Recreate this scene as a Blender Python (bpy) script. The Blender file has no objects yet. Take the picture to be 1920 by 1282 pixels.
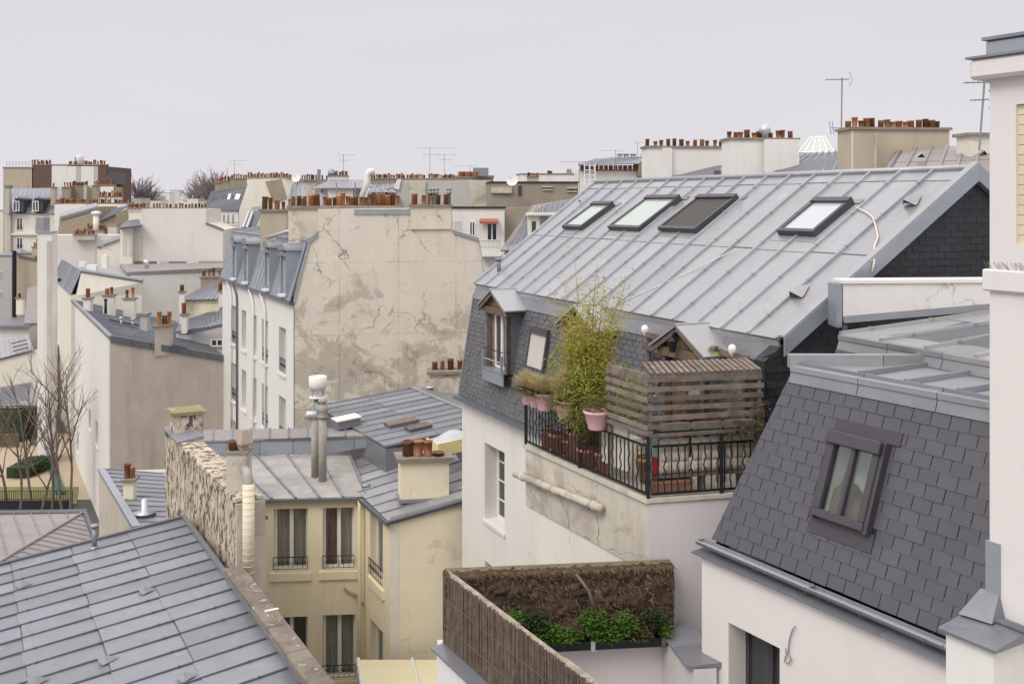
import bpy, bmesh, math, random
from mathutils import Vector, Matrix
RN = random.Random(11)
S = bpy.context.scene
# ---------------------------------------------------------------- camera, sky, sun, exposure
F = 1866.7; CX = 960.0; HY = 382.0; ZC = 18.0        # focal length in photo pixels, horizon row, camera height
cam = bpy.data.cameras.new("camera"); camo = bpy.data.objects.new("camera", cam)
S.collection.objects.link(camo); S.camera = camo
camo.location = (0, 0, ZC); camo.rotation_euler = (math.radians(90), 0, 0)
cam.lens = 35; cam.sensor_width = 36; cam.shift_y = -(641 - HY) / 1920.0
cam.clip_start = .1; cam.clip_end = 6000
W = bpy.data.worlds.new("World"); S.world = W; W.use_nodes = True
nt = W.node_tree; nt.nodes.clear()
wo = nt.nodes.new("ShaderNodeOutputWorld"); bg = nt.nodes.new("ShaderNodeBackground")
sky = nt.nodes.new("ShaderNodeTexSky"); sky.sky_type = 'NISHITA'; sky.sun_disc = False
sky.sun_elevation = math.radians(48); sky.sun_rotation = math.radians(215); sky.dust_density = 6; sky.altitude = 50
hs = nt.nodes.new("ShaderNodeHueSaturation"); hs.inputs['Saturation'].default_value = .12; hs.inputs['Value'].default_value = .05
tc = nt.nodes.new("ShaderNodeTexCoord"); sx = nt.nodes.new("ShaderNodeSeparateXYZ")
rp = nt.nodes.new("ShaderNodeValToRGB")     # overcast dome: brighter overhead than at the horizon
el = rp.color_ramp.elements
el[0].position = 0.0; el[0].color = (.735, .715, .755, 1)
el[1].position = 1.0; el[1].color = (1.75, 1.71, 1.70, 1)
e2 = rp.color_ramp.elements.new(.22); e2.color = (.67, .655, .70, 1)
e3 = rp.color_ramp.elements.new(.45); e3.color = (1.05, 1.03, 1.07, 1)
nz = nt.nodes.new("ShaderNodeTexNoise"); nz.inputs['Scale'].default_value = 2.2; nz.inputs['Detail'].default_value = 4
mr = nt.nodes.new("ShaderNodeMapRange"); mr.inputs['To Min'].default_value = .93; mr.inputs['To Max'].default_value = 1.06
mp = nt.nodes.new("ShaderNodeVectorMath"); mp.operation = 'MULTIPLY'; mp.inputs[1].default_value = (1, 1, 3.5)
mul = nt.nodes.new("ShaderNodeVectorMath"); mul.operation = 'SCALE'
mx = nt.nodes.new("ShaderNodeMixRGB"); mx.inputs[0].default_value = .12
L = nt.links
L.new(sky.outputs[0], hs.inputs['Color']); L.new(tc.outputs['Generated'], sx.inputs[0]); L.new(sx.outputs['Z'], rp.inputs[0])
L.new(tc.outputs['Generated'], mp.inputs[0]); L.new(mp.outputs[0], nz.inputs['Vector']); L.new(nz.outputs[0], mr.inputs['Value'])
L.new(rp.outputs[0], mul.inputs[0]); L.new(mr.outputs[0], mul.inputs['Scale'])
L.new(mul.outputs[0], mx.inputs[1]); L.new(hs.outputs[0], mx.inputs[2]); L.new(mx.outputs[0], bg.inputs[0])
bg.inputs[1].default_value = 1.0; L.new(bg.outputs[0], wo.inputs[0])
sun = bpy.data.lights.new("sun", 'SUN'); sun.energy = 1.15; sun.angle = math.radians(25); sun.color = (1, .96, .9)
suno = bpy.data.objects.new("sun", sun); S.collection.objects.link(suno)
suno.rotation_euler = Vector((.50, .62, -.86)).to_track_quat('-Z', 'Y').to_euler()   # soft light from behind the camera's left shoulder
S.view_settings.view_transform = 'Standard'; S.view_settings.look = 'None'
S.view_settings.exposure = .24; S.view_settings.gamma = 1; S.view_settings.use_curve_mapping = False
S.cycles.use_denoising = True; S.cycles.max_bounces = 6; S.cycles.diffuse_bounces = 3; S.cycles.transparent_max_bounces = 12

# ---------------------------------------------------------------- photo pixel -> point helpers (metres; z is relative to the camera)
def P(px, py, D): return Vector(((px - CX) / F * D, D, ZC - (py - HY) / F * D))
def Zl(px, py, z): return P(px, py, -z * F / (py - HY))
def Wp(x, y, z): return Vector((x, y, ZC + z))
def onplane(px, py, p0, n):
    o = Vector((0, 0, ZC)); d = P(px, py, 1.0) - o
    return o + d * ((p0 - o).dot(n) / d.dot(n))
UP = Vector((0, 0, 1))
def v2(a, z): return Vector((a[0], a[1], z))
def lerp(a, b, t): return a + (b - a) * t

# ---------------------------------------------------------------- objects
COL = S.collection; WL = {}
def reg(o, parent, c):
    COL.objects.link(o); o.location = c; WL[o.name] = Vector(c)
    if parent is not None:
        o.parent = parent; o.matrix_parent_inverse = Matrix.Translation(-WL[parent.name])
    return o
def thing(name, label, cat, loc, group=None):
    o = bpy.data.objects.new(name, None); o.empty_display_size = .2
    reg(o, None, loc); o['label'] = label; o['category'] = cat
    if group: o['group'] = group
    return o
def tag(o, label=None, cat=None, group=None, kind=None):
    if label: o['label'] = label
    if cat: o['category'] = cat
    if group: o['group'] = group
    if kind: o['kind'] = kind
    return o
def inst(name, me, parent, loc, scale=(1, 1, 1), rotz=0, rot=None):
    o = bpy.data.objects.new(name, me); reg(o, parent, loc); o.scale = scale
    o.rotation_euler = rot if rot else (0, 0, rotz)
    return o

class MB:
    def __init__(s): s.v = []; s.f = []
    def face(s, *p):
        i = len(s.v); s.v += [Vector(q) for q in p]; s.f.append(tuple(range(i, i + len(p))))
        return s
    def hexa(s, a, b):
        i = len(s.v); s.v += [Vector(q) for q in a] + [Vector(q) for q in b]
        s.f += [(i, i+3, i+2, i+1), (i+4, i+5, i+6, i+7)] + [(i+k, i+(k+1) % 4, i+4+(k+1) % 4, i+4+k) for k in range(4)]
        return s
    def box(s, o, x, y, z):
        o = Vector(o); a = [o, o+x, o+x+y, o+y]; return s.hexa(a, [q+z for q in a])
    def cbox(s, c, x, y, z): return s.box(Vector(c) - (x+y+z)/2, x, y, z)
    def prism(s, poly, vec):
        i = len(s.v); n = len(poly); s.v += [Vector(q) for q in poly] + [Vector(q)+vec for q in poly]
        s.f += [tuple(range(i, i+n))[::-1], tuple(range(i+n, i+2*n))] + [(i+k, i+(k+1) % n, i+n+(k+1) % n, i+n+k) for k in range(n)]
        return s
    def tube(s, pts, r, n=8, caps=True):
        pts = [Vector(p) for p in pts]; rs = r if isinstance(r, (list, tuple)) else [r]*len(pts)
        base = len(s.v); ref = None
        for k, p in enumerate(pts):
            t = (pts[min(k+1, len(pts)-1)] - pts[max(k-1, 0)]).normalized()
            if ref is None: ref = t.orthogonal().normalized()
            a = (ref - t*ref.dot(t)); a = a.normalized() if a.length > 1e-5 else t.orthogonal().normalized()
            ref = a; b = t.cross(a)
            s.v += [p + (a*math.cos(2*math.pi*j/n) + b*math.sin(2*math.pi*j/n))*rs[k] for j in range(n)]
        for k in range(len(pts)-1):
            q = base + k*n
            s.f += [(q+j, q+(j+1) % n, q+n+(j+1) % n, q+n+j) for j in range(n)]
        if caps:
            s.f.append(tuple(range(base, base+n))[::-1]); q = base+(len(pts)-1)*n; s.f.append(tuple(range(q, q+n)))
        return s
    def lathe(s, c, prof, n=12):
        c = Vector(c); base = len(s.v)
        for r, z in prof: s.v += [c + Vector((r*math.cos(2*math.pi*j/n), r*math.sin(2*math.pi*j/n), z)) for j in range(n)]
        for k in range(len(prof)-1):
            q = base+k*n; s.f += [(q+j, q+(j+1) % n, q+n+(j+1) % n, q+n+j) for j in range(n)]
        s.f.append(tuple(range(base, base+n))[::-1]); q = base+(len(prof)-1)*n; s.f.append(tuple(range(q, q+n)))
        return s
    def build(s, name, mat, parent=None, smooth=False, label=None, bevel=0, fix=True):
        c = Vector((0, 0, 0))
        if s.v:
            lo = [min(q[k] for q in s.v) for k in range(3)]; hi = [max(q[k] for q in s.v) for k in range(3)]
            c = Vector([(a+b)/2 for a, b in zip(lo, hi)])
        me = bpy.data.meshes.new(name); me.from_pydata([q-c for q in s.v], [], s.f)
        if fix and len(s.f) < 4000:
            bm = bmesh.new(); bm.from_mesh(me); bmesh.ops.recalc_face_normals(bm, faces=bm.faces)
            if bevel: bmesh.ops.bevel(bm, geom=bm.edges, offset=bevel, segments=1, affect='EDGES', clamp_overlap=True)
            bm.to_mesh(me); bm.free()
        me.materials.append(mat)
        if smooth: me.polygons.foreach_set('use_smooth', [True]*len(me.polygons))
        o = bpy.data.objects.new(name, me); reg(o, parent, c)
        if label: o['label'] = label
        return o

# ---------------------------------------------------------------- materials
MATS = {}
def mat(name, base, rough=.8, metal=0., var=.25, nscale=1.2, dark=.6, streak=0., streakcol=(.2, .18, .15), sscale=(2.5, 2.5, .22),
        stain=0., staincol=(.3, .26, .2), stscale=.5, stth=.55, crack=0., cscale=.5, bump=.25, bscale=40., rnd=0., spec=.4, grid=None, hue=None, thin=None, zst=None, buckle=0., oxide=0., stain2=None):
    m = bpy.data.materials.new(name); m.use_nodes = True; t = m.node_tree; N = t.nodes; L = t.links
    b = N['Principled BSDF']; b.inputs['Roughness'].default_value = rough; b.inputs['Metallic'].default_value = metal
    b.inputs['Specular IOR Level'].default_value = spec
    g = N.new('ShaderNodeNewGeometry')
    def noise(scale, detail=5, vec=None, rough=.6, dist=0.):
        n = N.new('ShaderNodeTexNoise'); n.inputs['Scale'].default_value = scale; n.inputs['Detail'].default_value = detail
        n.inputs['Roughness'].default_value = rough; n.inputs['Distortion'].default_value = dist
        L.new(vec if vec else g.outputs['Position'], n.inputs['Vector']); return n.outputs[0]
    def ramp(x, lo, hi, a=0., c=1.):
        r = N.new('ShaderNodeMapRange'); r.interpolation_type = 'SMOOTHSTEP'
        for k, q in zip(('From Min', 'From Max', 'To Min', 'To Max'), (lo, hi, a, c)): r.inputs[k].default_value = q
        L.new(x, r.inputs['Value']); return r.outputs[0]
    def mix(f, a, c, mode='MIX'):
        x = N.new('ShaderNodeMixRGB'); x.blend_type = mode
        for k, q in ((0, f), (1, a), (2, c)):
            if isinstance(q, (int, float)): x.inputs[k].default_value = q
            elif isinstance(q, (tuple, list)): x.inputs[k].default_value = (*q[:3], 1)
            else: L.new(q, x.inputs[k])
        return x.outputs[0]
    def math_(op, a, c):
        x = N.new('ShaderNodeMath'); x.operation = op
        for k, q in ((0, a), (1, c)):
            if isinstance(q, (int, float)): x.inputs[k].default_value = q
            else: L.new(q, x.inputs[k])
        return x.outputs[0]
    def stretch(v):
        x = N.new('ShaderNodeVectorMath'); x.operation = 'MULTIPLY'; x.inputs[1].default_value = v; L.new(g.outputs['Position'], x.inputs[0]); return x.outputs[0]
    fine = noise(bscale, 4); mid = noise(nscale, 8, rough=.65)
    col = mix(ramp(mid, .3, .75, 0, var*1.6), base, [q*dark for q in base])
    if hue: col = mix(ramp(noise(nscale*.6, 3), .4, .65, 0, .6), col, hue)
    if stain:
        nn_ = noise(stscale, 9, rough=.68, dist=.6) if not isinstance(stscale, tuple) else noise(1., 9, stretch(stscale), .68, .4)
        if zst:      # damp patches gather on the lower part of the wall
            sz = N.new('ShaderNodeSeparateXYZ'); L.new(g.outputs['Position'], sz.inputs[0]); nn_ = math_('ADD', nn_, ramp(sz.outputs['Z'], zst[1], zst[0], zst[2], 0))
        col = mix(ramp(nn_, stth, stth+.07, 0, stain), col, staincol)
    if stain2:
        n2 = noise(stain2[2], 9, rough=.72, dist=1.)
        if zst: n2 = math_('ADD', n2, ramp(sz.outputs['Z'], zst[1], zst[0], zst[2]*.6, 0))
        col = mix(ramp(n2, stain2[3], stain2[3]+.05, 0, stain2[0]), col, stain2[1])
        col = mix(ramp(noise(stain2[2]*.7, 8, rough=.7, dist=.5), .60, .64, 0, .55), col, (.74, .70, .61))
    if streak: col = mix(ramp(noise(1., 6, stretch(sscale), .6), .48, .78, 0, streak), col, streakcol)
    bumpsrc = fine
    if crack:
        w = N.new('ShaderNodeVectorMath'); w.operation = 'ADD'; nn = N.new('ShaderNodeTexNoise'); nn.inputs['Scale'].default_value = 1.3; nn.inputs['Detail'].default_value = 6
        L.new(g.outputs['Position'], nn.inputs['Vector'])
        sc_ = N.new('ShaderNodeVectorMath'); sc_.operation = 'SCALE'; sc_.inputs['Scale'].default_value = 1.1; L.new(nn.outputs['Color'], sc_.inputs[0])
        L.new(g.outputs['Position'], w.inputs[0]); L.new(sc_.outputs[0], w.inputs[1])
        vo = N.new('ShaderNodeTexVoronoi'); vo.feature = 'DISTANCE_TO_EDGE'; vo.inputs['Scale'].default_value = cscale; L.new(w.outputs[0], vo.inputs['Vector'])
        f = math_('MULTIPLY', ramp(vo.outputs['Distance'], .0, .012, 1, 0), ramp(noise(.45, 3), .45, .6))
        col = mix(math_('MULTIPLY', f, crack), col, (.12, .1, .08))
    if grid:      # large render panels: thin joints
        br = N.new('ShaderNodeTexBrick'); br.inputs['Scale'].default_value = 1; br.inputs['Brick Width'].default_value = grid[0]; br.inputs['Row Height'].default_value = grid[1]
        br.inputs['Mortar Size'].default_value = .018; br.inputs['Mortar Smooth'].default_value = .3; br.offset = .0
        br.inputs['Color1'].default_value = (0, 0, 0, 1); br.inputs['Color2'].default_value = (0, 0, 0, 1); br.inputs['Mortar'].default_value = (1, 1, 1, 1)
        cx = N.new('ShaderNodeCombineXYZ'); sp = N.new('ShaderNodeSeparateXYZ'); L.new(g.outputs['Position'], sp.inputs[0])
        L.new(sp.outputs['X'], cx.inputs[0]); L.new(sp.outputs['Z'], cx.inputs[1]); L.new(cx.outputs[0], br.inputs['Vector'])
        col = mix(math_('MULTIPLY', br.outputs['Color'], ramp(noise(.6, 4), .35, .6, .1, .55)), col, (.2, .17, .13))
    if oxide:
        col = mix(ramp(noise(2.6, 8, rough=.7, dist=.8), .56, .72, 0, oxide), col, [min(1, q*1.5) for q in base]); col = mix(ramp(noise(3.7, 6, rough=.7), .58, .7, 0, oxide), col, [q*.62 for q in base])
    if rnd:
        oi = N.new('ShaderNodeObjectInfo')
        col = mix(1., col, ramp(oi.outputs['Random'], 0, 1, 1-rnd, 1+rnd), 'MULTIPLY')
        rr = N.new('ShaderNodeMapRange'); rr.inputs['To Min'].default_value = max(0.05, rough-.1); rr.inputs['To Max'].default_value = min(1, rough+.1)
        L.new(oi.outputs['Random'], rr.inputs['Value']); L.new(rr.outputs[0], b.inputs['Roughness'])
    L.new(col, b.inputs['Base Color'])
    if bump:
        bm = N.new('ShaderNodeBump'); bm.inputs['Strength'].default_value = bump; bm.inputs['Distance'].default_value = .02
        L.new(math_('ADD', fine, math_('MULTIPLY', mid, 1.5)), bm.inputs['Height']); last = bm
        if buckle:
            b2 = N.new('ShaderNodeBump'); b2.inputs['Strength'].default_value = buckle; b2.inputs['Distance'].default_value = .06
            L.new(noise(2.2, 2), b2.inputs['Height']); L.new(bm.outputs[0], b2.inputs['Normal']); last = b2
        L.new(last.outputs[0], b.inputs['Normal'])
    if thin:   # leaves let light through
        b.inputs['Subsurface Weight'].default_value = 0
        tr = N.new('ShaderNodeBsdfTranslucent'); ms = N.new('ShaderNodeMixShader'); ms.inputs[0].default_value = thin
        L.new(col, tr.inputs[0]); L.new(b.outputs[0], ms.inputs[1]); L.new(tr.outputs[0], ms.inputs[2]); L.new(ms.outputs[0], N['Material Output'].inputs[0])
    MATS[name] = m; return m
def glassmat(name, tint=(.93, .95, .94), dark=None, rough=.03):
    m = bpy.data.materials.new(name); m.use_nodes = True; N = m.node_tree.nodes; L = m.node_tree.links
    if dark:
        b = N['Principled BSDF']; b.inputs['Base Color'].default_value = (*dark, 1); b.inputs['Roughness'].default_value = rough; b.inputs['Specular IOR Level'].default_value = .8
    else:
        N.remove(N['Principled BSDF'])
        gl = N.new('ShaderNodeBsdfGlossy'); gl.inputs['Roughness'].default_value = rough; tr = N.new('ShaderNodeBsdfTransparent'); tr.inputs[0].default_value = (*tint, 1)
        lw = N.new('ShaderNodeLayerWeight'); lw.inputs[0].default_value = .5; fp = N.new('ShaderNodeMath'); fp.operation = 'POWER'; fp.inputs[1].default_value = 3.; L.new(lw.outputs['Facing'], fp.inputs[0]); fr = N.new('ShaderNodeMath'); fr.operation = 'MULTIPLY_ADD'; fr.inputs[1].default_value = .75; fr.inputs[2].default_value = .06; L.new(fp.outputs[0], fr.inputs[0]); ms = N.new('ShaderNodeMixShader')
        L.new(fr.outputs[0], ms.inputs[0]); L.new(tr.outputs[0], ms.inputs[1]); L.new(gl.outputs[0], ms.inputs[2]); L.new(ms.outputs[0], N['Material Output'].inputs[0])
    MATS[name] = m; return m
zinc = mat('zinc_light', (.37, .37, .385), .42, .35, var=.22, nscale=.9, dark=.8, streak=.35, streakcol=(.29, .27, .25), sscale=(1.2, 1.2, 1.2), bump=.08, rnd=.08, bscale=9, hue=(.35, .34, .335), buckle=.35, oxide=.4)
zinc2 = mat('zinc_grey', (.265, .27, .30), .42, .35, var=.3, nscale=.8, dark=.75, streak=.3, streakcol=(.19, .175, .17), sscale=(1., 1., 1.), bump=.1, rnd=.13, bscale=8, buckle=.35, oxide=.4)
zincd = mat('zinc_dark', (.14, .147, .168), .45, .3, var=.3, dark=.7, bump=.1, rnd=.08, bscale=8, buckle=.35, oxide=.4)
zincb = mat('zinc_blue', (.35, .375, .415), .4, .35, var=.25, dark=.75, bump=.08, rnd=.05, bscale=8, buckle=.35, oxide=.4)
zincbrown = mat('zinc_weathered_brown', (.30, .27, .265), .55, .15, var=.3, dark=.7, streak=.4, streakcol=(.2, .17, .15), sscale=(1, 1, 1), bump=.1, rnd=.07, buckle=.35, oxide=.4)
zincold = mat('zinc_weathered_beige', (.40, .375, .35), .6, .1, var=.45, dark=.55, streak=.6, streakcol=(.2, .18, .16), sscale=(.5, 4, 4), bump=.12, rnd=.07)
zincs = mat('zinc_seam', (.095, .10, .118), .5, .2, var=.3, dark=.7, bump=.1)
lead = mat('lead', (.27, .275, .295), .5, .2, var=.4, dark=.6, bump=.2, bscale=12, rnd=.05)
slate = mat('slate', (.088, .086, .100), .5, 0, var=.15, dark=.8, nscale=3, bump=.2, bscale=30, rnd=.09, spec=.5)
slateold = mat('slate_old', (.135, .132, .14), .6, 0, var=.45, dark=.6, nscale=3, bump=.35, bscale=30, rnd=.28, stain=.3, staincol=(.17, .165, .16), stscale=2.5)
slateb = mat('slate_black', (.030, .030, .036), .6, 0, var=.3, dark=.6, nscale=3, bump=.3, bscale=30, rnd=.25)
plwhite = mat('plaster_white', (.77, .745, .70), .9, var=.16, dark=.84, streak=.36, streakcol=(.55, .53, .5), bump=.12)
plcream = mat('plaster_cream', (.74, .70, .61), .9, var=.2, dark=.82, crack=.4, cscale=.6, streak=.35, streakcol=(.55, .5, .42), bump=.12)
pllav = mat('plaster_lavender', (.66, .625, .62), .9, var=.1, dark=.9, streak=.25, streakcol=(.5, .47, .47), bump=.15, bscale=60)
plpink = mat('plaster_pinkwhite', (.74, .70, .665), .9, var=.12, dark=.9, streak=.22, streakcol=(.56, .53, .5), sscale=(2, 2, .12), bump=.2, bscale=60)
plyel = mat('plaster_yellow', (.87, .765, .55), .9, var=.14, dark=.86, streak=.25, streakcol=(.56, .47, .33), stain=.35, staincol=(.62, .53, .38), stscale=.8, stth=.6, bump=.12)
plyel2 = mat('plaster_yellow_worn', (.84, .755, .575), .9, var=.25, dark=.8, stain=.5, staincol=(.55, .48, .36), stscale=1.1, stth=.57, crack=.5, cscale=.5, bump=.15)
plbeige = mat('plaster_beige_streaked', (.56, .49, .42), .92, var=.3, dark=.75, streak=.6, streakcol=(.36, .30, .245), sscale=(1.6, 1.6, .16), stain=.25, staincol=(.62, .57, .52), bump=.2)
plgable = mat('plaster_old_gable', (.72, .65, .53), .92, var=.4, nscale=.6, dark=.80, stain=.62, staincol=(.38, .33, .27), stscale=.6, stth=.572, zst=(15.2, 11.0, .12), stain2=(.6, (.27, .23, .185), 1.3, .625), streak=.25, streakcol=(.42, .36, .29), crack=.75, cscale=.45, grid=(2.45, 3.1), bump=.5, bscale=14, oxide=.28, hue=(.70, .65, .575))
plstain = mat('plaster_stained', (.60, .55, .46), .92, var=.4, dark=.7, stain=.6, staincol=(.36, .31, .25), stscale=.9, stth=.53, streak=.6, streakcol=(.33, .29, .23), sscale=(3, 3, .4), crack=.8, cscale=.7, bump=.3, bscale=18)
plgrey = mat('plaster_grey', (.50, .47, .44), .92, var=.2, dark=.8, streak=.3, streakcol=(.36, .33, .3), bump=.15)
plbrown = mat('plaster_brown', (.34, .29, .225), .92, var=.35, dark=.7, streak=.45, streakcol=(.22, .19, .15), bump=.15)
pltan = mat('plaster_tan', (.50, .42, .32), .92, var=.3, dark=.75, streak=.4, streakcol=(.33, .27, .2), bump=.15)
stone = mat('rubble_stone', (.42, .35, .25), .95, var=.6, nscale=6, dark=.45, stain=.4, staincol=(.25, .2, .15), stscale=3, bump=.6, bscale=16, rnd=.2)
brick = mat('brick_dark', (.17, .10, .082), .92, var=.5, nscale=5, dark=.6, bump=.4, bscale=18)
rubble = mat('flaking_render', (.58, .49, .37), .95, var=.5, nscale=2.5, dark=.6, stain=.95, staincol=(.09, .072, .055), stscale=(6.5, 6.5, 3.2), stth=.49, bump=.8, bscale=10, hue=(.66, .58, .47))
coping = mat('stone_coping', (.25, .21, .17), .95, var=.6, nscale=3, dark=.5, stain=.8, staincol=(.55, .52, .48), stscale=6, stth=.585, bump=.5, bscale=25, rnd=.12)
capm = mat('chimney_cap', (.30, .265, .215), .95, var=.5, nscale=4, dark=.55, stain=.5, staincol=(.22, .2, .09), stscale=3, bump=.4, bscale=20)
terra = mat('terracotta', (.31, .125, .07), .85, var=.45, nscale=4, dark=.5, bump=.2, rnd=.5, hue=(.42, .22, .085))
terrapot = mat('terracotta_pot', (.38, .185, .12), .85, var=.3, nscale=5, dark=.7, bump=.15, rnd=.12)
pinkpot = mat('pink_plastic', (.78, .48, .47), .5, var=.12, nscale=4, dark=.85, bump=.03, spec=.4)
iron = mat('black_iron', (.022, .024, .028), .5, .3, var=.3, dark=.6, bump=.1)
steel = mat('grey_steel', (.30, .31, .32), .45, .5, var=.3, dark=.7, bump=.1)
galv = mat('galvanised', (.55, .56, .57), .4, .5, var=.25, dark=.75, bump=.1)
whitep = mat('white_paint', (.80, .79, .77), .55, var=.06, dark=.9, bump=.03)
framed = mat('dark_frame', (.075, .069, .078), .45, .2, var=.1, dark=.8, bump=.02)
blindd = mat('dark_blind', (.075, .066, .062), .8, var=.1, bump=.05)
blindg = mat('grey_blind', (.56, .53, .48), .85, var=.15, bump=.05)
wood = mat('weathered_wood', (.21, .165, .135), .85, var=.55, nscale=5, dark=.5, streak=.5, streakcol=(.34, .29, .25), sscale=(4, 4, 18), bump=.4, bscale=25, rnd=.22)
woodw = mat('old_timber', (.21, .145, .095), .85, var=.5, nscale=6, dark=.45, streak=.5, streakcol=(.12, .08, .05), sscale=(3, 3, 20), bump=.4, rnd=.1)
reed = mat('reed', (.22, .165, .125), .9, var=.6, nscale=9, dark=.45, streak=.7, streakcol=(.34, .26, .19), sscale=(30, 30, .7), bump=.4, bscale=40, rnd=.2)
mossm = mat('dead_moss', (.085, .058, .042), 1., var=.7, nscale=7, dark=.4, stain=.7, staincol=(.30, .24, .19), stscale=6, stth=.6, hue=(.13, .08, .035), bump=1., bscale=22)
leafg = mat('leaf_green', (.10, .21, .03), .6, var=.5, nscale=9, dark=.55, bump=0, thin=.3)
leafb = mat('leaf_bamboo', (.50, .47, .10), .6, var=.5, nscale=7, dark=.6, bump=0, thin=.35, hue=(.46, .36, .07))
leafd = mat('leaf_dark', (.045, .075, .03), .6, var=.5, nscale=8, dark=.55, bump=0, thin=.25)
leafo = mat('leaf_olive', (.13, .14, .05), .65, var=.5, nscale=8, dark=.6, bump=0, thin=.3, hue=(.20, .12, .05))
dryg = mat('dry_grass', (.62, .49, .27), .8, var=.4, nscale=8, dark=.65, bump=0, thin=.3, hue=(.36, .34, .15))
bark = mat('bark', (.20, .155, .13), .9, var=.4, nscale=6, dark=.6, bump=.3)
twig = mat('far_twigs', (.24, .19, .185), .95, var=.3, bump=0)
sand = mat('sandy_path', (.44, .35, .25), .95, var=.2, nscale=.7, dark=.85, bump=.2)
lawn = mat('lawn_soil', (.20, .19, .07), .95, var=.4, nscale=2, dark=.6, bump=.4)
asphalt = mat('courtyard_paving', (.10, .095, .09), .95, var=.3, bump=.2)
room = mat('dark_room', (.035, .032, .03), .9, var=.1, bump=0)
curt = mat('grey_green_curtain', (.50, .45, .365), .9, var=.3, nscale=3, dark=.7, streak=.5, streakcol=(.38, .35, .27), sscale=(14, 14, .1), bump=.1)
curtb = mat('brown_curtain', (.30, .20, .17), .9, var=.2, bump=.1)
curtw = mat('pale_curtain', (.60, .57, .52), .9, var=.15, streak=.3, streakcol=(.45, .42, .38), sscale=(14, 14, .1), bump=.1)
awn = mat('pale_yellow_sheet', (.80, .71, .48), .7, var=.12, dark=.88, bump=.08)
cushion = mat('beige_cushion', (.56, .49, .40), .9, var=.2, dark=.8, bump=.2)
blue = mat('light_blue_paint', (.22, .46, .60), .6, var=.15, bump=.05)
redc = mat('red_cloth', (.42, .035, .04), .8, var=.3, bump=.2)
limep = mat('lime_pot', (.55, .56, .05), .5, var=.1, bump=.03)
orange = mat('orange_awning', (.38, .14, .085), .8, var=.2, bump=.1)
plastw = mat('pale_insulation', (.74, .665, .50), .85, var=.15, dark=.85, bump=.2, bscale=20)
yellowb = mat('yellow_board', (.74, .66, .33), .7, var=.12, bump=.05)
cordm = mat('cream_cord', (.72, .65, .5), .7, bump=0)
tilem = mat('cream_tile', (.72, .62, .42), .5, var=.12, rnd=.06, bump=.04)
glassc = glassmat('clear_glass'); glassd = glassmat('window_glass', dark=(.045, .05, .055)); glassg = glassmat('green_glass', dark=(.40, .45, .41), rough=.12)
glassw = glassmat('pale_glass', dark=(.46, .48, .51), rough=.15)

# ---------------------------------------------------------------- builders shared by the buildings
POTME = []
def _potmesh():
    for prof in ([(.11, 0), (.10, .06), (.085, .1), (.10, .42), (.115, .43), (.115, .47), (.085, .47), (.08, .38)],
                 [(.12, 0), (.115, .3), (.13, .31), (.13, .36), (.1, .36), (.095, .28)],
                 [(.10, 0), (.10, .5), (.11, .51), (.11, .56), (.085, .56), (.08, .45)]):
        o = MB().lathe((0, 0, 0), prof, 10).build('chimney_pot', terra, None, True)
        me = o.data; c = o.location.copy()
        for q in me.vertices: q.co += c
        bpy.data.objects.remove(o); POTME.append(me)
    o = MB().lathe((0, 0, 0), [(.07, 0), (.07, .45), (.11, .47), (.11, .52), (.07, .54), (.12, .62), (.12, .68), (.03, .7)], 10).build('metal_cowl', steel, None, True)
    me = o.data; c = o.location.copy()
    for q in me.vertices: q.co += c
    bpy.data.objects.remove(o); POTME.append(me)
_potmesh()
def pot(parent, p, h=.45, kind=None, w=None):
    k = RN.randrange(3) if kind is None else kind
    hz = (.47, .36, .56, .7)[k]; s = h/hz; sw = w/.24 if w else min(1.12, .5+.5*s)
    nm = 'chimney_pot' if k < 3 else 'metal_cowl'
    return inst(nm, POTME[k], parent, p, (sw, sw, s), rot=(RN.uniform(-.05, .05), RN.uniform(-.05, .05), RN.random()*6))
def stack(bld, A, B, zb, zt, th, npots, m=plwhite, cap=.1, poth=.42, capm_=None, over=.08, name='chimney', skip=0., cowl=0, potw=None):
    """chimney wall from A to B (plan points, metres), zb..zt world z, th = thickness vector; pots in one row"""
    A = Vector((A[0], A[1], 0)); B = Vector((B[0], B[1], 0)); u = (B-A).normalized(); t = Vector((th[0], th[1], 0)); tn = t.normalized()
    mb = MB().box(v2(A, zb), B-A, t, UP*(zt-zb)); c = mb.build(name, m, bld)
    if cap: MB().box(v2(A-u*over-tn*over, zt), B-A+u*2*over, t+tn*2*over, UP*cap).build('cap', capm_ or capm, c)
    for k in range(npots):
        if RN.random() < skip: continue
        f = (k+.5+RN.uniform(-.12, .12))/npots
        pot(c, v2(A+(B-A)*f+t*(.5+RN.uniform(-.08, .08)), zt+cap-.02), poth*RN.uniform(.75, 1.25), 3 if RN.random() < cowl else None, potw)
    return c
def stackpx(bld, x0, x1, yt, yb, D, npots, m=plwhite, depth=.7, sl=.15, **kw):
    A = P(x0, yt, D); B = P(x1, yt, D + sl*(x1-x0)/F*D); zt = A.z; zb = P(x0, yb, D).z
    if D > 70: kw['poth'] = kw.get('poth', .42)*.64; kw.setdefault('potw', .23)
    return stack(bld, A, B, zb, zt, (-.1*depth, depth), npots, m, **kw)
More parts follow.
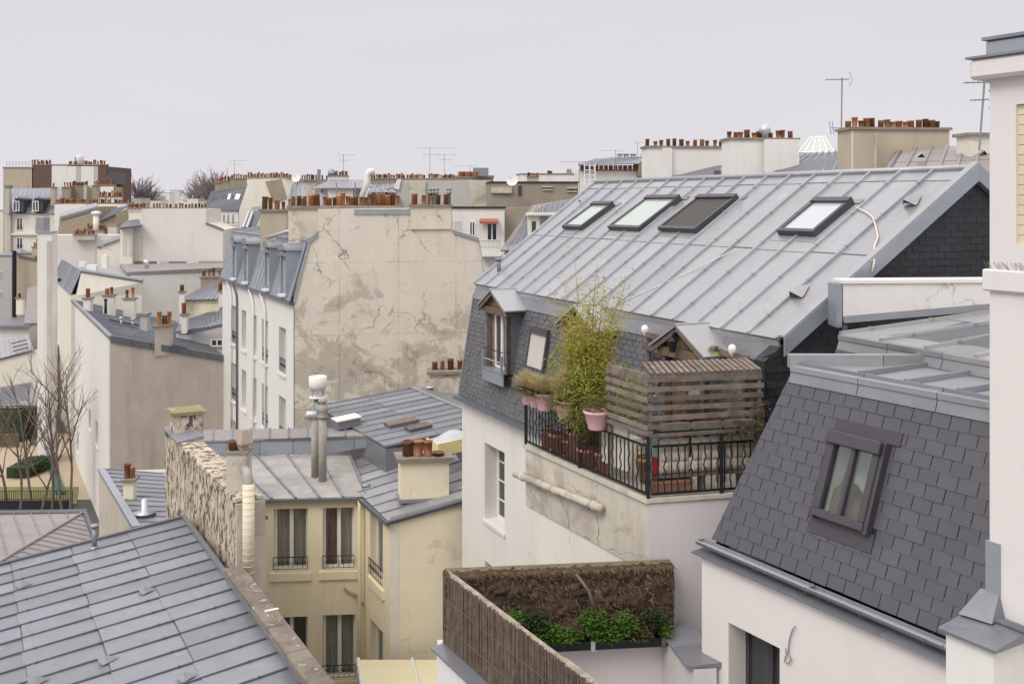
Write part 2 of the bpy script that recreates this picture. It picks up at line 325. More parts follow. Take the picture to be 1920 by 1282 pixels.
def zroof(bld, eL, eR, rR, rL, n, rows, m=zinc, bm_=None, bw=.05, bh=.05, th=.012, name='roof', under=zincd, caps=True, skip=()):
    """zinc roof plane: eave-left, eave-right, ridge-right, ridge-left; n columns of sheets with battens between; rows = fractions of cross joints"""
    nrm = (eR-eL).cross(rL-eL).normalized()
    if nrm.z < 0: nrm = -nrm
    base = MB().hexa([q-nrm*.06 for q in (eL, eR, rR, rL)], [q-nrm*.002 for q in (eL, eR, rR, rL)]).build(name, under, bld)
    e = lambda f: lerp(eL, eR, f); r = lambda f: lerp(rL, rR, f)
    rows = [0]+list(rows)+[1]
    for k in range(n):
        for j in range(len(rows)-1):
            a0, a1 = e(k/n), e((k+1)/n); b0, b1 = r(k/n), r((k+1)/n)
            jo = RN.uniform(-.004, .004)
            v0, v1 = rows[j]+(jo if j else 0), rows[j+1]
            lo, hi = nrm*(th+.006), nrm*th*.4     # each sheet laps over the one below
            q = [lerp(a0, b0, v0), lerp(a1, b1, v0), lerp(a1, b1, v1), lerp(a0, b0, v1)]
            MB().hexa(q, [q[0]+lo, q[1]+lo, q[2]+hi, q[3]+hi]).build('panel', m, base)
    for k in range(n+1):
        a, b = e(k/n), r(k/n); w = (eR-eL).normalized()*bw/2; d = (b-a).normalized()
        if (k in skip): continue
        a = a-d*.012
        mb = MB().hexa([a-w*1.25, a+w*1.25, b+w*1.25, b-w*1.25], [q+nrm*bh for q in (a-w*.8, a+w*.8, b+w*.8, b-w*.8)])
        if caps:
            Ln = (b-a).length; j = 0
            while j*1.0+.5 < Ln:
                c = a+d*(j*1.0+.5)+nrm*bh*.5; mb.cbox(c, w*2.7, d*.035, nrm*(bh+.012)); j += 1
        mb.build('batten', bm_ or m, base)
    return base, nrm
def slates(bld, O, e, g, H, u0, u1, w, h, m, limit=300, holes=(), name='slate_cladding', under=None, lift=.012, jit=.004, cut=None, gap=.009):
    """slates on the plane O + u*e + v*g, v in 0..H, u between u0(v) and u1(v)"""
    nrm = e.cross(g).normalized()
    if nrm.dot(Vector((0, 0, ZC)) - O) < 0: nrm = -nrm
    mb = MB(); lo = -nrm*.05
    def strip(va, vb, ua, ub):
        q = [O+e*ua(va)+g*va, O+e*ub(va)+g*va, O+e*ub(vb)+g*vb, O+e*ua(vb)+g*vb]; mb.hexa([x+lo for x in q], q)
    if cut:
        strip(0, cut[2], u0, u1); strip(cut[3], H, u0, u1); strip(cut[2], cut[3], u0, lambda v: cut[0]); strip(cut[2], cut[3], lambda v: cut[1], u1)
    else: strip(0, H, u0, u1)
    base = mb.build(name, under or slateb, bld)
    todo = []; r = 0
    while r*h < H-.02:
        v0 = r*h; v1 = min(H, v0+h*1.25); k = math.floor(u0(v0)/w)-1
        while True:
            a = (k+(.5 if r % 2 else 0))*w; b = a+w-gap; k += 1
            if a > u1(v0): break
            a = max(a, u0(v0)); b = min(b, u1(v0))
            va, vb = v0, v1; drop = False
            for x0, x1, y0, y1 in holes:
                if va < y1-.01 and v0+h > y0+.01 and a < x1 and b > x0:
                    if va < y0-.02: vb = min(vb, y0)
                    elif v0+h > y1+.02: va = y1
                    elif a < x0-.02: b = min(b, x0)
                    elif b > x1+.02: a = max(a, x1)
                    else: drop = True
            if drop or b-a < .03 or vb-va < .02: continue
            j = RN.uniform(-jit, jit); up = lift*RN.uniform(.7, 1.4)
            q = [O+e*a+g*(va+j), O+e*b+g*(va+j+RN.uniform(-jit, jit)*.5), O+e*min(b, u1(vb))+g*vb, O+e*max(a, u0(vb))+g*vb]
            if (q[2]-q[3]).dot(e) < .01: q[2] = q[3]+e*.01
            todo.append(([q[0]+nrm*(up-.006), q[1]+nrm*(up-.006), q[2], q[3]], [q[0]+nrm*up, q[1]+nrm*up, q[2]+nrm*.004, q[3]+nrm*.004]))
        r += 1
    todo.sort(key=lambda t: (t[0][0]-Vector((0, 0, ZC))).length)
    for a, b in todo[:limit]: MB().hexa(a, b).build('slate', m, base, fix=False)
    if todo[limit:]:
        mb = MB()
        for a, b in todo[limit:]: mb.hexa(a, b)
        tag(mb.build('slate_courses', m, base, fix=False), kind='stuff')
    return base, nrm
def wallface(bld, A, B, z0, z1, ops, m, depth=.22, inward=None, name='wall', back=.3):
    """upright wall A->B with real openings ops = [(s0, s1, za, zb)], reveals going inward"""
    A = v2(A, 0); B = v2(B, 0); u = (B-A).normalized(); Ln = (B-A).length; n = inward.normalized()
    ss = sorted({0, Ln, *[o[0] for o in ops], *[o[1] for o in ops]}); zs = sorted({z0, z1, *[o[2] for o in ops], *[o[3] for o in ops]})
    mb = MB()
    for i in range(len(ss)-1):
        for j in range(len(zs)-1):
            sm, zm = (ss[i]+ss[i+1])/2, (zs[j]+zs[j+1])/2
            if any(o[0] < sm < o[1] and o[2] < zm < o[3] for o in ops): continue
            mb.face(*[A+u*s+UP*z for s, z in ((ss[i], zs[j]), (ss[i+1], zs[j]), (ss[i+1], zs[j+1]), (ss[i], zs[j+1]))])
    for s0, s1, za, zb in ops:
        c = [A+u*s+UP*z for s, z in ((s0, za), (s1, za), (s1, zb), (s0, zb))]
        for k in range(4): mb.face(c[k], c[(k+1) % 4], c[(k+1) % 4]+n*depth, c[k]+n*depth)
    w = mb.build(name, m, bld, fix=False)
    # weld so the front is one sheet
    bm = bmesh.new(); bm.from_mesh(w.data); bmesh.ops.remove_doubles(bm, verts=bm.verts, dist=.0005); bm.to_mesh(w.data); bm.free()
    return w
def window(bld, A, u, n, s0, s1, za, zb, depth=.2, leaves=2, fw=.06, fm=whitep, glass=glassd, curtain=None, split=None, sill=None, rail=None, roomd=0, bars=0, flat=False):
    """casement window set back by depth in an opening; n = inward; parts: frame, pane(s), curtain"""
    A = v2(A, 0); o = A+n*depth
    def R(a, b, c, d, t, off=0.): return (o+u*a+UP*c+n*off, u*(b-a), n*t, UP*(d-c))
    f = MB()
    f.box(*R(s0, s1, za, za+fw, .06)); f.box(*R(s0, s1, zb-fw, zb, .06)); f.box(*R(s0, s0+fw, za+fw, zb-fw, .06)); f.box(*R(s1-fw, s1, za+fw, zb-fw, .06))
    wl = (s1-s0)/leaves
    for k in range(1, leaves): f.box(*R(s0+wl*k-fw*.75, s0+wl*k+fw*.75, za+fw, zb-fw, .07, -.012))
    for k in range(bars):
        zz = za+(zb-za)*(k+1)/(bars+1); f.box(*R(s0+fw, s1-fw, zz-.015, zz+.015, .04, .004))
    win = f.build('window', fm, bld); top = win
    if flat: win = bld       # inside a dormer the panes hang on the dormer itself
    for k in range(leaves):
        MB().box(*R(s0+wl*k+fw*.7, s0+wl*(k+1)-fw*.7, za+fw*.9, zb-fw*.9, .008, .03)).build('pane', glass, win)
    if curtain:
        for k in range(leaves):
            cm = curtain[k % len(curtain)]
            if cm is None: continue
            mb = MB(); N_ = 14; a, b = s0+wl*k+.02, s0+wl*(k+1)-.02; pts = [o+u*(a+(b-a)*j/N_)+n*(.13+.02*math.sin(j*1.9+k)) for j in range(N_+1)]
            for j in range(N_): mb.face(pts[j]+UP*(za+.03), pts[j+1]+UP*(za+.03), pts[j+1]+UP*zb, pts[j]+UP*zb)
            mb.build('curtain', cm, win, True, fix=False)
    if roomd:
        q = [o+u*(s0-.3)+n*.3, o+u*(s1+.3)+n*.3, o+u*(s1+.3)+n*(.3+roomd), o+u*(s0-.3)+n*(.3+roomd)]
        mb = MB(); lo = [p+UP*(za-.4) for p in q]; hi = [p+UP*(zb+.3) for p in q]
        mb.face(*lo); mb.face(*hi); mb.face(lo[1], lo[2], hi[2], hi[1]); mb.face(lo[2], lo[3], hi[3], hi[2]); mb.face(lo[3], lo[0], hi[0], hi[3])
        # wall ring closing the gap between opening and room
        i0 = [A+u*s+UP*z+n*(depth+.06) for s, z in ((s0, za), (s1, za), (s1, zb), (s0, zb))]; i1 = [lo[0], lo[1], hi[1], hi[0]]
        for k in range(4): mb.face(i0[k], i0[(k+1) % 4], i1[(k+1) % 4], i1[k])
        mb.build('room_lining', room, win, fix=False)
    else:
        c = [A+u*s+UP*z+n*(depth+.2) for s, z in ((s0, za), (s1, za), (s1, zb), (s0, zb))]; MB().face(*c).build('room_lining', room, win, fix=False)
    if sill:
        MB().box(A+u*(s0-.06)-n*sill+UP*(za-.09), u*(s1-s0+.12), n*(sill+depth), UP*.085).build('sill', rail and plcream or whitep if sill < .05 else plwhite, win)
    if rail: ironrail(win, A+u*s0-n*.03, u, s1-s0, za+.05, rail)
    return top
def ironrail(par, o, u, L_, z, h, name='window_rail', m=None):
    mb = MB(); o = v2(o, 0); t = Vector((u.y, -u.x, 0))*.012
    mb.tube([o+UP*(z+h), o+u*L_+UP*(z+h)], .014, 6); mb.tube([o+UP*(z+.03), o+u*L_+UP*(z+.03)], .01, 5)
    n = max(3, int(L_/.13))
    for k in range(n+1):
        c = o+u*L_*k/n
        mb.tube([c+UP*(z+.03), c+UP*(z+h)], .008, 5)
        if k < n:   # scroll between the bars
            c2 = c+u*L_/n/2; R_ = min(L_/n/2, h/2)*.85
            mb.tube([c2+u*R_*math.cos(a*.7)*(1-a*.06)+UP*(z+h*.5+R_*math.sin(a*.7)*(1-a*.06)) for a in range(11)], .007, 4)
    return mb.build(name, m or iron, par, fix=False)
def hood(bld, p, d, e, n, s=.3, m=None):
    """small folded zinc roof vent: d = down-slope, e = across"""
    a = p+n*.02; mb = MB()
    tip = a-d*s*.9; l, r, t = a-e*s*.42, a+e*s*.42, a+n*s*.45
    mb.face(tip, l, t); mb.face(tip, t, r); mb.face(l+n*.0, l+d*.06, t+d*.12, t); mb.face(t, t+d*.12, r+d*.06, r); mb.face(l, r, tip)
    return mb.build('roof_vent', m or zinc, bld, fix=False)
def antenna(p, h, label, boom=1.2, dirx=1, els=8, group='television aerials on the roofs', tilt=0, second=True):
    t = thing('aerial', label, 'aerial', p, group); p = Vector(p)
    MB().tube([p, p+UP*h+Vector((tilt, 0, 0))], .022, 6).build('mast', steel, t)
    def bm_(z, L_, n_, ang, vert=False):
        d = Vector((math.cos(ang)*dirx, math.sin(ang), 0)); c = p+UP*z+Vector((tilt*z/h, 0, 0)); mb = MB(); mb.tube([c-d*L_*.3, c+d*L_*.7], .014, 5)
        x = Vector((-d.y, d.x, 0)) if not vert else UP
        for k in range(n_):
            q = c-d*L_*.28+d*L_*.96*k/(n_-1); w = .26-.015*k; mb.tube([q-x*w, q+x*w], .007, 4)
        w = c-d*L_*.3; mb.tube([w-UP*.22, w-d*.1, w+UP*.22], .009, 4)
        mb.build('boom', steel, t)
    bm_(h-.05, boom, els, .15, False)
    if second: bm_(h*.72, boom*.6, 5, .5, False)
    return t
# ================================================================ ground
gm = MB(); gm.face((-400, -20, 0), (400, -20, 0), (400, 900, 0), (-400, 900, 0))
tag(gm.build('ground', asphalt, None, fix=False), kind='structure')

# ================================================================ A: long zinc roof over a slate mansard
ea = Vector((.430, -.903, 0)); ia = Vector((.903, .430, 0))          # along the eave (towards us), and inwards
eL, eR = Wp(-.91, 25.9, -2.05), Wp(4.14, 15.3, -2.05); LA = (eR-eL).length
rR = eR+ia*4.13+UP*2.64; rL = Wp(2.41, 28.54, .59)
A_ = thing('apartment_building', 'long pale ribbed zinc roof with four skylights above slate mansard with three gabled dormers', 'building', Wp(2, 20, -18))
roofA, nA = zroof(A_, eL-ia*.06-UP*.035, eR-ia*.06-UP*.035, rR, rL, 17, (.46, .93), zinc, zincb, bw=.055, bh=.06)
# back slope, ridge roll, verge boards
bR, bL = eR+ia*8.26, eL+ia*8.0
MB().hexa([rL, rR, bR, bL], [q+UP*.03 for q in (rL, rR, bR, bL)]).build('back_slope', zinc2, A_)
MB().tube([rL-ea*.1+UP*.03, rR+ea*.12+UP*.03], .06, 8).build('ridge_roll', zinc, A_, True)
dv = (rR-eR).normalized()
MB().hexa([eR+ea*.02-dv*.1+UP*.07, eR+ea*.16-dv*.1+UP*.07, rR+ea*.16+UP*.1, rR+ea*.02+UP*.1], [q+UP*.03 for q in (eR+ea*.02-dv*.1+UP*.07, eR+ea*.16-dv*.1+UP*.07, rR+ea*.16+UP*.1, rR+ea*.02+UP*.1)]).build('verge_cap', zinc, A_)
MB().hexa([eR+ea*.15-dv*.1-UP*.22, eR+ea*.17-dv*.1-UP*.22, rR+ea*.17-UP*.2, rR+ea*.15-UP*.2], [eR+ea*.15-dv*.1+UP*.07, eR+ea*.17-dv*.1+UP*.07, rR+ea*.17+UP*.1, rR+ea*.15+UP*.1]).build('verge_board', zincb, A_)
d2 = (bR-rR).normalized()
MB().hexa([rR+ea*.0-UP*.2, rR+ea*.17-UP*.2, bR+ea*.17-UP*.2, bR-UP*.2], [rR+UP*.09, rR+ea*.17+UP*.09, bR+ea*.17+UP*.07, bR+UP*.07]).build('verge_board', zincb, A_)
MB().hexa([eL-ea*.1, eL-ea*.0, rL, rL-ea*.1], [q+UP*.07 for q in (eL-ea*.1, eL, rL, rL-ea*.1)]).build('verge_cap', zinc, A_)
# eave fascia and apron in sheets
for k in range(9):
    a, b = eL+ea*(LA*k/9), eL+ea*(LA*(k+1)/9-.01)
    MB().hexa([a-ia*.03-UP*.17, b-ia*.03-UP*.17, b-UP*.17, a-UP*.17], [a-ia*.05-UP*.03, b-ia*.05-UP*.03, b-UP*.03, a-UP*.03]).build('fascia_sheet', zinc, A_)
    MB().hexa([a-ia*.13-UP*.40, b-ia*.13-UP*.40, b-ia*.1-UP*.40, a-ia*.1-UP*.40], [a-ia*.06-UP*.16, b-ia*.06-UP*.16, b-UP*.16, a-UP*.16]).build('apron_sheet', lead, A_)
# mansard
mO = eL-ia*.5-UP*2.85; mg = (ia*.42+UP*2.55); mH = mg.length; mg.normalize()
DS = (2.34, 6.39, 9.89)
mansA, nmA = slates(A_, mO, ea, mg, mH, lambda v: 0, lambda v: LA, .215, .112, slateold, 300, [(s-.58, s+.58, .6, 2.3) for s in DS], name='mansard', lift=.02, gap=.014, jit=.008)
MB().box(mO-ea*.02+nmA*.0, nmA*.03, ea*.06, mg*mH).build('edge_flashing', lead, A_)
# body of the house: party gable far left, gable near right
zb = 0.0
bodyp = [mO+ia*.75, mO+ea*LA+ia*.75, bR, bL]
MB().hexa([v2(q, 0) for q in bodyp], [v2(q, ZC-4.97) for q in bodyp]).build('core_wall', plcream, A_)
g0 = eR-ia*.35+ea*.03
MB().prism([v2(g0, ZC-4.97), g0-UP*.35, eR+ea*.03-UP*.12, rR+ea*.03-UP*.1, bR+ea*.03-UP*.12, v2(bR+ea*.03, ZC-4.97)], -ea*.25).build('gable_wall', slateb, A_)
MB().prism([v2(mO+ea*.02, ZC-4.97), eL+ea*.04-UP*.2, rL+ea*.04-UP*.05, v2(bL, ZC-2.1), v2(bL, ZC-4.97)], ea*.2).build('gable_wall', plcream, A_)
gO = eR+ea*.05-ia*.45-UP*1.7
def gtop(u):   # roof underside height above gO at distance u along ia
    return 1.7-.12+(u-.45)*.639 if u < 4.58 else 1.7-.12+(4.13-(u-4.58))*.639
rowsH = 4.2
def gu0(v): return max(.12 if v < 1.4 else 0, .45+(v-1.5)/.639 if v > 1.5 else .0)
def gu1(v): return 5.6 if v < 3.3 else 4.58+max(0.02, (4.25-v)/.639)
slates(A_, gO, ia, UP, 4.12, gu0, gu1, .30, .118, slateb, 300, name='gable_cladding', lift=.014)
# gutter + facade below it
MB().prism([mO-ia*.16-UP*.02, mO-ia*.18-UP*.1, mO-ia*.03-UP*.14, mO+ia*.05-UP*.12, mO+ia*.05], ea*LA).build('gutter', zincd, A_)
fA = mO+ia*.08; fz = ZC-4.98
def s_at(px, O, e):   # distance along O+e*s that projects to column px
    k = (px-CX)/F; return (k*O.y-O.x)/(e.x-k*e.y)
w0, w1 = s_at(909, fA, ea), s_at(946, fA, ea)
zwt, zwb = P(930, 829, (fA+ea*w0).y).z, P(930, 972, (fA+ea*w0).y).z
x0, x1 = s_at(913, fA, ea), s_at(940, fA, ea); zw2 = P(930, 1050, (fA+ea*w0).y).z
wallface(A_, fA, fA+ea*LA, 0, fz, [(w0, w1, zwb, zwt), (w0, w1, zw2-1.9, zw2)], plwhite, .34, ia, 'facade_wall')
window(A_, fA, ea, ia, w0, w1, zwb, zwt, .34, 1, .07, curtain=None, bars=3, sill=.05)
window(A_, fA, ea, ia, w0, w1, zw2-1.9, zw2, .34, 1, .07, bars=3, sill=.05)
# skylights on the long roof
def skylight(bl, br, tl, kind):
    p0 = onplane(*bl, eL, nA); pr = onplane(*br, eL, nA); pt = onplane(*tl, eL, nA)
    up = dv; w = (pr-p0).dot(ea); h = (pt-p0).dot(up); o = p0; n = nA
    f = MB(); t = .085
    f.box(o, ea*w, up*.09, n*(t+.06)); f.box(o+up*(h-.13), ea*w, up*.13, n*(t+.09)); f.box(o+up*.09, ea*.075, up*(h-.22), n*(t+.06)); f.box(o+up*.09+ea*(w-.075), ea*.075, up*(h-.22), n*(t+.06))
    sk = f.build('skylight', framed, A_)
    MB().box(o+ea*.07+up*.08+n*.02, ea*(w-.14), up*(h-.2), n*(t+.012)).build('blind' if kind is blindd else 'pane', kind, sk)
    MB().box(o-ea*.1-up*.16+n*.016, ea*(w+.2), up*.16, n*.012).build('flashing', zinc, sk)
    MB().box(o-ea*.12+up*h+n*.016, ea*(w+.24), up*.14, n*.02).build('flashing', zinc2, sk)
    return sk
z1 = lambda x, y: (860+x/3, 300+y/3); z2 = lambda x, y: (1200+x/2.667, 100+y/2.667)
skylight(z1(592, 397), z1(690, 407), z1(742, 262), glassg); skylight(z1(850, 402), z1(1020, 414), z1(1047, 230), glassg)
skylight(z1(1132, 410), z1(1325, 432), z1(1332, 228), blindd); skylight(z2(697, 917), z2(865, 937), z2(868, 757), glassw)
for px, py, s in ((1710, 385, .34), (1498, 556, .34), (1095, 380, .3)): hood(A_, onplane(px, py, eL, nA)+nA*.02, -dv, ea, nA, s)
q = onplane(936, 512, eL, nA); MB().tube([q, q+UP*.2-ea*.02, q+UP*.34-ea*.04], [.05, .05, .06], 10).lathe(q+UP*.34-ea*.04, [(.11, 0), (.11, .03), (.02, .05)], 10).build('vent_pipe', zinc2, A_, True)
cb = [onplane(*z2(x, y), eL+nA*.05, nA) for x, y in ((1075, 768), (1130, 795), (1165, 822), (1180, 870), (1190, 920), (1172, 965), (1167, 1010))]
cb += [onplane(*z2(x, y), eR+ea*.2, ea) for x, y in ((1172, 1040), (1160, 1098))]
MB().tube(cb, .016, 6).build('loose_cord', cordm, A_, True)
q0, q1 = onplane(*z1(895, 807), eL+nA*.03, nA), onplane(*z1(1560, 500), eL+nA*.08, nA); MB().tube([q0, lerp(q0, q1, .5)-nA*.03, q1], .008, 5).build('stay_wire', galv, A_)

# gabled dormers
def dormer(s, kind):
    c = mO+ea*s-ia*.02; hw = .60; zt, ze = ZC-2.62, ZC-2.44; zbm = ZC-3.95
    t = MB()                              # cheeks
    for sg in (-1, 1):
        a = c+ea*sg*hw; e_ = ea*(-.05*sg)
        t.hexa([v2(a, zbm), v2(a+e_, zbm), v2(a+e_+ia*.25, zbm), v2(a+ia*.25, zbm)], [v2(a, ze), v2(a+e_, ze), v2(a+e_+ia*.62, ze), v2(a+ia*.62, ze)])
    d = t.build('dormer', zincd, A_)
    pk = v2(c, ZC-2.06)
    for sg in (-1, 1):                    # two zinc roof slopes, overhanging the front
        a = v2(c+ea*sg*(hw+.2), ze-.05); f = -ia*.16; bk = ia*.75
        MB().hexa([a+f, pk+f, pk+bk, a+bk], [q+UP*.035+ea*.01*sg for q in (a+f, pk+f, pk+bk, a+bk)]).build('dormer_roof', zinc, d)
    MB().tube([pk-ia*.17+UP*.03, pk+ia*.75+UP*.03], .03, 6).build('ridge_roll', zinc, d)
    MB().prism([v2(c-ea*(hw+.05), ze-.0), v2(c+ea*(hw+.05), ze-.0), pk-UP*.08], ia*.05).build('pediment', woodw, d)
    for sg in (-1, 1):                    # barge boards
        a = v2(c+ea*sg*(hw+.17), ze-.075); MB().hexa([a-ia*.13-UP*.07, pk-ia*.13-UP*.09, pk-ia*.09-UP*.09, a-ia*.09-UP*.07], [a-ia*.13, pk-ia*.13-UP*.01, pk-ia*.09-UP*.01, a-ia*.09]).build('barge_board', wood, d)
    MB().box(v2(c-ea*(hw+.08), ze-.17)-ia*.06, ea*(2*hw+.16), ia*.14, UP*.16).build('lintel', woodw, d)
    for sg in (-1, 1): MB().box(v2(c+ea*(sg*(hw-.05)-.05), zbm)-ia*.02, ea*.1, ia*.12, UP*(ze-.17-zbm)).build('post', wood, d)
    if kind == 'window':
        o = c-ea*.3
        window(d, o, ea, ia, 0, .82, zbm+.05, zt+.02, .1, 2, .055, curtain=None, flat=True)
        MB().box(v2(c-ea*.5, zbm+.05)+ia*.11, ea*.2, ia*.03, UP*(zt-zbm)).build('shutter', wood, d)
        for zz in (zbm+.25, zbm+.5): MB().tube([v2(c-ea*.55, zz)-ia*.1, v2(c+ea*.55, zz)-ia*.1], .014, 6).build('guard_bar', galv if zz < zbm+.3 else iron, d)
        MB().box(v2(c-ea*.62, zbm-.28)-ia*.1, ea*1.2, ia*.03, UP*.3).build('apron', zincb, d)
        MB().box(v2(c-ea*.62, zbm)-ia*.12, ea*1.2, ia*.25, UP*.04).build('sill', zincb, d)
        for sg in (-.56, .5): MB().box(v2(c+ea*sg, zbm)-ia*.13, ea*.06, ia*.05, UP*.42).build('bracket', zincb, d)
    else:
        MB().box(v2(c-ea*.5, zbm-.9)+ia*.12, ea*1.0, ia*.03, UP*(zt-zbm+.9)).build('door', woodw if kind == 'door' else framed, d)
        MB().box(v2(c-ea*.05, zbm-.5)+ia*.1, ea*.42, ia*.03, UP*1.5).build('pane', glassd, d)
    return d
d1_ = dormer(DS[0], 'window'); dormer(DS[1], 'plain'); d3_ = dormer(DS[2], 'door')
# roof window with grey blind between the first dormers
def mplane(px, py): return onplane(px, py, mO, nmA)
q = mplane(990, 690); w = (mplane(1024, 697)-q).dot(ea); h = (mplane(996, 612)-q).dot(mg)
rw = MB(); rw.box(q, ea*w, mg*.07, nmA*.1).box(q+mg*(h-.12), ea*w, mg*.14, nmA*.13).box(q+mg*.07, ea*.06, mg*(h-.19), nmA*.1).box(q+mg*.07+ea*(w-.06), ea*.06, mg*(h-.19), nmA*.1)
rw = rw.build('roof_window', framed, A_); MB().box(q+ea*.05+mg*.06+nmA*.01, ea*(w-.1), mg*(h-.17), nmA*.07).build('blind', blindg, rw)
MB().box(q-ea*.05-mg*.4+nmA*.008, ea*(w+.1), mg*.4, nmA*.018).build('flashing', lead, rw)
# lantern on the third dormer
c = v2(mO+ea*(DS[2]-.02), ZC-2.33)-ia*.22
ln = thing('wall_lantern', 'black iron lantern hanging in the gable of the dormer above the trellis', 'lantern', c)
MB().lathe(c, [(.02, -.16), (.05, -.15), (.075, .02), (.09, .03), (.02, .1)], 6).build('cage', iron, ln); MB().tube([c+UP*.1, c+UP*.16, c+ia*.2+UP*.17], .012, 6).build('arm', iron, ln)
MB().lathe(c, [(.035, -.14), (.055, .0)], 6).build('glass', glassw, ln)

# ---------------------------------------------------------------- terrace block in front of the mansard
KT = .88          # the terrace floor lies a little above the gutter line
tL, tC, tR = Wp(.27*KT, 19.75*KT, -4.83*KT), Wp(2.2*KT, 16.1*KT, -4.83*KT), Wp(4.35*KT, 16.6*KT, -4.83*KT)
us = (tC-tL).normalized()*KT; ut = (tR-tC).normalized()*KT; ins = Vector((-us.y, us.x, 0)); int_ = Vector((-ut.y, ut.x, 0))
if ins.dot(ia) < 0: ins = -ins
tb1, tb2 = tR+int_*1.6, tL+ins*2.9
MB().prism([tL+UP*-.0, tC, tR, tb1, tb2], UP*-1.0).build('terrace_block', plstain, A_)
fr = [tL+ins*.03, tC+ins*.03+us*-.01, tC+ins*1.2, tb2]
MB().prism([q-UP*1.0 for q in fr], UP*-12.17).build('terrace_wall', plcream, A_, label='cream lower wall under the stained terrace edge, render peeling')
MB().prism([tC-int_*.012+ut*.004-UP*.02, tR-int_*.012-UP*.02, tR+int_*.1-UP*.02, tC+int_*.1+ut*.004-UP*.02], UP*-13.15).build('terrace_front_wall', pllav, A_)
MB().prism([tL-ins*.05-us*.05, tC-ins*.05-int_*.03, tR-int_*.05, tR+int_*.2, tC+int_*.2+ins*.15, tL+ins*.2], UP*.06).build('terrace_coping', plstain, A_)
pp = [tL-us*.25-ins*.1-UP*.50, tL+us*1.4-ins*.1-UP*.43, tL+us*2.9-ins*.1-UP*.36]
MB().tube(pp, .062, 12).build('drain_pipe', plstain, A_, True)
for f in (.1, .5, .93): c = lerp(pp[0], pp[2], f); MB().tube([c-us*.05, c+us*.05], .075, 12).build('pipe_collar', plstain, A_, True)

# ---------------------------------------------------------------- railing
TH = ZC-4.77*KT
rl = thing('terrace_railing', 'black iron railing with alternating straight and wavy bars around the planted terrace', 'railing', tC+UP*.06)
def bars(a, u, Ln, n, ph):
    for k in range(n):
        c = v2(a+u*Ln*(k+.5)/n, TH)
        if (k+ph) % 2: pts = [c+UP*KT*(.07+.74*j/14)+u*(.022*math.sin(j*1.35) if 2 < j < 12 else 0) for j in range(15)]
        else: pts = [c+UP*.07*KT, c+UP*.82*KT]
        MB().tube(pts, .0105, 6, False).build('baluster', iron, rl, True, fix=False)
    for z, hh in ((.05, .03), (.82, .03), (1.02, .045)):
        MB().box(v2(a, TH+z*KT)-u*.01, u*(Ln+.02), Vector((-u.y, u.x, 0))*.035, UP*hh).build('rail', iron, rl)
Ls = (tC-tL).length/KT; Lt = (tR-tC).length/KT
bars(tL, us, Ls, 34, 0); bars(tC, ut, Lt, 19, 1)
for c in (tL, tL+us*Ls*.49, tC, tC+ut*1.28): MB().box(v2(c, TH)-Vector((.022, .022, 0)), Vector((.045, 0, 0)), Vector((0, .045, 0)), UP*1.07*KT).build('post', iron, rl)

# ---------------------------------------------------------------- trellis (slatted screen with a slatted top) on the corner of the terrace
tr = thing('slatted_trellis', 'weathered grey timber slat screen with flat slatted top on the terrace corner', 'trellis', tC+UP*1.1)
zt0, zt1 = TH+1.06*KT, TH+2.0*KT
sa = tC-us*1.17
def slat(a, b, z, hh=.068, th=.022, nm='slat'):
    d = (b-a).normalized(); n = Vector((-d.y, d.x, 0)); j = RN.uniform(-.012, .012)
    MB().hexa([v2(a, z+j), v2(b, z-j), v2(b, z-j)+n*th, v2(a, z+j)+n*th], [v2(a, z+j+hh), v2(b, z-j+hh), v2(b, z-j+hh)+n*th, v2(a, z+j+hh)+n*th]).build(nm, wood, tr)
for k in range(6):
    z = zt0+(.05+k*.152)*KT
    slat(sa-ins*.03-us*RN.uniform(0, .05), tC-ins*.03+us*.02, z); slat(tC-int_*.03-ut*.01, tC+ut*(1.98+RN.uniform(-.02, .06))-int_*.03, z+.005)
for c in (sa, tC+ins*.01, tC+ut*1.93+int_*.0, tC+ut*.02+int_*.02): MB().box(v2(c, TH+.05), Vector((.05, 0, 0)), Vector((0, .05, 0)), UP*(zt1-TH-.02)).build('post', wood, tr)
MB().box(v2(tC-int_*.02, zt1-.04), ut*2.0, int_*.04, UP*.05).build('top_beam', wood, tr); MB().box(v2(tC+ut*.3+int_*.95, zt1-.02), ut*1.9, int_*.04, UP*.05).build('top_beam', wood, tr)
MB().box(v2(sa, zt1-.04), us*1.17, ins*.04, UP*.05).build('top_beam', wood, tr)
for k in range(19):
    a = tC+ut*(.02+k*.105)+int_*-.04; b = a+int_*1.0+ut*.22; d = ut*.068
    MB().hexa([v2(a, zt1+.012), v2(a+d, zt1+.012), v2(b+d, zt1+.03), v2(b, zt1+.03)], [v2(a, zt1+.034), v2(a+d, zt1+.034), v2(b+d, zt1+.052), v2(b, zt1+.052)]).build('top_slat', wood, tr)
slat(tC-us*1.2-ins*.05, tC+us*.05-ins*.05, zt0-.03, .05, .1, 'base_board'); slat(tC-int_*.06, tC+ut*2.0-int_*.06, zt0-.045, .04, .1, 'base_board')
MB().hexa([v2(sa+ins*.5, zt0), v2(sa+ins*.55, zt0), v2(sa+us*1.0+ins*.55, zt1), v2(sa+us*1.0+ins*.5, zt1)], [v2(sa+ins*.5+us*.06, zt0), v2(sa+ins*.55+us*.06, zt0), v2(sa+us*1.06+ins*.55, zt1), v2(sa+us*1.06+ins*.5, zt1)]).build('brace', wood, tr)
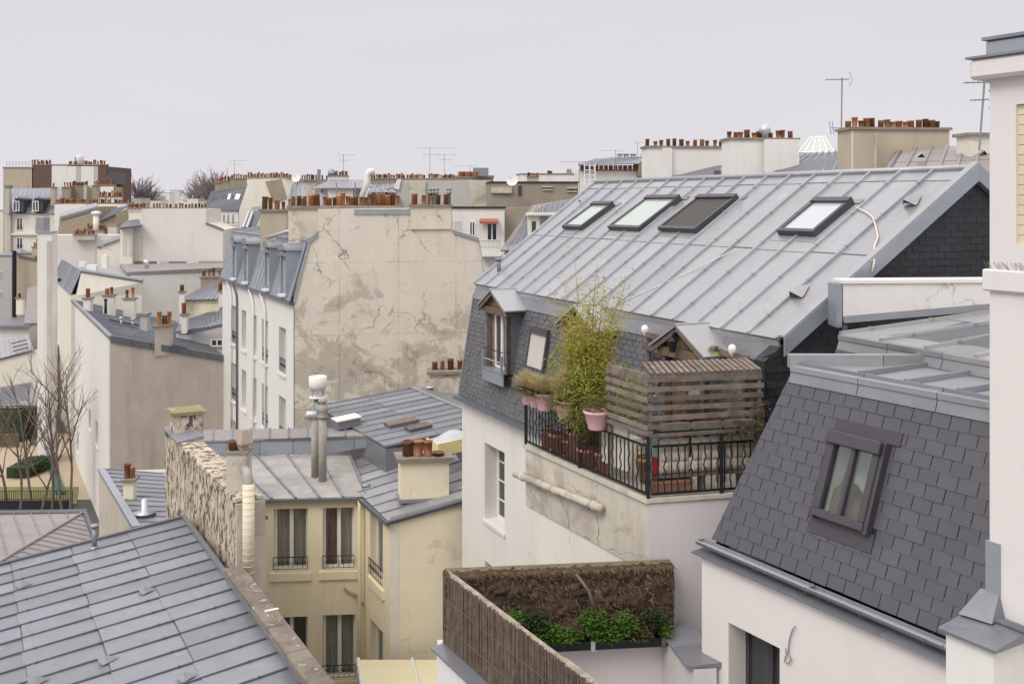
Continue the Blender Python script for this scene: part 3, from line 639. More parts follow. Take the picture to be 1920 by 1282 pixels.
# timber frame standing against the mansard behind the trellis
fm_ = thing('timber_frame', 'dark timber post frame against the slates behind the slatted trellis', 'frame', tC+ins*1.2)
fa, fb = mplane(1222, 690)+nmA*.12, mplane(1402, 745)+nmA*.12
for q in (fa, fb): MB().box(v2(q, TH-.0), ea*.08, ia*.06, UP*(2.1 if q is fa else 2.0)*KT).build('post', wood, fm_)
for zz, o in ((1.75, .0), (2.02, -.0)):
    MB().box(v2(fa-ea*.1, TH+zz*KT)-ia*.04, ea*.75, ia*.04, UP*.09).build('beam', wood, fm_)
MB().box(v2(fb-ea*.75, TH+1.98*KT)-ia*.04, ea*.95, ia*.04, UP*.1).build('beam', wood, fm_)
for q, l in ((v2(fa-ia*.03, TH+2.13*KT), 'pale globe lamp on the timber post left of the trellis dormer'), (v2(fb-ea*.2-ia*.03, TH+2.1*KT), 'pale globe lamp on the timber post right of the trellis dormer')):
    o = MB().lathe(q, [(.015, -.09), (.03, -.06), (.06, -.01), (.07, .04), (.055, .09), (.02, .115)], 10).build('globe_lamp', whitep, None, True); tag(o, l, 'lamp', 'globe lamps on the terrace')
# ================================================================ B: annex between the long roof and the new slate house
B_ = thing('annex_building', 'zinc roofed annex with stained white parapet wall beside the black slate gable', 'building', Wp(6, 14, -18))
a0, a1 = Wp(4.83, 14.6, -1.93), Wp(6.75, 10.2, -1.93); ub = (a1-a0).normalized(); ib = Vector((-ub.y, ub.x, 0)); ib = ib if ib.x > 0 else -ib
p0, p1 = Wp(4.98, 14.98, -1.76), Wp(8.6, 15.3, -1.5)
zroof(B_, a0, a1, a1+ib*2.6+UP*.45, p0+(p1-p0)*.9+UP*-.03, 6, (.5,), zinc, zinc, bw=.06, bh=.06)
MB().hexa([p0, p1, p1+Vector((0, .4, 0)), p0+Vector((0, .4, 0))], [v2(q, ZC-1.2) for q in (p0, p1, p1+Vector((0, .4, 0)), p0+Vector((0, .4, 0)))]).build('parapet_wall', mat('plaster_white_stained', (.74, .71, .68), .9, var=.2, dark=.85, stain=.4, staincol=(.5, .46, .42), stscale=1.2, stth=.6, streak=.3, streakcol=(.5, .47, .45), crack=.6, cscale=.9, bump=.2), B_)
MB().hexa([v2(p0-Vector((.02, .03, 0)), ZC-1.2), v2(p1-Vector((0, .03, 0)), ZC-1.2), v2(p1, ZC-1.2)+Vector((0, .43, 0)), v2(p0, ZC-1.2)+Vector((-.02, .43, 0))], [v2(p0-Vector((.02, .03, 0)), ZC-1.15), v2(p1-Vector((0, .03, 0)), ZC-1.15), v2(p1, ZC-1.15)+Vector((0, .43, 0)), v2(p0, ZC-1.15)+Vector((-.02, .43, 0))]).build('parapet_coping', plwhite, B_)
MB().hexa([p0-Vector((.1, .02, .1)), p0-Vector((.02, .02, .1)), p0+Vector((-.02, .4, -.1)), p0+Vector((-.1, .4, -.1))], [v2(p0-Vector((.1, .02, 0)), ZC-1.21), v2(p0-Vector((.02, .02, 0)), ZC-1.21), v2(p0+Vector((-.02, .4, 0)), ZC-1.21), v2(p0+Vector((-.1, .4, 0)), ZC-1.21)]).build('corner_flashing', zincb, B_)
MB().hexa([p0-Vector((0, .05, .03)), p1-Vector((0, .05, .03)), p1, p0], [p0+Vector((0, -.02, .07)), p1+Vector((0, -.02, .07)), p1+UP*.07, p0+UP*.07]).build('wall_flashing', zinc2, B_)
for k in range(5):
    a, b = lerp(a0, a1, k/5), lerp(a0, a1, (k+1)/5-.003)
    MB().hexa([a-ib*.06-UP*.06, b-ib*.06-UP*.06, b-UP*.06, a-UP*.06], [a-ib*.07+UP*.012, b-ib*.07+UP*.012, b+UP*.012, a+UP*.012]).build('eave_sheet', zinc, B_)
    MB().hexa([a-ib*.1-UP*.22, b-ib*.1-UP*.22, b-ib*.06-UP*.22, a-ib*.06-UP*.22], [a-ib*.04-UP*.055, b-ib*.04-UP*.055, b-UP*.055, a-UP*.055]).build('apron_sheet', lead, B_)
sgB = (ib*.5+UP*1.9).normalized()
slates(B_, a0-ib*.6-UP*2.1, ub, sgB, 1.97, lambda v: 0, lambda v: 4.7, .24, .14, slate, 200, name='mansard')
MB().prism([a0-ib*.55-UP*2.1, a1-ib*.55-UP*2.1, a1+ib*2.6-UP*2.1, p0+(p1-p0)*.9-UP*2.1, p0-UP*2.1], UP*-13.9).build('wall', plgrey, B_)
MB().prism([a0-ib*.5-UP*2.1, a0-UP*.05, p0-UP*.05, p0-UP*2.1], ub*.1).build('gable_end', slateb, B_)

# ================================================================ C: new house with even slates
C_ = thing('slate_house', 'pale rendered house with even dark slate mansard holding one tall roof window', 'house', Wp(5, 11, -18))
ec = Vector((.52, -.854, 0)); ic = Vector((.854, .52, 0)); LC = 7.2
sO = Wp(2.657, 13.23, -4.45); gC = (ic*.833+UP*2.25); HC = gC.length; gC.normalize()
nC = ec.cross(gC).normalized(); nC = nC if nC.dot(Vector((0, 0, ZC))-sO) > 0 else -nC
def cpl(px, py): return onplane(px, py, sO, nC)
wbl, wbr, wtl = cpl(1534, 968), cpl(1628, 1003), cpl(1557, 806)
wu, wv = (wbl-sO).dot(ec), (wbl-sO).dot(gC); ww, wh = (wbr-wbl).dot(ec), (wtl-wbl).dot(gC)
mansC, _ = slates(C_, sO, ec, gC, HC, lambda v: .636*v/HC, lambda v: LC, .242, .16, slate, 300, [(wu-.02, wu+ww+.02, wv-.02, wv+wh+.02)], name='mansard', lift=.012, jit=.003, gap=.011, cut=(wu+.03, wu+ww-.03, wv+.03, wv+wh-.03))
# tall roof window
o = sO+ec*wu+gC*wv+nC*.012; t = nC*.13
f = MB(); f.box(o, ec*ww, gC*.1, t); f.box(o+gC*(wh-.1), ec*ww, gC*.1, t); f.box(o+gC*.1, ec*.09, gC*(wh-.2), t); f.box(o+gC*.1+ec*(ww-.09), ec*.09, gC*(wh-.2), t)
f.box(o+gC*.1+ec*(ww/2-.03), ec*.06, gC*(wh-.2), t*.9)
rwC = f.build('roof_window', framed, C_, bevel=.008)
MB().box(o+gC*(wh-.16)-ec*.02+t*.9, ec*(ww+.04), gC*.15, nC*.06).build('blind_box', framed, rwC, bevel=.01)
MB().box(o-ec*.04+t*.0-gC*.02, ec*.05, gC*(wh+.02), t*.8).build('side_cover', framed, rwC); MB().box(o+ec*(ww-.01)-gC*.02, ec*.06, gC*(wh+.02), t*.8).build('side_cover', framed, rwC)
for k in (0, 1):
    MB().box(o+gC*.1+ec*(.09+k*(ww/2-.06))+t*.55, ec*(ww/2-.12), gC*(wh-.2), nC*.006).build('pane', glassc, rwC)
MB().box(o-gC*.2-ec*.1-nC*.0, ec*(ww+.2), gC*.21, nC*.014).build('flashing', framed, rwC); MB().box(o+gC*wh-ec*.06, ec*(ww+.22), gC*.16, nC*.014).build('flashing', framed, rwC)
# the room seen through the panes
q = [o+ec*.06+gC*.05+nC*.02, o+ec*(ww-.06)+gC*.05+nC*.02, o+ec*(ww-.06)+gC*(wh-.05)+nC*.02, o+ec*.06+gC*(wh-.05)+nC*.02]; dp = ic*.5
rm = MB()
for k in range(4): rm.face(q[k], q[(k+1) % 4], q[(k+1) % 4]+dp, q[k]+dp)
rm.face(*[x+dp for x in q]); rm.build('room_lining', mat('pale_room', (.80, .84, .77), .9, var=.05, bump=0), rwC, fix=False)
c0 = q[0]+(q[1]-q[0])*.0+ic*.12; mb = MB(); pr = [(0, .30), (.1, .36), (.22, .34), (.38, .26), (.55, .22), (.7, .17), (.8, .14), (.85, .02), (.85, 0), (0, 0)]
mb.prism([c0+(q[1]-q[0])*x+(q[3]-q[0])*y for x, y in pr], ic*.25); mb.build('sofa_back', mat('brown_sofa', (.16, .13, .09), .8), rwC)
MB().box(q[0]+(q[1]-q[0])*.74+(q[3]-q[0])*.5+ic*.42, (q[1]-q[0])*.2, ic*.02, (q[3]-q[0])*.22).build('wall_picture', whitep, rwC)
MB().tube([q[0]+(q[1]-q[0])*.07+ic*.25+(q[3]-q[0])*y for y in (.3, .42, .5)], [.05, .035, .02], 8).build('ornament', woodw, rwC)
# top edge: apron, coping, upstand
topL, topR = sO+ec*.636+gC*HC, sO+ec*LC+gC*HC
for k in range(6):
    a, b = lerp(topL, topR, k/6), lerp(topL, topR, (k+1)/6-.002)
    MB().hexa([a-gC*.16+nC*.015, b-gC*.16+nC*.015, b+nC*.02, a+nC*.02], [a-gC*.16+nC*.023, b-gC*.16+nC*.023, b+nC*.03, a+nC*.03]).build('apron_sheet', lead, C_)
    MB().box(a-ic*.05+UP*.0, b-a, ic*.12, UP*.07).build('edge_roll', zinc, C_)
    MB().box(a+ic*.07+UP*.005, b-a, ic*.03, UP*.11).build('edge_upstand', zinc2, C_)
tz = topL+UP*.06; bk0, bk1 = topL+UP*.06+ic*.02, Wp(8.6, 13.05, -2.02)
fz0, fz1 = topL+ic*.1+UP*.06, topR+ic*.1+UP*.06
flat = MB(); flat.prism([fz0, fz1, Vector((bk1.x, fz1.y+1, fz1.z)), v2(bk1, fz1.z+.02), v2(Wp(3.72, 13.3, 0), fz0.z+.02)], UP*-.05); flat = flat.build('flat_roof', zinc, C_)
nb = 0
for px, py, L_ in ((1608, 702, 1.4), (1694, 720, 2.2), (1793, 738, .75), (1880, 757, 2.2)):
    s = s_at(px, fz0, ec); a = fz0+ec*s+ic*.04+UP*.004; L2 = L_
    MB().hexa([a-ec*.04, a+ec*.04, a+ec*.04+ic*L2, a-ec*.04+ic*L2], [a-ec*.025+UP*.06, a+ec*.025+UP*.06, a+ec*.025+ic*(L2-.03)+UP*.06, a-ec*.025+ic*(L2-.03)+UP*.06]).build('batten', zinc2, flat)
b0, b1 = Wp(3.66, 13.12, -2.16), Wp(8.6, 13.05, -2.16)
for k in range(4):
    a, b = lerp(b0, b1, k/4), lerp(b0, b1, (k+1)/4-.002); MB().box(a, b-a, Vector((0, .12, 0)), UP*.17).build('back_upstand', zinc, C_)
qv = fz0+ec*s_at(1830, fz0, ec)+ic*.75+UP*.03
sk = MB().box(qv, ec*.7, ic*.9, UP*.08).build('roof_hatch', framed, C_); MB().box(qv+ec*.06+ic*.06+UP*.08, ec*.58, ic*.78, UP*.01).build('pane', glassw, sk)
# gutter in three lengths with brackets, zinc ledge on the wall head
gO_ = sO-gC*.03+nC*.03
for k in range(4):
    a, b = gO_+ec*(LC*k/4-.12*(k == 0)), gO_+ec*(LC*(k+1)/4-.01); ar = []
    for j in range(7): th = math.pi*j/6; ar.append((-ic*(.075-.075*math.cos(th))-UP*(.075*math.sin(th))))
    mb = MB()
    for j in range(6): mb.face(a+ar[j], b+ar[j], b+ar[j+1], a+ar[j+1])
    mb.face(*[a+x for x in ar]); mb.build('gutter', zinc2, C_, True, fix=False)
    MB().tube([a+ar[6], b+ar[6]], .012, 6).build('gutter_bead', zinc, C_)
for k in range(9):
    a = gO_+ec*(.15+LC*k/9); MB().tube([a+(-ic*(.075-.085*math.cos(math.pi*j/6))-UP*(.085*math.sin(math.pi*j/6))) for j in range(7)], .009, 5).build('gutter_bracket', steel, C_)
wO = sO-ic*.13-UP*.17-ec*.05
for k in range(5):
    a = wO+ec*(LC*k/5-.1*(k == 0)); b = wO+ec*(LC*(k+1)/5-.006)
    MB().hexa([a-ic*.1-UP*.02, b-ic*.1-UP*.02, b+ic*.2, a+ic*.2], [a-ic*.1, b-ic*.1, b+ic*.2+UP*.03, a+ic*.2+UP*.03]).build('ledge_sheet', zinc2, C_)
d0, d1 = s_at(1366, wO, ec), s_at(1462, wO, ec); zd = P(1400, 1180, (wO+ec*(d0+d1)/2).y).z
zd = onplane(1366, 1166, wO, ic).z
wallface(C_, wO, wO+ec*LC, 0, wO.z-.005, [(d0, d1, zd-2.1, zd)], plpink, .32, ic, 'wall')
MB().prism([v2(wO+ic*.001, wO.z-.006), v2(wO+ic*3, wO.z-.006), v2(wO+ic*3, 0), v2(wO+ic*.001, 0)], -ec*.004).build('end_wall', plpink, C_)
MB().prism([sO+ec*.0-UP*.17, topL-UP*.02, topL+ic*2.5-UP*.02, sO+ic*3.3-UP*.17], -ec*.002).build('end_cladding', slate, C_)
window(C_, wO, ec, ic, d0, d1, zd-2.1, zd, .3, 2, .06, framed, glassd, curtain=[curtw, None], roomd=1.5)
qc = [onplane(px, py, wO-ic*.03, ic) for px, py in ((1491, 1173), (1486, 1180), (1480, 1200), (1478, 1222), (1473, 1230), (1471, 1240), (1478, 1243), (1484, 1236), (1480, 1228), (1473, 1222), (1474, 1214))]
MB().tube(qc, .008, 6).build('loose_cable', steel, C_, True)

# ================================================================ D: tall chimney tower at the right
D_ = thing('chimney_tower', 'tall pale rendered chimney shaft with corniced top and cream tiled recess', 'chimney', Wp(5.5, 8.5, -18))
F0 = Wp(4.40, 9.17, 0); n_ = ic
def tbox(o, l, dpt, z0, z1, nm, m, par=D_, bev=0): return MB().box(v2(F0+ec*o[0]+ic*o[1], ZC+z0), ec*l, ic*dpt, UP*(z1-z0)).build(nm, m, par, bevel=bev)
r0 = s_at(1905, F0, ec); rz0, rz1 = onplane(1906, 459, F0, ic).z, onplane(1906, 196, F0, ic).z
wallface(D_, F0, F0+ec*2.4, 0, ZC+1.15, [(r0, r0+1.0, rz0, rz1)], plpink, .05, ic, 'shaft_front')
mb = MB(); mb.face(*[v2(F0+ic*a, z) for a, z in ((0, 0), (1.3, 0), (1.3, ZC+1.15), (0, ZC+1.15))]); mb.face(*[v2(F0+ec*2.4+ic*a, z) for a, z in ((0, 0), (1.3, 0), (1.3, ZC+1.15), (0, ZC+1.15))])
mb.face(*[v2(F0+ic*1.3+ec*a, z) for a, z in ((0, 0), (2.4, 0), (2.4, ZC+1.15), (0, ZC+1.15))]); mb.build('shaft_sides', plpink, D_, fix=False)
nr = 14
for k in range(nr):
    for j in range(3):
        off = .0 if k % 2 else -.17
        a, b = max(0, j*.34+off), min(1.0, (j+1)*.34+off)
        if b-a < .02: continue
        MB().box(v2(F0+ec*(r0+a)+ic*.035, rz0+(rz1-rz0)*k/nr), ec*(b-a-.006), ic*.03, UP*((rz1-rz0)/nr-.006)).build('tile', tilem, D_)
m_ = MB(); m_.face(*[v2(F0+ec*s+ic*.05, z) for s, z in ((r0, rz0), (r0+1, rz0), (r0+1, rz1), (r0, rz1))]); m_.build('recess_back', plcream, D_, fix=False)
tbox((-.13, -.13), 2.7, 1.56, 1.14, 1.33, 'cornice', plpink, bev=.03); tbox((-.15, -.15), 2.7, 1.6, 1.332, 1.352, 'cornice_sheet', lead)
tbox((-.03, -.03), 2.5, 1.3, 1.352, 1.50, 'top_cap', zincb, bev=.02); tbox((-.05, -.05), 2.5, 1.34, 1.50, 1.53, 'cap_sheet', lead)
tbox((-.05, -.05), 2.5, 1.4, -.80, -.60, 'ledge', plpink, bev=.015)
MB().lathe(v2(F0+ec*.45+ic*.35, ZC+1.53), [(.03, 0), (.03, .02), (.08, .04), (.08, .07), (.03, .1)], 10).build('vent_cap', steel, D_, True)
mb = MB()
for k in range(46):
    c = v2(F0+ec*(RN.uniform(0, .7))-ic*RN.uniform(.0, .04), ZC-.6); mb.tube([c, c+UP*.07+ec*RN.uniform(-.07, .02)-ic*.02], .002, 3, False)
tag(mb.build('bird_spikes', steel, D_, fix=False), kind='stuff')
# pier with zinc cap at its foot
pn = Wp(4.16, 8.6, -3.86); 
pr_ = thing('zinc_capped_pier', 'short white rendered pier with a square zinc cap at the foot of the tall chimney', 'pier', v2(pn, 0))
MB().prism([v2(pn-ec*.46, 0), v2(pn, 0), v2(pn+ic*.5, 0), v2(pn-ec*.46+ic*.5, 0)], UP*(pn.z)).build('shaft', plwhite, pr_)
ov = .05; cq = [pn-ec*(.46+ov)-ic*ov, pn+ec*ov-ic*ov, pn+ec*ov+ic*(.5), pn-ec*(.46+ov)+ic*.5]
MB().hexa([x+UP*.002 for x in cq], [cq[0]+UP*.03, cq[1]+UP*.03, cq[2]+UP*.1, cq[3]+UP*.1]).build('cap', zinc2, pr_)
MB().tube([cq[1]+ic*.44+UP*.1, cq[0]+ic*.44+ec*.2+UP*.1], .035, 8).build('cap_roll', zincd, pr_)
MB().box(v2(F0-ec*.03-ic*.02, pn.z+.1), ec*.14, ic*.03, UP*.66).build('step_flashing', zincb, pr_); MB().hexa([cq[3]-ic*.25+UP*.09, cq[3]-ic*.2+ec*.3+UP*.09, cq[3]+ec*.3+UP*.1, cq[3]+UP*.1], [v2(F0-ec*.08-ic*.015, pn.z+.3), v2(F0+ec*.1-ic*.015, pn.z+.3), v2(F0+ec*.1, pn.z+.3), v2(F0-ec*.08, pn.z+.3)]).build('flashing_foot', zinc2, pr_)
# ================================================================ N: white street house with zinc mansard, tall stained gable
N_ = thing('white_town_house', 'white house with blue-grey zinc mansard, four arched dormers and a tall stained blank gable', 'house', Wp(-9, 48, -18))
n0, n1 = Wp(-9.18, 42, -4.18), Wp(-16.2, 55.8, -4.18); un = (n1-n0).normalized(); LN = (n1-n0).length; in_ = Vector((un.y, -un.x, 0)); in_ = in_ if in_.x > 0 else -in_
ug = Vector((1, .228, 0)).normalized(); ng = Vector((-ug.y, ug.x, 0))
def gp(px, py): return onplane(px, py, n0, ng)
prof = [(552, 568), (580, 455), (597, 440), (597, 392), (660, 391), (760, 390), (847, 388), (850, 436), (899, 451), (909, 516), (925, 620)]
gpts = [gp(*q) for q in prof]
MB().prism([v2(gpts[0], 0)]+gpts+[v2(gpts[-1], 0)], ng*.5).build('gable_wall', plgable, N_)
cols = [(522.8, 536), (491, 502.5), (472.5, 481), (453, 461.5), (433, 442)]
fn = n0-in_*.03
def sN(px): return s_at(px, fn, un)
dz = (fn+un*sN(529)).y; zt_ = P(529, 614, dz).z
ops = []
for c in cols:
    a, b = sorted((sN(c[0]), sN(c[1])))
    for r in range(4): ops.append((a, b, zt_-2.02-3.05*r, zt_-3.05*r))
wallface(N_, fn, fn+un*LN, 0, ZC-4.2, ops, plwhite, .28, in_, 'facade_wall')
for k, (a, b, za, zb_) in enumerate(ops):
    if k % 4 == 3: continue
    window(N_, fn, un, in_, a, b, za, zb_, .28, 2, .06, sill=.09, curtain=None)
    if k // 4 in (0, 1, 4): ironrail(N_, fn+un*a-in_*-.04, un, b-a, za+.05, .6)
MB().hexa([v2(q, 0) for q in (n0+in_*.8+un*.6, n1+in_*.8, n1+in_*8, n0+in_*8+un*.6)], [v2(q, ZC-4.2) for q in (n0+in_*.8+un*.6, n1+in_*.8, n1+in_*8, n0+in_*8+un*.6)]).build('core_wall', plcream, N_)
mf = MB(); mf.face(*[v2(q, z) for q, z in ((n1, 0), (n1+in_*8, 0), (n1+in_*8, ZC-1), (n1+in_*.7, ZC-1.6), (n1, ZC-4.18))]); mf.build('far_gable', plcream, N_, fix=False)
MB().prism([n0-in_*.22+UP*.06, n0-in_*.24-UP*.06, n0-in_*.05-UP*.12, n0+UP*.0], un*LN).build('gutter', zincd, N_)
mb_, mt_ = n0-in_*.12+UP*.05, n0+in_*.62+UP*2.6
zroof(N_, mb_+un*LN, mb_+un*.3, mt_+un*.3, mt_+un*LN, 24, (.5,), zincb, zincb, bw=.06, bh=.05, name='mansard', caps=False)
zroof(N_, mt_+un*LN, mt_, mt_+in_*4.2+UP*.85, mt_+in_*4.2+UP*.85+un*LN, 20, (.5,), zinc2, zinc2, name='upper_roof', caps=False)
MB().tube([mt_-un*.05, mt_+un*LN], .07, 6).build('break_roll', zinc2, N_)
for a, b in ((gpts[0], gpts[1]), (gpts[1], gpts[2]), (gpts[7], gpts[8]), (gpts[8], gpts[9]), (gpts[9], gpts[10])):
    MB().hexa([a-ng*.06-UP*.05, b-ng*.06-UP*.05, b+ng*.5-UP*.05, a+ng*.5-UP*.05], [a-ng*.06+UP*.12+ug*-.05, b-ng*.06+UP*.12+ug*-.05, b+ng*.55+UP*.12, a+ng*.55+UP*.12]).build('verge_flashing', zincb, N_)
MB().box(gp(664, 402)-ng*.05, (gp(786, 402)-gp(664, 402)), ng*.6, UP*.22).build('coping_sheet', zincb, N_)
for px0, px1 in ((524, 541), (496, 508), (457, 468), (435, 446)):      # arched dormers
    s = (s_at(px0, mb_, un)+s_at(px1, mb_, un))/2; c = mb_+un*s-in_*.03; hw = .52; z0, z1 = ZC-4.0, ZC-2.0
    ds = MB()
    for sg in (-1, 1): a = c+un*sg*hw; ds.hexa([v2(a, z0), v2(a-un*.12*sg, z0), v2(a-un*.12*sg+in_*.2, z0), v2(a+in_*.2, z0)], [v2(a, z1), v2(a-un*.12*sg, z1), v2(a-un*.12*sg+in_*.85, z1), v2(a+in_*.85, z1)])
    d = ds.build('dormer', zincb, N_); arc = [(math.cos(math.pi*j/8)*(hw+.1), math.sin(math.pi*j/8)*.3) for j in range(9)]
    MB().prism([v2(c-in_*.1+un*x, z1+y) for x, y in arc], in_*1.1).build('dormer_roof', zinc2, d)
    MB().prism([v2(c-in_*.06+un*x*.86, z1-.25+y*.7) for x, y in arc]+[v2(c-in_*.06-un*(hw-.1), z1-.25)], in_*.1).build('dormer_head', zinc2, d)
    window(d, c-un*(hw-.12), un, in_, 0, 2*hw-.24, z0+.1, z1-.22, .12, 2, .06, flat=True)
    MB().box(v2(c-un*.4-in_*.15, z0+.0), un*.8, in_*.25, UP*.09).build('sill', whitep, d)
for px, m_ in ((436, plwhite), (447, zincd), (478, plwhite), (500, plwhite)):     # down pipes
    s = s_at(px, fn, un); c = fn+un*s-in_*.08; MB().tube([v2(c-in_*.1+un*.5, ZC-4.2), v2(c+un*.15, ZC-4.75), v2(c, ZC-5.0), v2(c, 2)], .055, 8).build('down_pipe', m_, N_, True)
for a, b in ((590, 545), (560, 500)):   # pipes lying on the upper roof
    q0, q1 = P(a, 428, 44.5), P(b, 446, 46); MB().tube([q0, q1], .09, 8).build('roof_pipe', galv, N_, True)
# chimneys along the top of the gable
stackpx(N_, 488, 536, 397, 470, 47, 4, pltan, .8, poth=.5, cap=.12)
stackpx(N_, 541, 600, 392, 470, 43.2, 5, plgable, .7, poth=.45, cap=.14); stackpx(N_, 604, 748, 391, 420, 42.8, 17, plgable, .7, poth=.46, cap=.13, skip=.05, sl=.228)
c = stackpx(N_, 770, 846, 388, 430, 43.0, 5, plgable, .65, poth=.48, cap=.1, sl=.228)
for px in (805, 811, 818, 842): pot(c, P(px, 384, 43.6), .75, 3)
ch = stackpx(N_, 806, 872, 702, 760, 41.3, 4, plgable, .8, poth=.38, cap=.12, name='low_chimney', over=.12)
MB().lathe(P(806, 742, 40.9), [(.16, 0), (.16, .3), (.2, .32), (.2, .4)], 10).build('steel_flue', galv, N_, True)

# ================================================================ H: low zinc roofs at the foot of the gable
H_ = thing('low_zinc_roof_house', 'low grey zinc roofs with hatches at the foot of the stained gable', 'house', Wp(-4, 33, -18))
hE0, hE1, hR1, hR0 = Wp(-6.9, 35.3, -7.2), Wp(-3.75, 29.5, -7.2), Wp(-.55, 31.2, -6.86), Wp(-3.72, 37, -6.86)
zroof(H_, hE0, hE1, hR1, hR0, 10, (.5,), zinc2, zinc2, name='roof')
MB().hexa([hR0, hR1, Wp(1.5, 32.5, -7.4), Wp(-1.5, 38.2, -7.4)], [q+UP*.03 for q in (hR0, hR1, Wp(1.5, 32.5, -7.4), Wp(-1.5, 38.2, -7.4))]).build('right_slope', zinc2, H_)
MB().tube([hR0+UP*.03, hR1+UP*.03], .05, 6).build('ridge_roll', zincb, H_)
for q, r in (((hE0, hE1), 0),): MB().prism([hE0-UP*.06, hE1-UP*.06, v2(hR1, ZC-7.26), v2(hR0, ZC-7.26)], UP*-10.7).build('wall', zinc2, H_)
MB().prism([hE0-UP*.06, hR0-UP*.06, hR0-UP*.5, hE0-UP*.5], un*.1).build('end_wall', plgable, H_)
s0, s1, s2, s3 = P(364, 829, 31), P(790, 815, 30.9), P(790, 800, 32.4), P(364, 806, 32.4)
zroof(H_, s0+UP*.02, s1+UP*.02, s2, s3, 12, (), zincbrown, zinc2, name='rear_strip_roof', caps=False)
bz = [P(364, 858, 31), P(612, 850, 31), P(771, 826, 30.85)]
for a, b, n in ((bz[0], bz[1], 4), (bz[1], bz[2], 3)):
    for k in range(n):
        p, q = lerp(a, b, k/n), lerp(a, b, (k+1)/n-.004)
        hp, hq = (.47 if a is bz[0] else .47-.33*k/n), (.47 if a is bz[0] else .47-.33*(k+1)/n)
        MB().hexa([p, q, q+Vector((0, .1, 0)), p+Vector((0, .1, 0))], [p+UP*hp, q+UP*hq, q+UP*hq+Vector((0, .1, 0)), p+UP*hp+Vector((0, .1, 0))]).build('upstand_sheet', zincb, H_)
        MB().box(p+UP*hp-Vector((0, .03, 0)), q-p+UP*(hq-hp), Vector((0, .16, 0)), UP*.035).build('upstand_cap', zinc, H_)
def hpl(px, py): return onplane(px, py, hE0, (hE1-hE0).cross(hR0-hE0).normalized())
uh = (hE1-hE0).normalized(); gh = (hR0-hE0).normalized(); nh = uh.cross(gh).normalized(); nh = nh if nh.z > 0 else -nh
for px, py, w, l in ((742, 798, 1.0, .55), (780, 806, .75, .5)):        # plank covered roof lights
    o = hpl(px-22, py); hx = MB().box(o, gh*w, uh*l, nh*.1).build('roof_light', zincd, H_)
    for j in range(4): MB().box(o+uh*(l*j/4)+nh*.1, gh*w, uh*(l/4-.015), nh*.025).build('plank', wood, hx)
o = hpl(625, 800); MB().box(o, gh*.75, uh*.55, nh*.26).build('roof_box', zinc2, H_); MB().box(o+nh*.26-gh*.04-uh*.04, gh*.83, uh*.63, nh*.04).build('box_lid', plcream, H_)
o = hpl(800, 838); sk = MB().box(o, gh*1.25, uh*1.1, nh*.22).build('dome_light', zinc2, H_)
mb = MB()
for j in range(7):
    for i in range(7):
        def dm(i, j): return o+gh*(.08+1.09*i/7)+uh*(.06+.98*j/7)+nh*(.24+.26*math.sin(math.pi*i/7)*math.sin(math.pi*j/7))
        mb.face(dm(i, j), dm(i+1, j), dm(i+1, j+1), dm(i, j+1))
mb.build('dome', glassw, sk, True, fix=False)
MB().box(o-gh*.12+uh*1.1, gh*.9, uh*.05, nh*.36).build('yellow_board', yellowb, sk); MB().box(o-gh*.1+uh*.25, gh*.05, uh*.85, nh*.34).build('yellow_board', yellowb, sk)
MB().box(o+gh*1.15+uh*.1+nh*.24, gh*.05, uh*.9, nh*.3).build('white_frame', whitep, sk)

# ================================================================ G: cream-yellow courtyard house
G_ = thing('yellow_house', 'cream yellow courtyard house with tall curtained windows, iron window guards and zinc roof', 'house', Wp(-4, 27, -18))
g0, g1, g2, g3 = Wp(-7.35, 27.75, -8.22), Wp(-4.2, 28, -8.22), Wp(-3.16, 25.9, -8.22), Wp(-1.05, 26.35, -7.76)
uf = (v2(g1, 0)-v2(g0, 0)).normalized(); uw = (v2(g2, 0)-v2(g1, 0)).normalized(); ur = (v2(g3, 0)-v2(g2, 0)).normalized()
nf, nw, nr = [Vector((-q.y, q.x, 0)) for q in (uf, uw, ur)]; nw = -nw if nw.x < 0 else nw
def zat(px, py, O, n): return onplane(px, py, O, n).z
def opx(x0, x1, y0, y1, O, u, n): a, b = s_at(x0, O, u), s_at(x1, O, u); return (a, b, onplane((x0+x1)/2, y1, O, n).z, onplane((x0+x1)/2, y0, O, n).z)
of = [opx(513, 577, 953, 1070, g0, uf, nf), opx(605, 664, 951, 1067, g0, uf, nf), opx(513, 577, 1156, 1276, g0, uf, nf), opx(605, 666, 1152, 1272, g0, uf, nf)]
wallface(G_, g0, g1, 0, g0.z-.03, of, plyel, .2, nf, 'front_wall')
cur = [[curt, curt], [curtb, curt], [None, None], [curt, curt]]
for k, o_ in enumerate(of):
    w = window(G_, g0, uf, nf, *o_, .2, 2, .07, curtain=cur[k], sill=None, roomd=1.2, glass=glassc)
    MB().box(v2(g0, 0)+uf*(o_[0]-.1)-nf*.07+UP*(o_[2]-.26), uf*(o_[1]-o_[0]+.2), nf*.12, UP*.22).build('sill', plyel, w)
    if k != 2: ironrail(w, v2(g0, 0)+uf*o_[0]-nf*.04, uf, o_[1]-o_[0], o_[2]+.04, .36)
os_ = [opx(694, 719, 968, 1088, g1, uw, nw), opx(694, 719, 1172, 1290, g1, uw, nw)]
wallface(G_, g1, g2, 0, g1.z-.03, os_, plyel, .2, nw, 'side_wall')
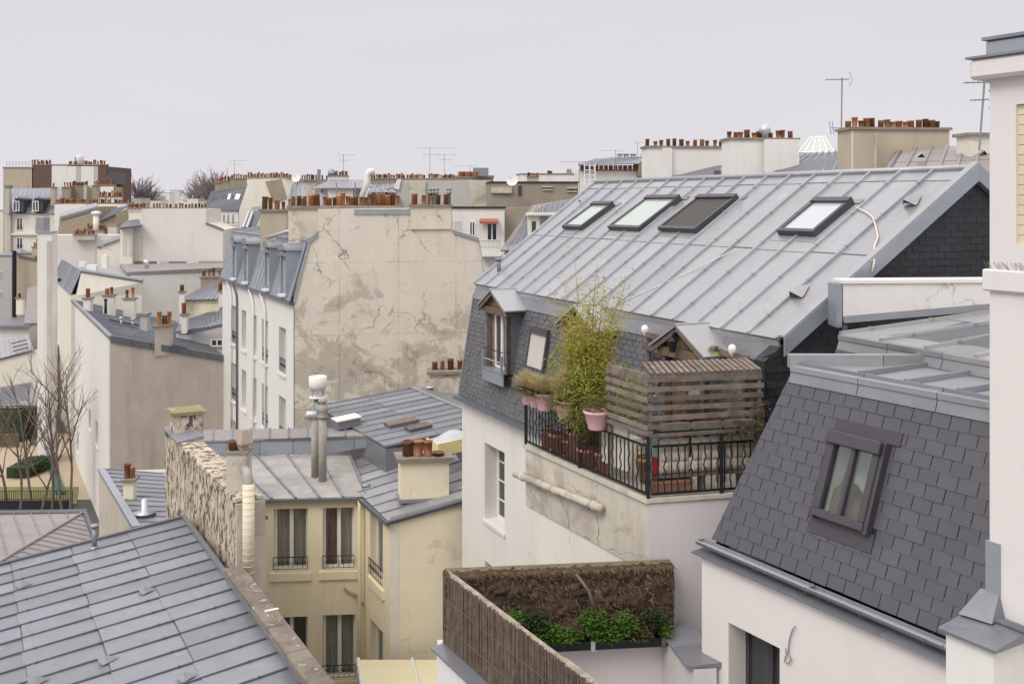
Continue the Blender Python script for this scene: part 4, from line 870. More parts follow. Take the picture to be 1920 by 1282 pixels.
for o_ in os_:
    w = window(G_, g1, uw, nw, *o_, .2, 2, .07, curtain=[None, curt], roomd=.8, glass=glassc)
    MB().box(v2(g1, 0)+uw*(o_[0]-.08)-nw*.07+UP*(o_[2]-.3), uw*(o_[1]-o_[0]+.16), nw*.12, UP*.24).build('sill', plyel, w)
    if o_ is os_[0]: ironrail(w, v2(g1, 0)+uw*o_[0]-nw*.04, uw, o_[1]-o_[0], o_[2]+.04, .42)
rg = MB(); rg.face(v2(g2, 0), v2(g3, 0), g3-UP*.03, g2-UP*.03); rg.build('right_wall', plyel2, G_, fix=False)
MB().box(v2(g2, 0)-ur*.02-nr*.012, ur*.24, nr*.02, UP*(g2.z-.03)).build('corner_strip', plcream, G_)
MB().face(*[v2(q, g0.z-.06) for q in (g0, g1, g2, g3, g3+nw*2, g0+nf*3)]).build('ceiling', plyel, G_, fix=False)
# roofs
ri = Vector((.88, .475, 0))
zroof(G_, g0-nf*.1+UP*.0, g1-nf*.1+uf*.12, Wp(-5.05, 31.0, -7.83), Wp(-9.9, 30.95, -7.83), 5, (), zincold, zinc2, name='left_roof', bw=.07, bh=.06)
rE0, rE1 = Wp(-5.5, 30.7, -8.16), g2-nw*.1+uw*.12-ur*.0
zroof(G_, rE0, rE1, g3+uw*.1+Vector((.3, .1, .07)), Wp(-2.3, 32.2, -7.45), 8, (.45,), zinc, zinc2, name='right_roof', bw=.05, bh=.045)
MB().prism([g0-nf*.18, g0-nf*.19-UP*.08, g0-nf*.06-UP*.1, g0-nf*.05], (g1-g0)).build('gutter', zincd, G_); MB().prism([g1-nw*.18, g1-nw*.19-UP*.08, g1-nw*.06-UP*.1, g1-nw*.05], (g2-g1)+uw*.15).build('gutter', zincd, G_)
MB().hexa([g2-nr*.08-UP*.1, g3-nr*.08-UP*.1, g3+nr*.05-UP*.1, g2+nr*.05-UP*.1], [g2-nr*.08+UP*.06, g3-nr*.08+UP*.06, g3+nr*.05+UP*.06, g2+nr*.05+UP*.06]).build('verge_flashing', zinc2, G_)
dp = g1-nw*.14+uw*.18
MB().tube([dp-UP*.06, dp-UP*.2+uw*.02, dp-UP*.35-nf*.06, v2(dp-nf*.06, 2)], .06, 10).build('down_pipe', plyel, G_, True)
dq = onplane(645, 1103, g0-nf*.1, nf); MB().tube([dq, onplane(672, 1118, g0-nf*.1, nf), onplane(680, 1135, g0-nf*.2, nf)], .035, 8).build('waste_pipe', steel, G_, True)
for px, py in ((499, 970), (618, 1094)): MB().tube([onplane(px, py, g0, nf)-nf*.012, onplane(px, py, g0, nf)+nf*.02], .06 if px < 600 else .085, 12).build('wall_vent', steel if px < 600 else plyel2, G_)
# big chimney on the right roof
c0 = P(752, 866, 26.6); cc = stack(G_, c0, c0+Vector((1.27, .18, 0)), P(760, 948, 26.4).z, c0.z, (-.15, .62), 0, plyel2, cap=.1, over=.11)
for px, k in ((765, 1), (785, 0), (803, 0), (822, 1)): pot(cc, P(px, 855, 26.9), .42 if px < 810 else .12, k, .3)
MB().box(v2(c0, P(760, 946, 26.4).z)-Vector((.05, .05, 0)), Vector((1.37, .19, 0)), Vector((-.15, .72, 0)), UP*.08).build('chimney_flashing', zinc2, cc)
q = P(686, 913, 27.3); MB().lathe(q, [(.03, 0), (.13, .02), (.14, .07), (.03, .1)], 10).build('mushroom_vent', steel, G_, True)
# flue pipes
fluem = mat('dull_flue', (.42, .39, .35), .8, .1, var=.4, nscale=5, dark=.6, bump=.2)
fl = MB().tube([P(591, 896, 29.3), P(591, 786, 29.3)], .115, 14).build('flue_pipe', fluem, G_, True); MB().tube([P(591, 786, 29.3), P(588, 776, 29.3), P(580, 776, 29.3), P(577, 784, 29.2)], .12, 10).build('elbow', galv, fl, True)
f2 = MB().tube([P(605, 908, 29), P(605, 783, 29)], .115, 14).build('flue_pipe', fluem, G_, True)
MB().lathe(P(605, 783, 29), [(.15, 0), (.16, .05), (.1, .12), (.16, .2), (.17, .3), (.1, .38), (.06, .42), (.13, .46), (.13, .52), (.04, .58)], 12).build('cowl', fluem, f2, True)
c = P(596, 745, 34); vt = MB().tube([c-UP*1.1, c], .14, 10).build('vent_stack', steel, H_, True)
MB().lathe(c, [(.3, 0), (.3, .03), (.05, .04), (.05, .3), (.27, .3), (.31, .42), (.31, .72), (.25, .74), (.24, .55)], 16).build('turbine_cowl', plwhite, vt, True)
for j in range(8): a = j*math.pi/4; MB().tube([c+Vector((.2*math.cos(a), .2*math.sin(a), .03)), c+Vector((.2*math.cos(a), .2*math.sin(a), .31))], .012, 4).build('cowl_bar', steel, vt)
# flat pale-yellow lean-to roof at the foot
ca = thing('flat_canopy', 'flat pale yellow canopy roof with white edge trim in the courtyard', 'canopy', Wp(-3, 22, -18))
q = [P(672, 1236, 25.5), P(820, 1222, 25.5), P(850, 1330, 22), P(690, 1330, 22)]; zq = q[0].z
MB().prism([v2(x, zq) for x in q], UP*-.12).build('sheet', awn, ca)
MB().tube([v2(q[0], zq+.02), v2(q[3], zq+.02)], .05, 6).build('edge_trim', whitep, ca); MB().tube([v2(lerp(q[0], q[1], .68), zq+.03), v2(lerp(q[3], q[2], .72), zq+.03)], .04, 6).build('cross_bar', whitep, ca)
for x in q: MB().tube([v2(x, 0), v2(x, zq-.1)], .05, 6).build('post', whitep, ca)

# ================================================================ I: rubble party wall with chimney block, flue and cowl
I_ = thing('rubble_wall', 'tall old rubble wall with flaking dark render beside the ribbed roof', 'wall', Wp(-7.4, 23.5, -18))
w0_, w1_ = Wp(-9.36, 26.9, -6.1), Wp(-5.52, 20.0, -6.0); uI = (v2(w1_, 0)-v2(w0_, 0)).normalized(); nI = Vector((-uI.y, uI.x, 0)); nI = nI if nI.x > 0 else -nI
LI = (v2(w1_, 0)-v2(w0_, 0)).length
from mathutils import noise as MN
mb = MB(); nx, nz_ = 70, 44; H_I = 6.0; gv = []
for i in range(nx+1):
    for j in range(nz_+1):
        p = v2(w0_, 0)+uI*(LI*i/nx); z = w0_.z+(w1_.z-w0_.z)*i/nx-H_I*(1-j/nz_)
        if j == nz_: z += .12*MN.noise(Vector((i*.25, 3, 7)))
        off = .05*MN.noise(Vector((p.x*3, p.y*3, z*3.2)))+.035*MN.noise(Vector((p.x*9, p.y*9, z*9)))
        gv.append(v2(p-nI*off, z))
mb.v = gv; mb.f = [(i*(nz_+1)+j, (i+1)*(nz_+1)+j, (i+1)*(nz_+1)+j+1, i*(nz_+1)+j+1) for i in range(nx) for j in range(nz_)]
mb.build('rubble_face', rubble, I_, True, fix=False)
MB().prism([v2(w0_, 0), v2(w1_, 0), v2(w1_, 0)+nI*.5, v2(w0_, 0)+nI*.5], UP*(w0_.z-.12)).build('wall_core', rubble, I_)
MB().box(v2(w1_, w1_.z-5)-nI*.03, uI*.07, nI*.58, UP*4.98).build('end_face', plstain, I_)
for k in range(2):
    a, b = lerp(w0_, w1_, .02+k*.13), lerp(w0_, w1_, .02+(k+1)*.13-.003)
    MB().hexa([a-nI*.1+UP*.06, b-nI*.1+UP*.06, b+nI*.55+UP*.1, a+nI*.55+UP*.1], [a-nI*.1+UP*.1, b-nI*.1+UP*.1, b+nI*.55+UP*.2, a+nI*.55+UP*.2]).build('capping_sheet', zinc2, I_)
for k in range(9):
    a, b = lerp(w0_, w1_, .28+k*.08), lerp(w0_, w1_, .28+(k+1)*.08-.004)
    MB().hexa([a-nI*.06, b-nI*.06, b+nI*.55, a+nI*.55], [a-nI*.05+UP*RN.uniform(.06, .1), b-nI*.05+UP*.08, b+nI*.53+UP*.07, a+nI*.53+UP*.05]).build('capping_stone', rubble, I_)
cb0 = P(318, 815, 26.4); cI = MB().box(cb0, uI*.7, nI*.72, UP*.62).build('chimney_block', rubble, I_); MB().box(cb0-uI*.07-nI*.07+UP*.62, uI*.84, nI*.86, UP*.09).build('mossy_slab', mat('mossy_slab', (.30, .27, .15), .95, var=.5, nscale=3, dark=.6, stain=.6, staincol=(.6, .54, .45), stscale=2), cI)
kc = P(452, 850, 20.6); kb = MB().box(kc-Vector((.28, .1, .9)), Vector((.42, 0, 0)), Vector((0, .42, 0)), UP*.9).build('flue_block', plstain, I_)
MB().box(kc-Vector((.3, .12, 0)), Vector((.46, 0, 0)), Vector((0, .46, 0)), UP*.05).build('slab', capm, kb)
kq = kc+Vector((.03, .1, .05)); MB().lathe(kq, [(.1, 0), (.1, .1), (.19, .12), (.2, .16), (.09, .42), (.07, .43)], 4).build('pyramid_cowl', mat('old_cement', (.42, .34, .26), .9, var=.3), kb); pot(kb, kq+Vector((-.22, 0, 0)), .2, 1)
MB().tube([kq+Vector((.05, -.2, -.1)), kq+Vector((.06, -.2, -.35)), P(463, 885, 20.1), P(466, 912, 19.9)], [.1, .1, .09, .11], 12).build('steel_duct', fluem, I_, True)
MB().tube([P(466, 908, 19.85), P(466, 1085, 19.85)], .118, 14).build('insulated_pipe', plastw, I_, True)
for k in range(14): c = P(466, 915+k*12, 19.85); MB().tube([c, c-UP*.012], .122, 14).build('pipe_band', plastw, I_, True)

# ================================================================ J: broad ribbed zinc roof in the left foreground
J_ = thing('ribbed_roof_house', 'broad shallow grey ribbed zinc roof edged by a stone coping', 'house', Wp(-8, 17, -18))
eJ = Vector((.486, -.874, 0)); dJ = Vector((-.874, -.486, 0)); R0 = Wp(-7.81, 23.5, -7.43); LJ = 13.64; SJ = 7.93
dn = (dJ*math.cos(math.radians(6.6))-UP*math.sin(math.radians(6.6)))
roofJ, nJ = zroof(J_, R0+dn*SJ, R0+dn*SJ+eJ*LJ, R0+eJ*LJ, R0, 22, [1-.1525*k for k in range(6, 0, -1)], zinc2, zincs, bw=.035, bh=.035)
MB().box(R0-eJ*.06+UP*.0, eJ*.1, dn*SJ, nJ*.06).build('verge_cap', zincd, J_); MB().box(R0+UP*.0, -dJ*.1, eJ*LJ, UP*.1).build('edge_flashing', zinc2, J_)
MB().prism([v2(q, R0.z-1.0) for q in (R0, R0+eJ*LJ, R0+dJ*SJ+eJ*LJ, R0+dJ*SJ)], UP*-9.5).build('wall', plgrey, J_)
MB().prism([v2(R0, R0.z-1.0), v2(R0+dJ*SJ, R0.z-1.0), R0+dn*SJ-UP*.06, R0-UP*.06], eJ*.1).build('gable_wall', plgrey, J_)
for px, py in ((271, 1112), (40, 1101), (66, 1283), (197, 1243), (345, 1275)): hood(J_, onplane(px, py, R0, nJ)+nJ*.012, dn, eJ, nJ, .26, zinc2)
q = onplane(177, 1028, R0, nJ); MB().tube([q, q+UP*.48], .055, 10).lathe(q+UP*.48, [(.1, 0), (.1, .05), (.03, .07)], 10).build('vent_pipe', steel, J_, True)
MB().lathe(q, [(.11, 0), (.06, .06)], 10).build('pipe_collar', zinc2, J_)
cpo = Wp(-5.62, 19.55, -7.25)
pw = thing('coping_wall', 'low party wall with wide lichen spotted stone coping beside the ribbed roof', 'wall', v2(cpo, 0))
MB().box(v2(cpo, 0)+eJ*.0-dJ*.02, eJ*8.5, -dJ*.26, UP*(cpo.z-.0)).build('wall', plstain, pw)
for k in range(8):
    a = cpo+eJ*(k*1.06); MB().box(a+dJ*.04+UP*RN.uniform(.0, .015), eJ*(1.06-.012), -dJ*.36, UP*.11).build('coping_stone', coping, pw, bevel=.015)
for k in (2.45,): a = cpo+eJ*k; MB().box(a-dJ*.1+UP*.118, eJ*.06, -dJ*.24, UP*.012).build('lead_strip', plwhite, pw)

# ================================================================ K: brown hipped roof
K_ = thing('brown_roof_house', 'brown weathered zinc hipped roof behind the ribbed roof', 'house', Wp(-13, 26, -18))
kc, kE, kH = Wp(-12.5, 29, -9), Wp(-9.1, 22.8, -9), Wp(-11.9, 22.6, -8.3); kB, kT = Wp(-19, 28.6, -9), Wp(-19, 22.4, -8.3)
nK = (kE-kc).cross(kH-kc).normalized(); nK = nK if nK.z > 0 else -nK
MB().prism([kc, kE, kH], -UP*.05).build('right_slope', zincbrown, K_)
for k in range(1, 15):
    f = k/15; a, b = lerp(kc, kE, f), lerp(kc, kH, f); d = (kE-kc).normalized()*.014
    MB().hexa([a-d, a+d, b+d, b-d], [x+nK*.035 for x in (a-d, a+d, b+d, b-d)]).build('batten', zincbrown, K_)
MB().prism([kc, kB, kT, kH], -UP*.05).build('back_slope', zincbrown, K_)
for k in range(1, 14):
    a = lerp(kc, kB, k/13*.98); f = min(1, k/13*.98*6.5/.62*.1); b = lerp(kc, kH, min(1, k/6.)) if k < 6 else lerp(kH, kT, (k-6)/8)
    d = Vector((.012, 0, 0)); MB().hexa([a-d, a+d, b+d, b-d], [x+UP*.035 for x in (a-d, a+d, b+d, b-d)]).build('batten', zincbrown, K_)
MB().tube([kc+UP*.02, kH+UP*.02], .04, 6).build('hip_roll', zincbrown, K_); MB().tube([kc+Vector((.1, .05, .03)), kB+Vector((0, .05, .03))], .07, 8).build('gutter', zincd, K_); MB().tube([kc+Vector((.06, 0, .03)), kE+Vector((.06, 0, .03))], .07, 8).build('gutter', zincd, K_)
MB().prism([kc-UP*.06, kE-UP*.06, v2(kH, kE.z-.06), v2(kT, kE.z-.06), kB-UP*.06], UP*-8.9).build('wall', plgrey, K_)

# ================================================================ L: small grey roof below the beige wall
L_ = thing('small_grey_house', 'small grey zinc roof with chimney and steel vent tucked below the beige wall', 'house', Wp(-11, 32, -18))
l0, l1, l2, l3 = P(196, 880, 36), P(264, 990, 28.8), P(345, 990, 28.8), P(330, 890, 35.5)
zroof(L_, l3, l2, l1, l0, 12, (), zinc2, zincd, bw=.04, bh=.04, caps=False)
MB().hexa([l0-Vector((.25, 0, .05)), l1-Vector((.25, 0, .05)), l1-UP*.05, l0-UP*.05], [l0-Vector((.25, 0, -.06)), l1-Vector((.25, 0, -.06)), l1+UP*.08, l0+UP*.08]).build('verge_flashing', zincb, L_)
MB().prism([v2(l0-Vector((.2, 0, 0)), 0), v2(l1-Vector((.2, 0, 0)), 0), l1-Vector((.2, 0, .05)), l0-Vector((.2, 0, .05))], Vector((5, .5, 0))).build('wall', plbeige, L_)
c = stackpx(L_, 231, 250, 903, 945, 31.8, 2, plyel2, .4, poth=.4, cap=.07)
q = P(271, 962, 30); lv = MB().lathe(q, [(.3, 0), (.32, .03), (.1, .05), (.1, .42), (.02, .45)], 12).build('steel_vent', galv, L_, True); MB().box(q-Vector((.28, .2, .25)), Vector((.56, 0, 0)), Vector((0, .4, 0)), UP*.22).build('vent_base', zincd, lv)

# ================================================================ M: big beige wall with white side
M_ = thing('beige_gable_house', 'tall house with streaked beige blank wall, white side wall and dark mono-pitch zinc roof', 'house', Wp(-20, 60, -18))
m0, m1, m2, m3 = Wp(-20.95, 52, -6.96), Wp(-16.0, 55.6, -8.55), Wp(-31.7, 71.8, -6.96), Wp(-24.3, 72, -8.55)
um = (v2(m1, 0)-v2(m0, 0)).normalized(); nm = Vector((-um.y, um.x, 0)); ul = (v2(m2, 0)-v2(m0, 0)).normalized(); nl = Vector((ul.y, -ul.x, 0)); nl = nl if nl.x > 0 else -nl
MB().prism([v2(m0, 0), v2(m1, 0), m1-UP*.1, m0-UP*.1], nm*.4).build('beige_wall', plbeige, M_)
def opl(x0, x1, y0, y1): a, b = sorted((s_at(x0, m0, ul), s_at(x1, m0, ul))); return (a, b, onplane((x0+x1)/2, y1, m0, nl).z, onplane((x0+x1)/2, y0, m0, nl).z)
ol = [opl(167, 171, 766, 806), opl(180, 185, 790, 836), opl(145, 148, 808, 848)]
fl_ = m0-nl*.02; wallface(M_, fl_, fl_+ul*(v2(m2, 0)-v2(m0, 0)).length, 0, m0.z-.1, ol, plwhite, .2, nl, 'side_wall')
for o_ in ol: window(M_, fl_, ul, nl, *o_, .2, 1, .05, sill=.06)
MB().prism([v2(m1, 0), v2(m3, 0), m3-UP*.1, m1-UP*.1], -nl*.3).build('right_wall', plgrey, M_)
rM, nM = zroof(M_, m3, m1, m0, m2, 26, (.5,), zincd, zincd, bw=.05, bh=.05, caps=False)
for k in range(6):
    a, b = lerp(m0, m1, k/6), lerp(m0, m1, (k+1)/6-.004); MB().hexa([a-nm*.08-UP*.28, b-nm*.08-UP*.28, b+nm*.1-UP*.28, a+nm*.1-UP*.28], [a-nm*.08+UP*.08, b-nm*.08+UP*.08, b+nm*.12+UP*.1, a+nm*.12+UP*.1]).build('verge_sheet', zincd, M_)
MB().hexa([m0-nl*.1-UP*.12, m2-nl*.1-UP*.12, m2+nl*.1-UP*.12, m0+nl*.1-UP*.12], [m0-nl*.12+UP*.06, m2-nl*.12+UP*.06, m2+nl*.1+UP*.08, m0+nl*.1+UP*.08]).build('eave_sheet', zinc2, M_)
def mpl(px, py): return onplane(px, py, m0, nM)
def mstack(x0, x1, yt, yb, np_, m=plwhite, poth=.5, dep=.6, **k):
    D = mpl((x0+x1)/2, yb).y; return stackpx(M_, x0, x1, yt, yb+6, D, np_, m, dep, poth=poth, **k)
mstack(156, 169, 561, 580, 1, poth=.6); mstack(193, 212, 556, 588, 2, poth=.55); mstack(231, 251, 562, 592, 2, poth=.7); mstack(263, 276, 592, 618, 0, plgrey, cap=.15)
c = stackpx(M_, 290, 318, 614, 668, 53.2, 3, plbeige, .8, poth=.6, sl=.7, over=.12); pot(c, P(299, 612, 53.8), .8, 3)
for px, py in ((198, 588), (227, 612), (249, 614)): q = mpl(px, py); MB().tube([q, q+UP*(.85 if px == 198 else .45)], .09 if px == 198 else .06, 8).lathe(q+UP*(.85 if px == 198 else .45), [(.12, 0), (.14, .08), (.03, .12)], 8).build('vent_pipe', iron if px == 198 else galv, M_, True)
for px, py, l in ((205, 603, 2.6), (222, 606, 2.4), (325, 652, 1.4)): q = mpl(px, py)+nM*.05; MB().box(q, (mpl(px+20, py+4)-mpl(px, py)).normalized()*l*.5, (m2-m0).normalized()*.5, nM*.12).build('roof_light', framed, M_)
# ================================================================ helpers for the houses further off
def blk(label, x0, x1, yt, D, depth, m, cat='house', name='town_house', sl=.12, yb=None, coping_=True, x1b=None, group=None, cm=None):
    A = P(x0, yt, D); B = P(x1, yt, D+sl*(x1-x0)/F*D); B.z = A.z; b = Vector((-.12*depth, depth, 0)); zb_ = P(x0, yb, D).z if yb else 0
    t = thing(name, label, cat, Vector((A.x, A.y, 0)), group)
    MB().prism([v2(q, zb_) for q in (A, B, B+b, A+b)], UP*(A.z-zb_)).build('wall', m, t)
    if coping_: MB().prism([v2(q, A.z+.002) for q in (A-Vector((.1, .1, 0)), B+Vector((.1, -.1, 0)), B+b, A+b)], UP*.12).build('coping', cm or zinc2, t)
    t['D'] = D; t['x0'] = x0; t['sl'] = sl
    return t
def wpx(t, px, py, off=0.):
    D = t['D']; sl = t['sl']; x0 = t['x0']; a = P(x0, HY, D); k = (px-CX)/F      # ray against the front wall line
    s = (k*a.y-a.x)/(1-k*sl); y = a.y+sl*s; return Vector((a.x+s, y-off, ZC-(py-HY)/F*y))
def fwin(t, x0, x1, y0, y1, m=glassd, fm=whitep, rail=False, nm='window', off=.03, par=None, leaves=2):
    a, b, c, d = wpx(t, x0, y1, off), wpx(t, x1, y1, off), wpx(t, x1, y0, off), wpx(t, x0, y0, off); bk = Vector((0, .06, 0)); u = (b-a).normalized(); f = min(.09, (b-a).length*.16)
    fr = MB(); w = (b-a).length; h = c.z-b.z
    fr.box(a, u*w, bk, UP*f).box(a+UP*(h-f), u*w, bk, UP*f).box(a+UP*f, u*f, bk, UP*(h-2*f)).box(a+u*(w-f)+UP*f, u*f, bk, UP*(h-2*f))
    if leaves == 2: fr.box(a+u*(w/2-f*.5)+UP*f, u*f, bk, UP*(h-2*f))
    wn = fr.build(nm, fm, par or t); wn = par or wn; MB().box(a+bk*.35+u*f*.5+UP*f*.5, u*(w-f), bk*.3, UP*(h-f)).build('pane', m, wn)
    if rail: ironrail(wn, v2(a, 0)-Vector((0, .08, 0)), u, w, a.z, .9 if h > 1.8 else h*.4, 'guard_rail')
    return wn
def poly(t, pts, nm, m, th=.08, ext=None):
    """flat piece through photo points (px, py, depth), given real thickness"""
    q = [P(*p) for p in pts]; n = (q[1]-q[0]).cross(q[2]-q[0]).normalized(); n = n if n.z > 0 else -n
    return MB().prism(q, ext if ext else -n*th).build(nm, m, t)
def seams(t, a0, a1, b0, b1, n, m=zinc2, w=.06, h=.06):
    for k in range(n+1):
        a, b = lerp(a0, a1, k/n), lerp(b0, b1, k/n); d = (a1-a0).normalized()*w/2
        MB().hexa([a-d, a+d, b+d, b-d], [x+UP*h for x in (a-d, a+d, b+d, b-d)]).build('batten', m, t)
def zr(t, e0, e1, r1, r0, n, rows=(), m=zinc2, nm='roof', **k): return zroof(t, P(*e0), P(*e1), P(*r1), P(*r0), n, rows, m, m, name=nm, caps=False, bw=.07, bh=.06, **k)

# ---------------------------------------------------------------- behind the long roof
T_ = thing('rear_house', 'zinc roofs with two white chimney walls and a beige one rising behind the long roof', 'house', Wp(12, 32, -18))
def ch3(x0, x1, yt, yb, D, n, m, left=None, **k):
    return stackpx(T_, x0, x1, yt, yb, D, n, m, .9, sl=.1, poth=.26, cap=.07, over=.06, **k)
ch3(1214, 1366, 277, 400, 36, 12, plwhite, potw=.17); c = ch3(1369, 1496, 262, 400, 33, 11, plwhite, potw=.19)
MB().lathe(P(1434, 258, 33.4), [(.1, 0), (.1, .1), (.2, .18), (.2, .3), (.1, .42), (.02, .45)], 10).build('round_cowl', galv, c, True)
MB().box(P(1240, 340, 36.2)-Vector((0, .3, 0)), Vector((.35, .03, 0)), Vector((0, .3, 0)), UP*1.2).build('chimney_breast', plwhite, T_); MB().box(P(1432, 330, 33)-Vector((0, .2, 0)), Vector((1.15, .1, 0)), Vector((0, .2, 0)), UP*1.2).build('chimney_breast', plwhite, T_)
c = ch3(1597, 1780, 243, 400, 27, 15, pltan, potw=.19); MB().prism([P(1597, 245, 27)-UP*3, P(1597, 245, 27), P(1580, 246, 28.6), P(1580, 246, 28.6)-UP*3], Vector((.03, 0, 0))).build('white_end', plwhite, T_)
MB().box(P(1640, 325, 26.8)-Vector((0, .05, 0)), Vector((.03, 0, 0)), Vector((0, .1, 0)), UP*1.1).build('chimney_joint', plstain, T_)
zr(T_, (1190, 352, 33), (1372, 350, 31), (1372, 303, 37), (1290, 318, 40), 6)
zr(T_, (1400, 344, 31), (1604, 340, 28), (1604, 281, 33), (1500, 291, 37), 9)
zr(T_, (1655, 335, 24), (1900, 335, 22), (1900, 268, 26), (1690, 280, 27.5), 7, (.5,), zincbrown)
poly(T_, [(1650, 330, 24), (1662, 330, 24), (1696, 278, 27.5), (1684, 279, 27.5)], 'verge_flashing', zincd, .2)
for px, py in ((1725, 297), (1842, 292)): q = P(px, py, 25); hood(T_, q, Vector((0, -1, -.3)), Vector((1, 0, 0)), UP, .3)
for px, py in ((1340, 328), (1520, 314)): MB().box(P(px, py, 33), Vector((.2, 0, 0)), Vector((0, .2, 0)), UP*.15).build('roof_vent', zincd, T_)
MB().prism([v2(P(x, 345, D), 0) for x, D in ((1190, 34), (1900, 23), (1900, 32), (1290, 42))], UP*(ZC-.6)).build('wall', plgrey, T_)
stackpx(T_, 1818, 1860, 255, 300, 25, 0, plcream, .6, cap=.08)
gq = [P(1498, 286, 40), P(1564, 286, 40), P(1546, 257, 42), P(1520, 257, 42)]
MB().prism(gq, UP*-.05).build('glass_roof', glassg, T_)
for k in range(6): MB().tube([lerp(gq[0], gq[1], k/5)+UP*.02, lerp(gq[3], gq[2], k/5)+UP*.02], .025, 5).build('glazing_bar', whitep, T_)
for a, b in ((gq[0], gq[1]), (gq[3], gq[2])): MB().tube([a, b], .04, 5).build('glazing_rail', whitep, T_)
antenna(P(1577, 290, 30.5), 2.35, 'tall television aerial standing beside the beige chimney', boom=.7, dirx=-1, els=6, tilt=.03, second=False)
a = thing('lattice_aerial', 'small lattice aerial with crossed reflectors low on the tall mast', 'aerial', P(1577, 262, 30.4)); p = P(1577, 240, 30.4)
MB().tube([p-Vector((.3, 0, 0)), p+Vector((.2, 0, 0))], .015, 5).build('boom', steel, a)
for x in (-.3, -.22, .2): MB().tube([p+Vector((x, 0, -.2)), p+Vector((x*1.2, 0, .2))], .012, 4).build('element', steel, a)
ta = antenna(P(1836, 282, 22), 1.55, 'leaning aerial partly hidden by the tall chimney', boom=.6, dirx=-1, els=6, tilt=.12)

# ---------------------------------------------------------------- O, P: white and cream houses beyond the beige one
O_ = thing('cream_mansard_house', 'cream house with small zinc mansard end and flat zinc roof with white vents', 'house', Wp(-32, 80, -18))
oA, oB, oC = P(133, 553, 76), P(266, 600, 77.5), P(99, 523, 91); oz = P(133, 508, 76).z
MB().prism([v2(oA, 0), v2(oB, 0), v2(oB+Vector((-6, 14, 0)), 0), v2(oC, 0)], UP*(oA.z)).build('wall', plcream, O_)
zr(O_, (99, 523, 91), (132, 554, 76), (152, 508, 76.6), (117, 487, 91), 12, (), zinc2, 'mansard')
fq = [P(152, 507, 76.6), P(268, 526, 77.3), P(222, 500, 90), P(117, 486, 91)]
MB().hexa([v2(oA+Vector((.35, .1, 0)), oA.z-.1), v2(oB, oA.z-.1), v2(oB+Vector((-6, 14, 0)), oA.z-.1), v2(oC+Vector((.5, 0, 0)), oA.z-.1)], [q-UP*.12 for q in fq]).build('upper_wall', plcream, O_)
MB().prism(fq, UP*-.1).build('flat_roof', zinc, O_); MB().tube([fq[0], fq[1]], .16, 8).build('edge_roll', zinc2, O_)
for x0, x1, y0, y1 in ((148, 158, 491, 500), (190, 200, 478, 503), (162, 180, 497, 508)): q = P(x0, y1, 80); MB().box(q, Vector(((x1-x0)/F*80, 0, 0)), Vector((0, .5, 0)), UP*((y1-y0)/F*80)).build('roof_vent', plwhite, O_)
for px, py in ((106, 528), (121, 540)): MB().box(P(px, py, 85), Vector((.3, .0, 0)), Vector((0, .3, 0)), UP*.25).build('snow_guard', iron, O_)
P_ = thing('long_flat_roof_house', 'pale blank house under a long grey flat roof, taller blank wall behind', 'house', Wp(-25, 90, -18))
f0, f1 = P(244, 511, 80), P(430, 497, 86); f1.z = f0.z; fb0, fb1 = P(225, 490, 90), P(430, 484, 93); 
MB().prism([v2(q, 0) for q in (f0, f1, fb1, fb0)], UP*(f0.z-.25)).build('wall', plwhite, P_)
MB().prism([v2(q, f0.z-.25) for q in (f0-Vector((.2, .2, 0)), f1-Vector((0, .2, 0)), fb1, fb0)], UP*.3).build('flat_roof', zincbrown, P_)
MB().tube([P(275, 502, 84), P(275, 492, 84), P(270, 489, 84)], .2, 8).build('vent_pipe', galv, P_, True)
pw_ = [(248, 490), (248, 425), (266, 423), (266, 392), (387, 392), (387, 418), (418, 431), (418, 490)]
pz = mat('plaster_offwhite', (.70, .66, .61), .9, var=.25, dark=.82, nscale=.5, stain=.5, staincol=(.58, .47, .33), stscale=.22, stth=.62, streak=.3, streakcol=(.5, .45, .4), bump=.12)
MB().prism([P(x, y, 93) for x, y in pw_], Vector((-1, 8, 0))).build('tall_wall', pz, P_)
poly(P_, [(386, 417, 92.9), (420, 430, 92.9), (420, 428, 101), (386, 412, 101)], 'lean_to_roof', zincd, .15)
MB().prism([P(225, y, 92) for y in (425, 495)]+[P(248, y, 92.2) for y in (495, 425)], Vector((-1, 6, 0))).build('side_wall', plcream, P_)
poly(P_, [(224, 427, 91.5), (266, 422, 91.5), (260, 411, 96), (236, 414, 96)], 'side_roof', zincd, .15)
P_['D'] = 92.0; P_['x0'] = 225.; P_['sl'] = .1
for x0, x1 in ((230, 236), (241, 247)): fwin(P_, x0, x1, 436, 478, glassw, plcream)
stackpx(P_, 240, 386, 391, 400, 97, 24, plbeige, 1.0, poth=.6, cap=.1, skip=.1)
antenna(P(266, 485, 91), 2.6, 'thin aerial on the lower roof against the pale blank wall', boom=1.0, dirx=-1, els=5)
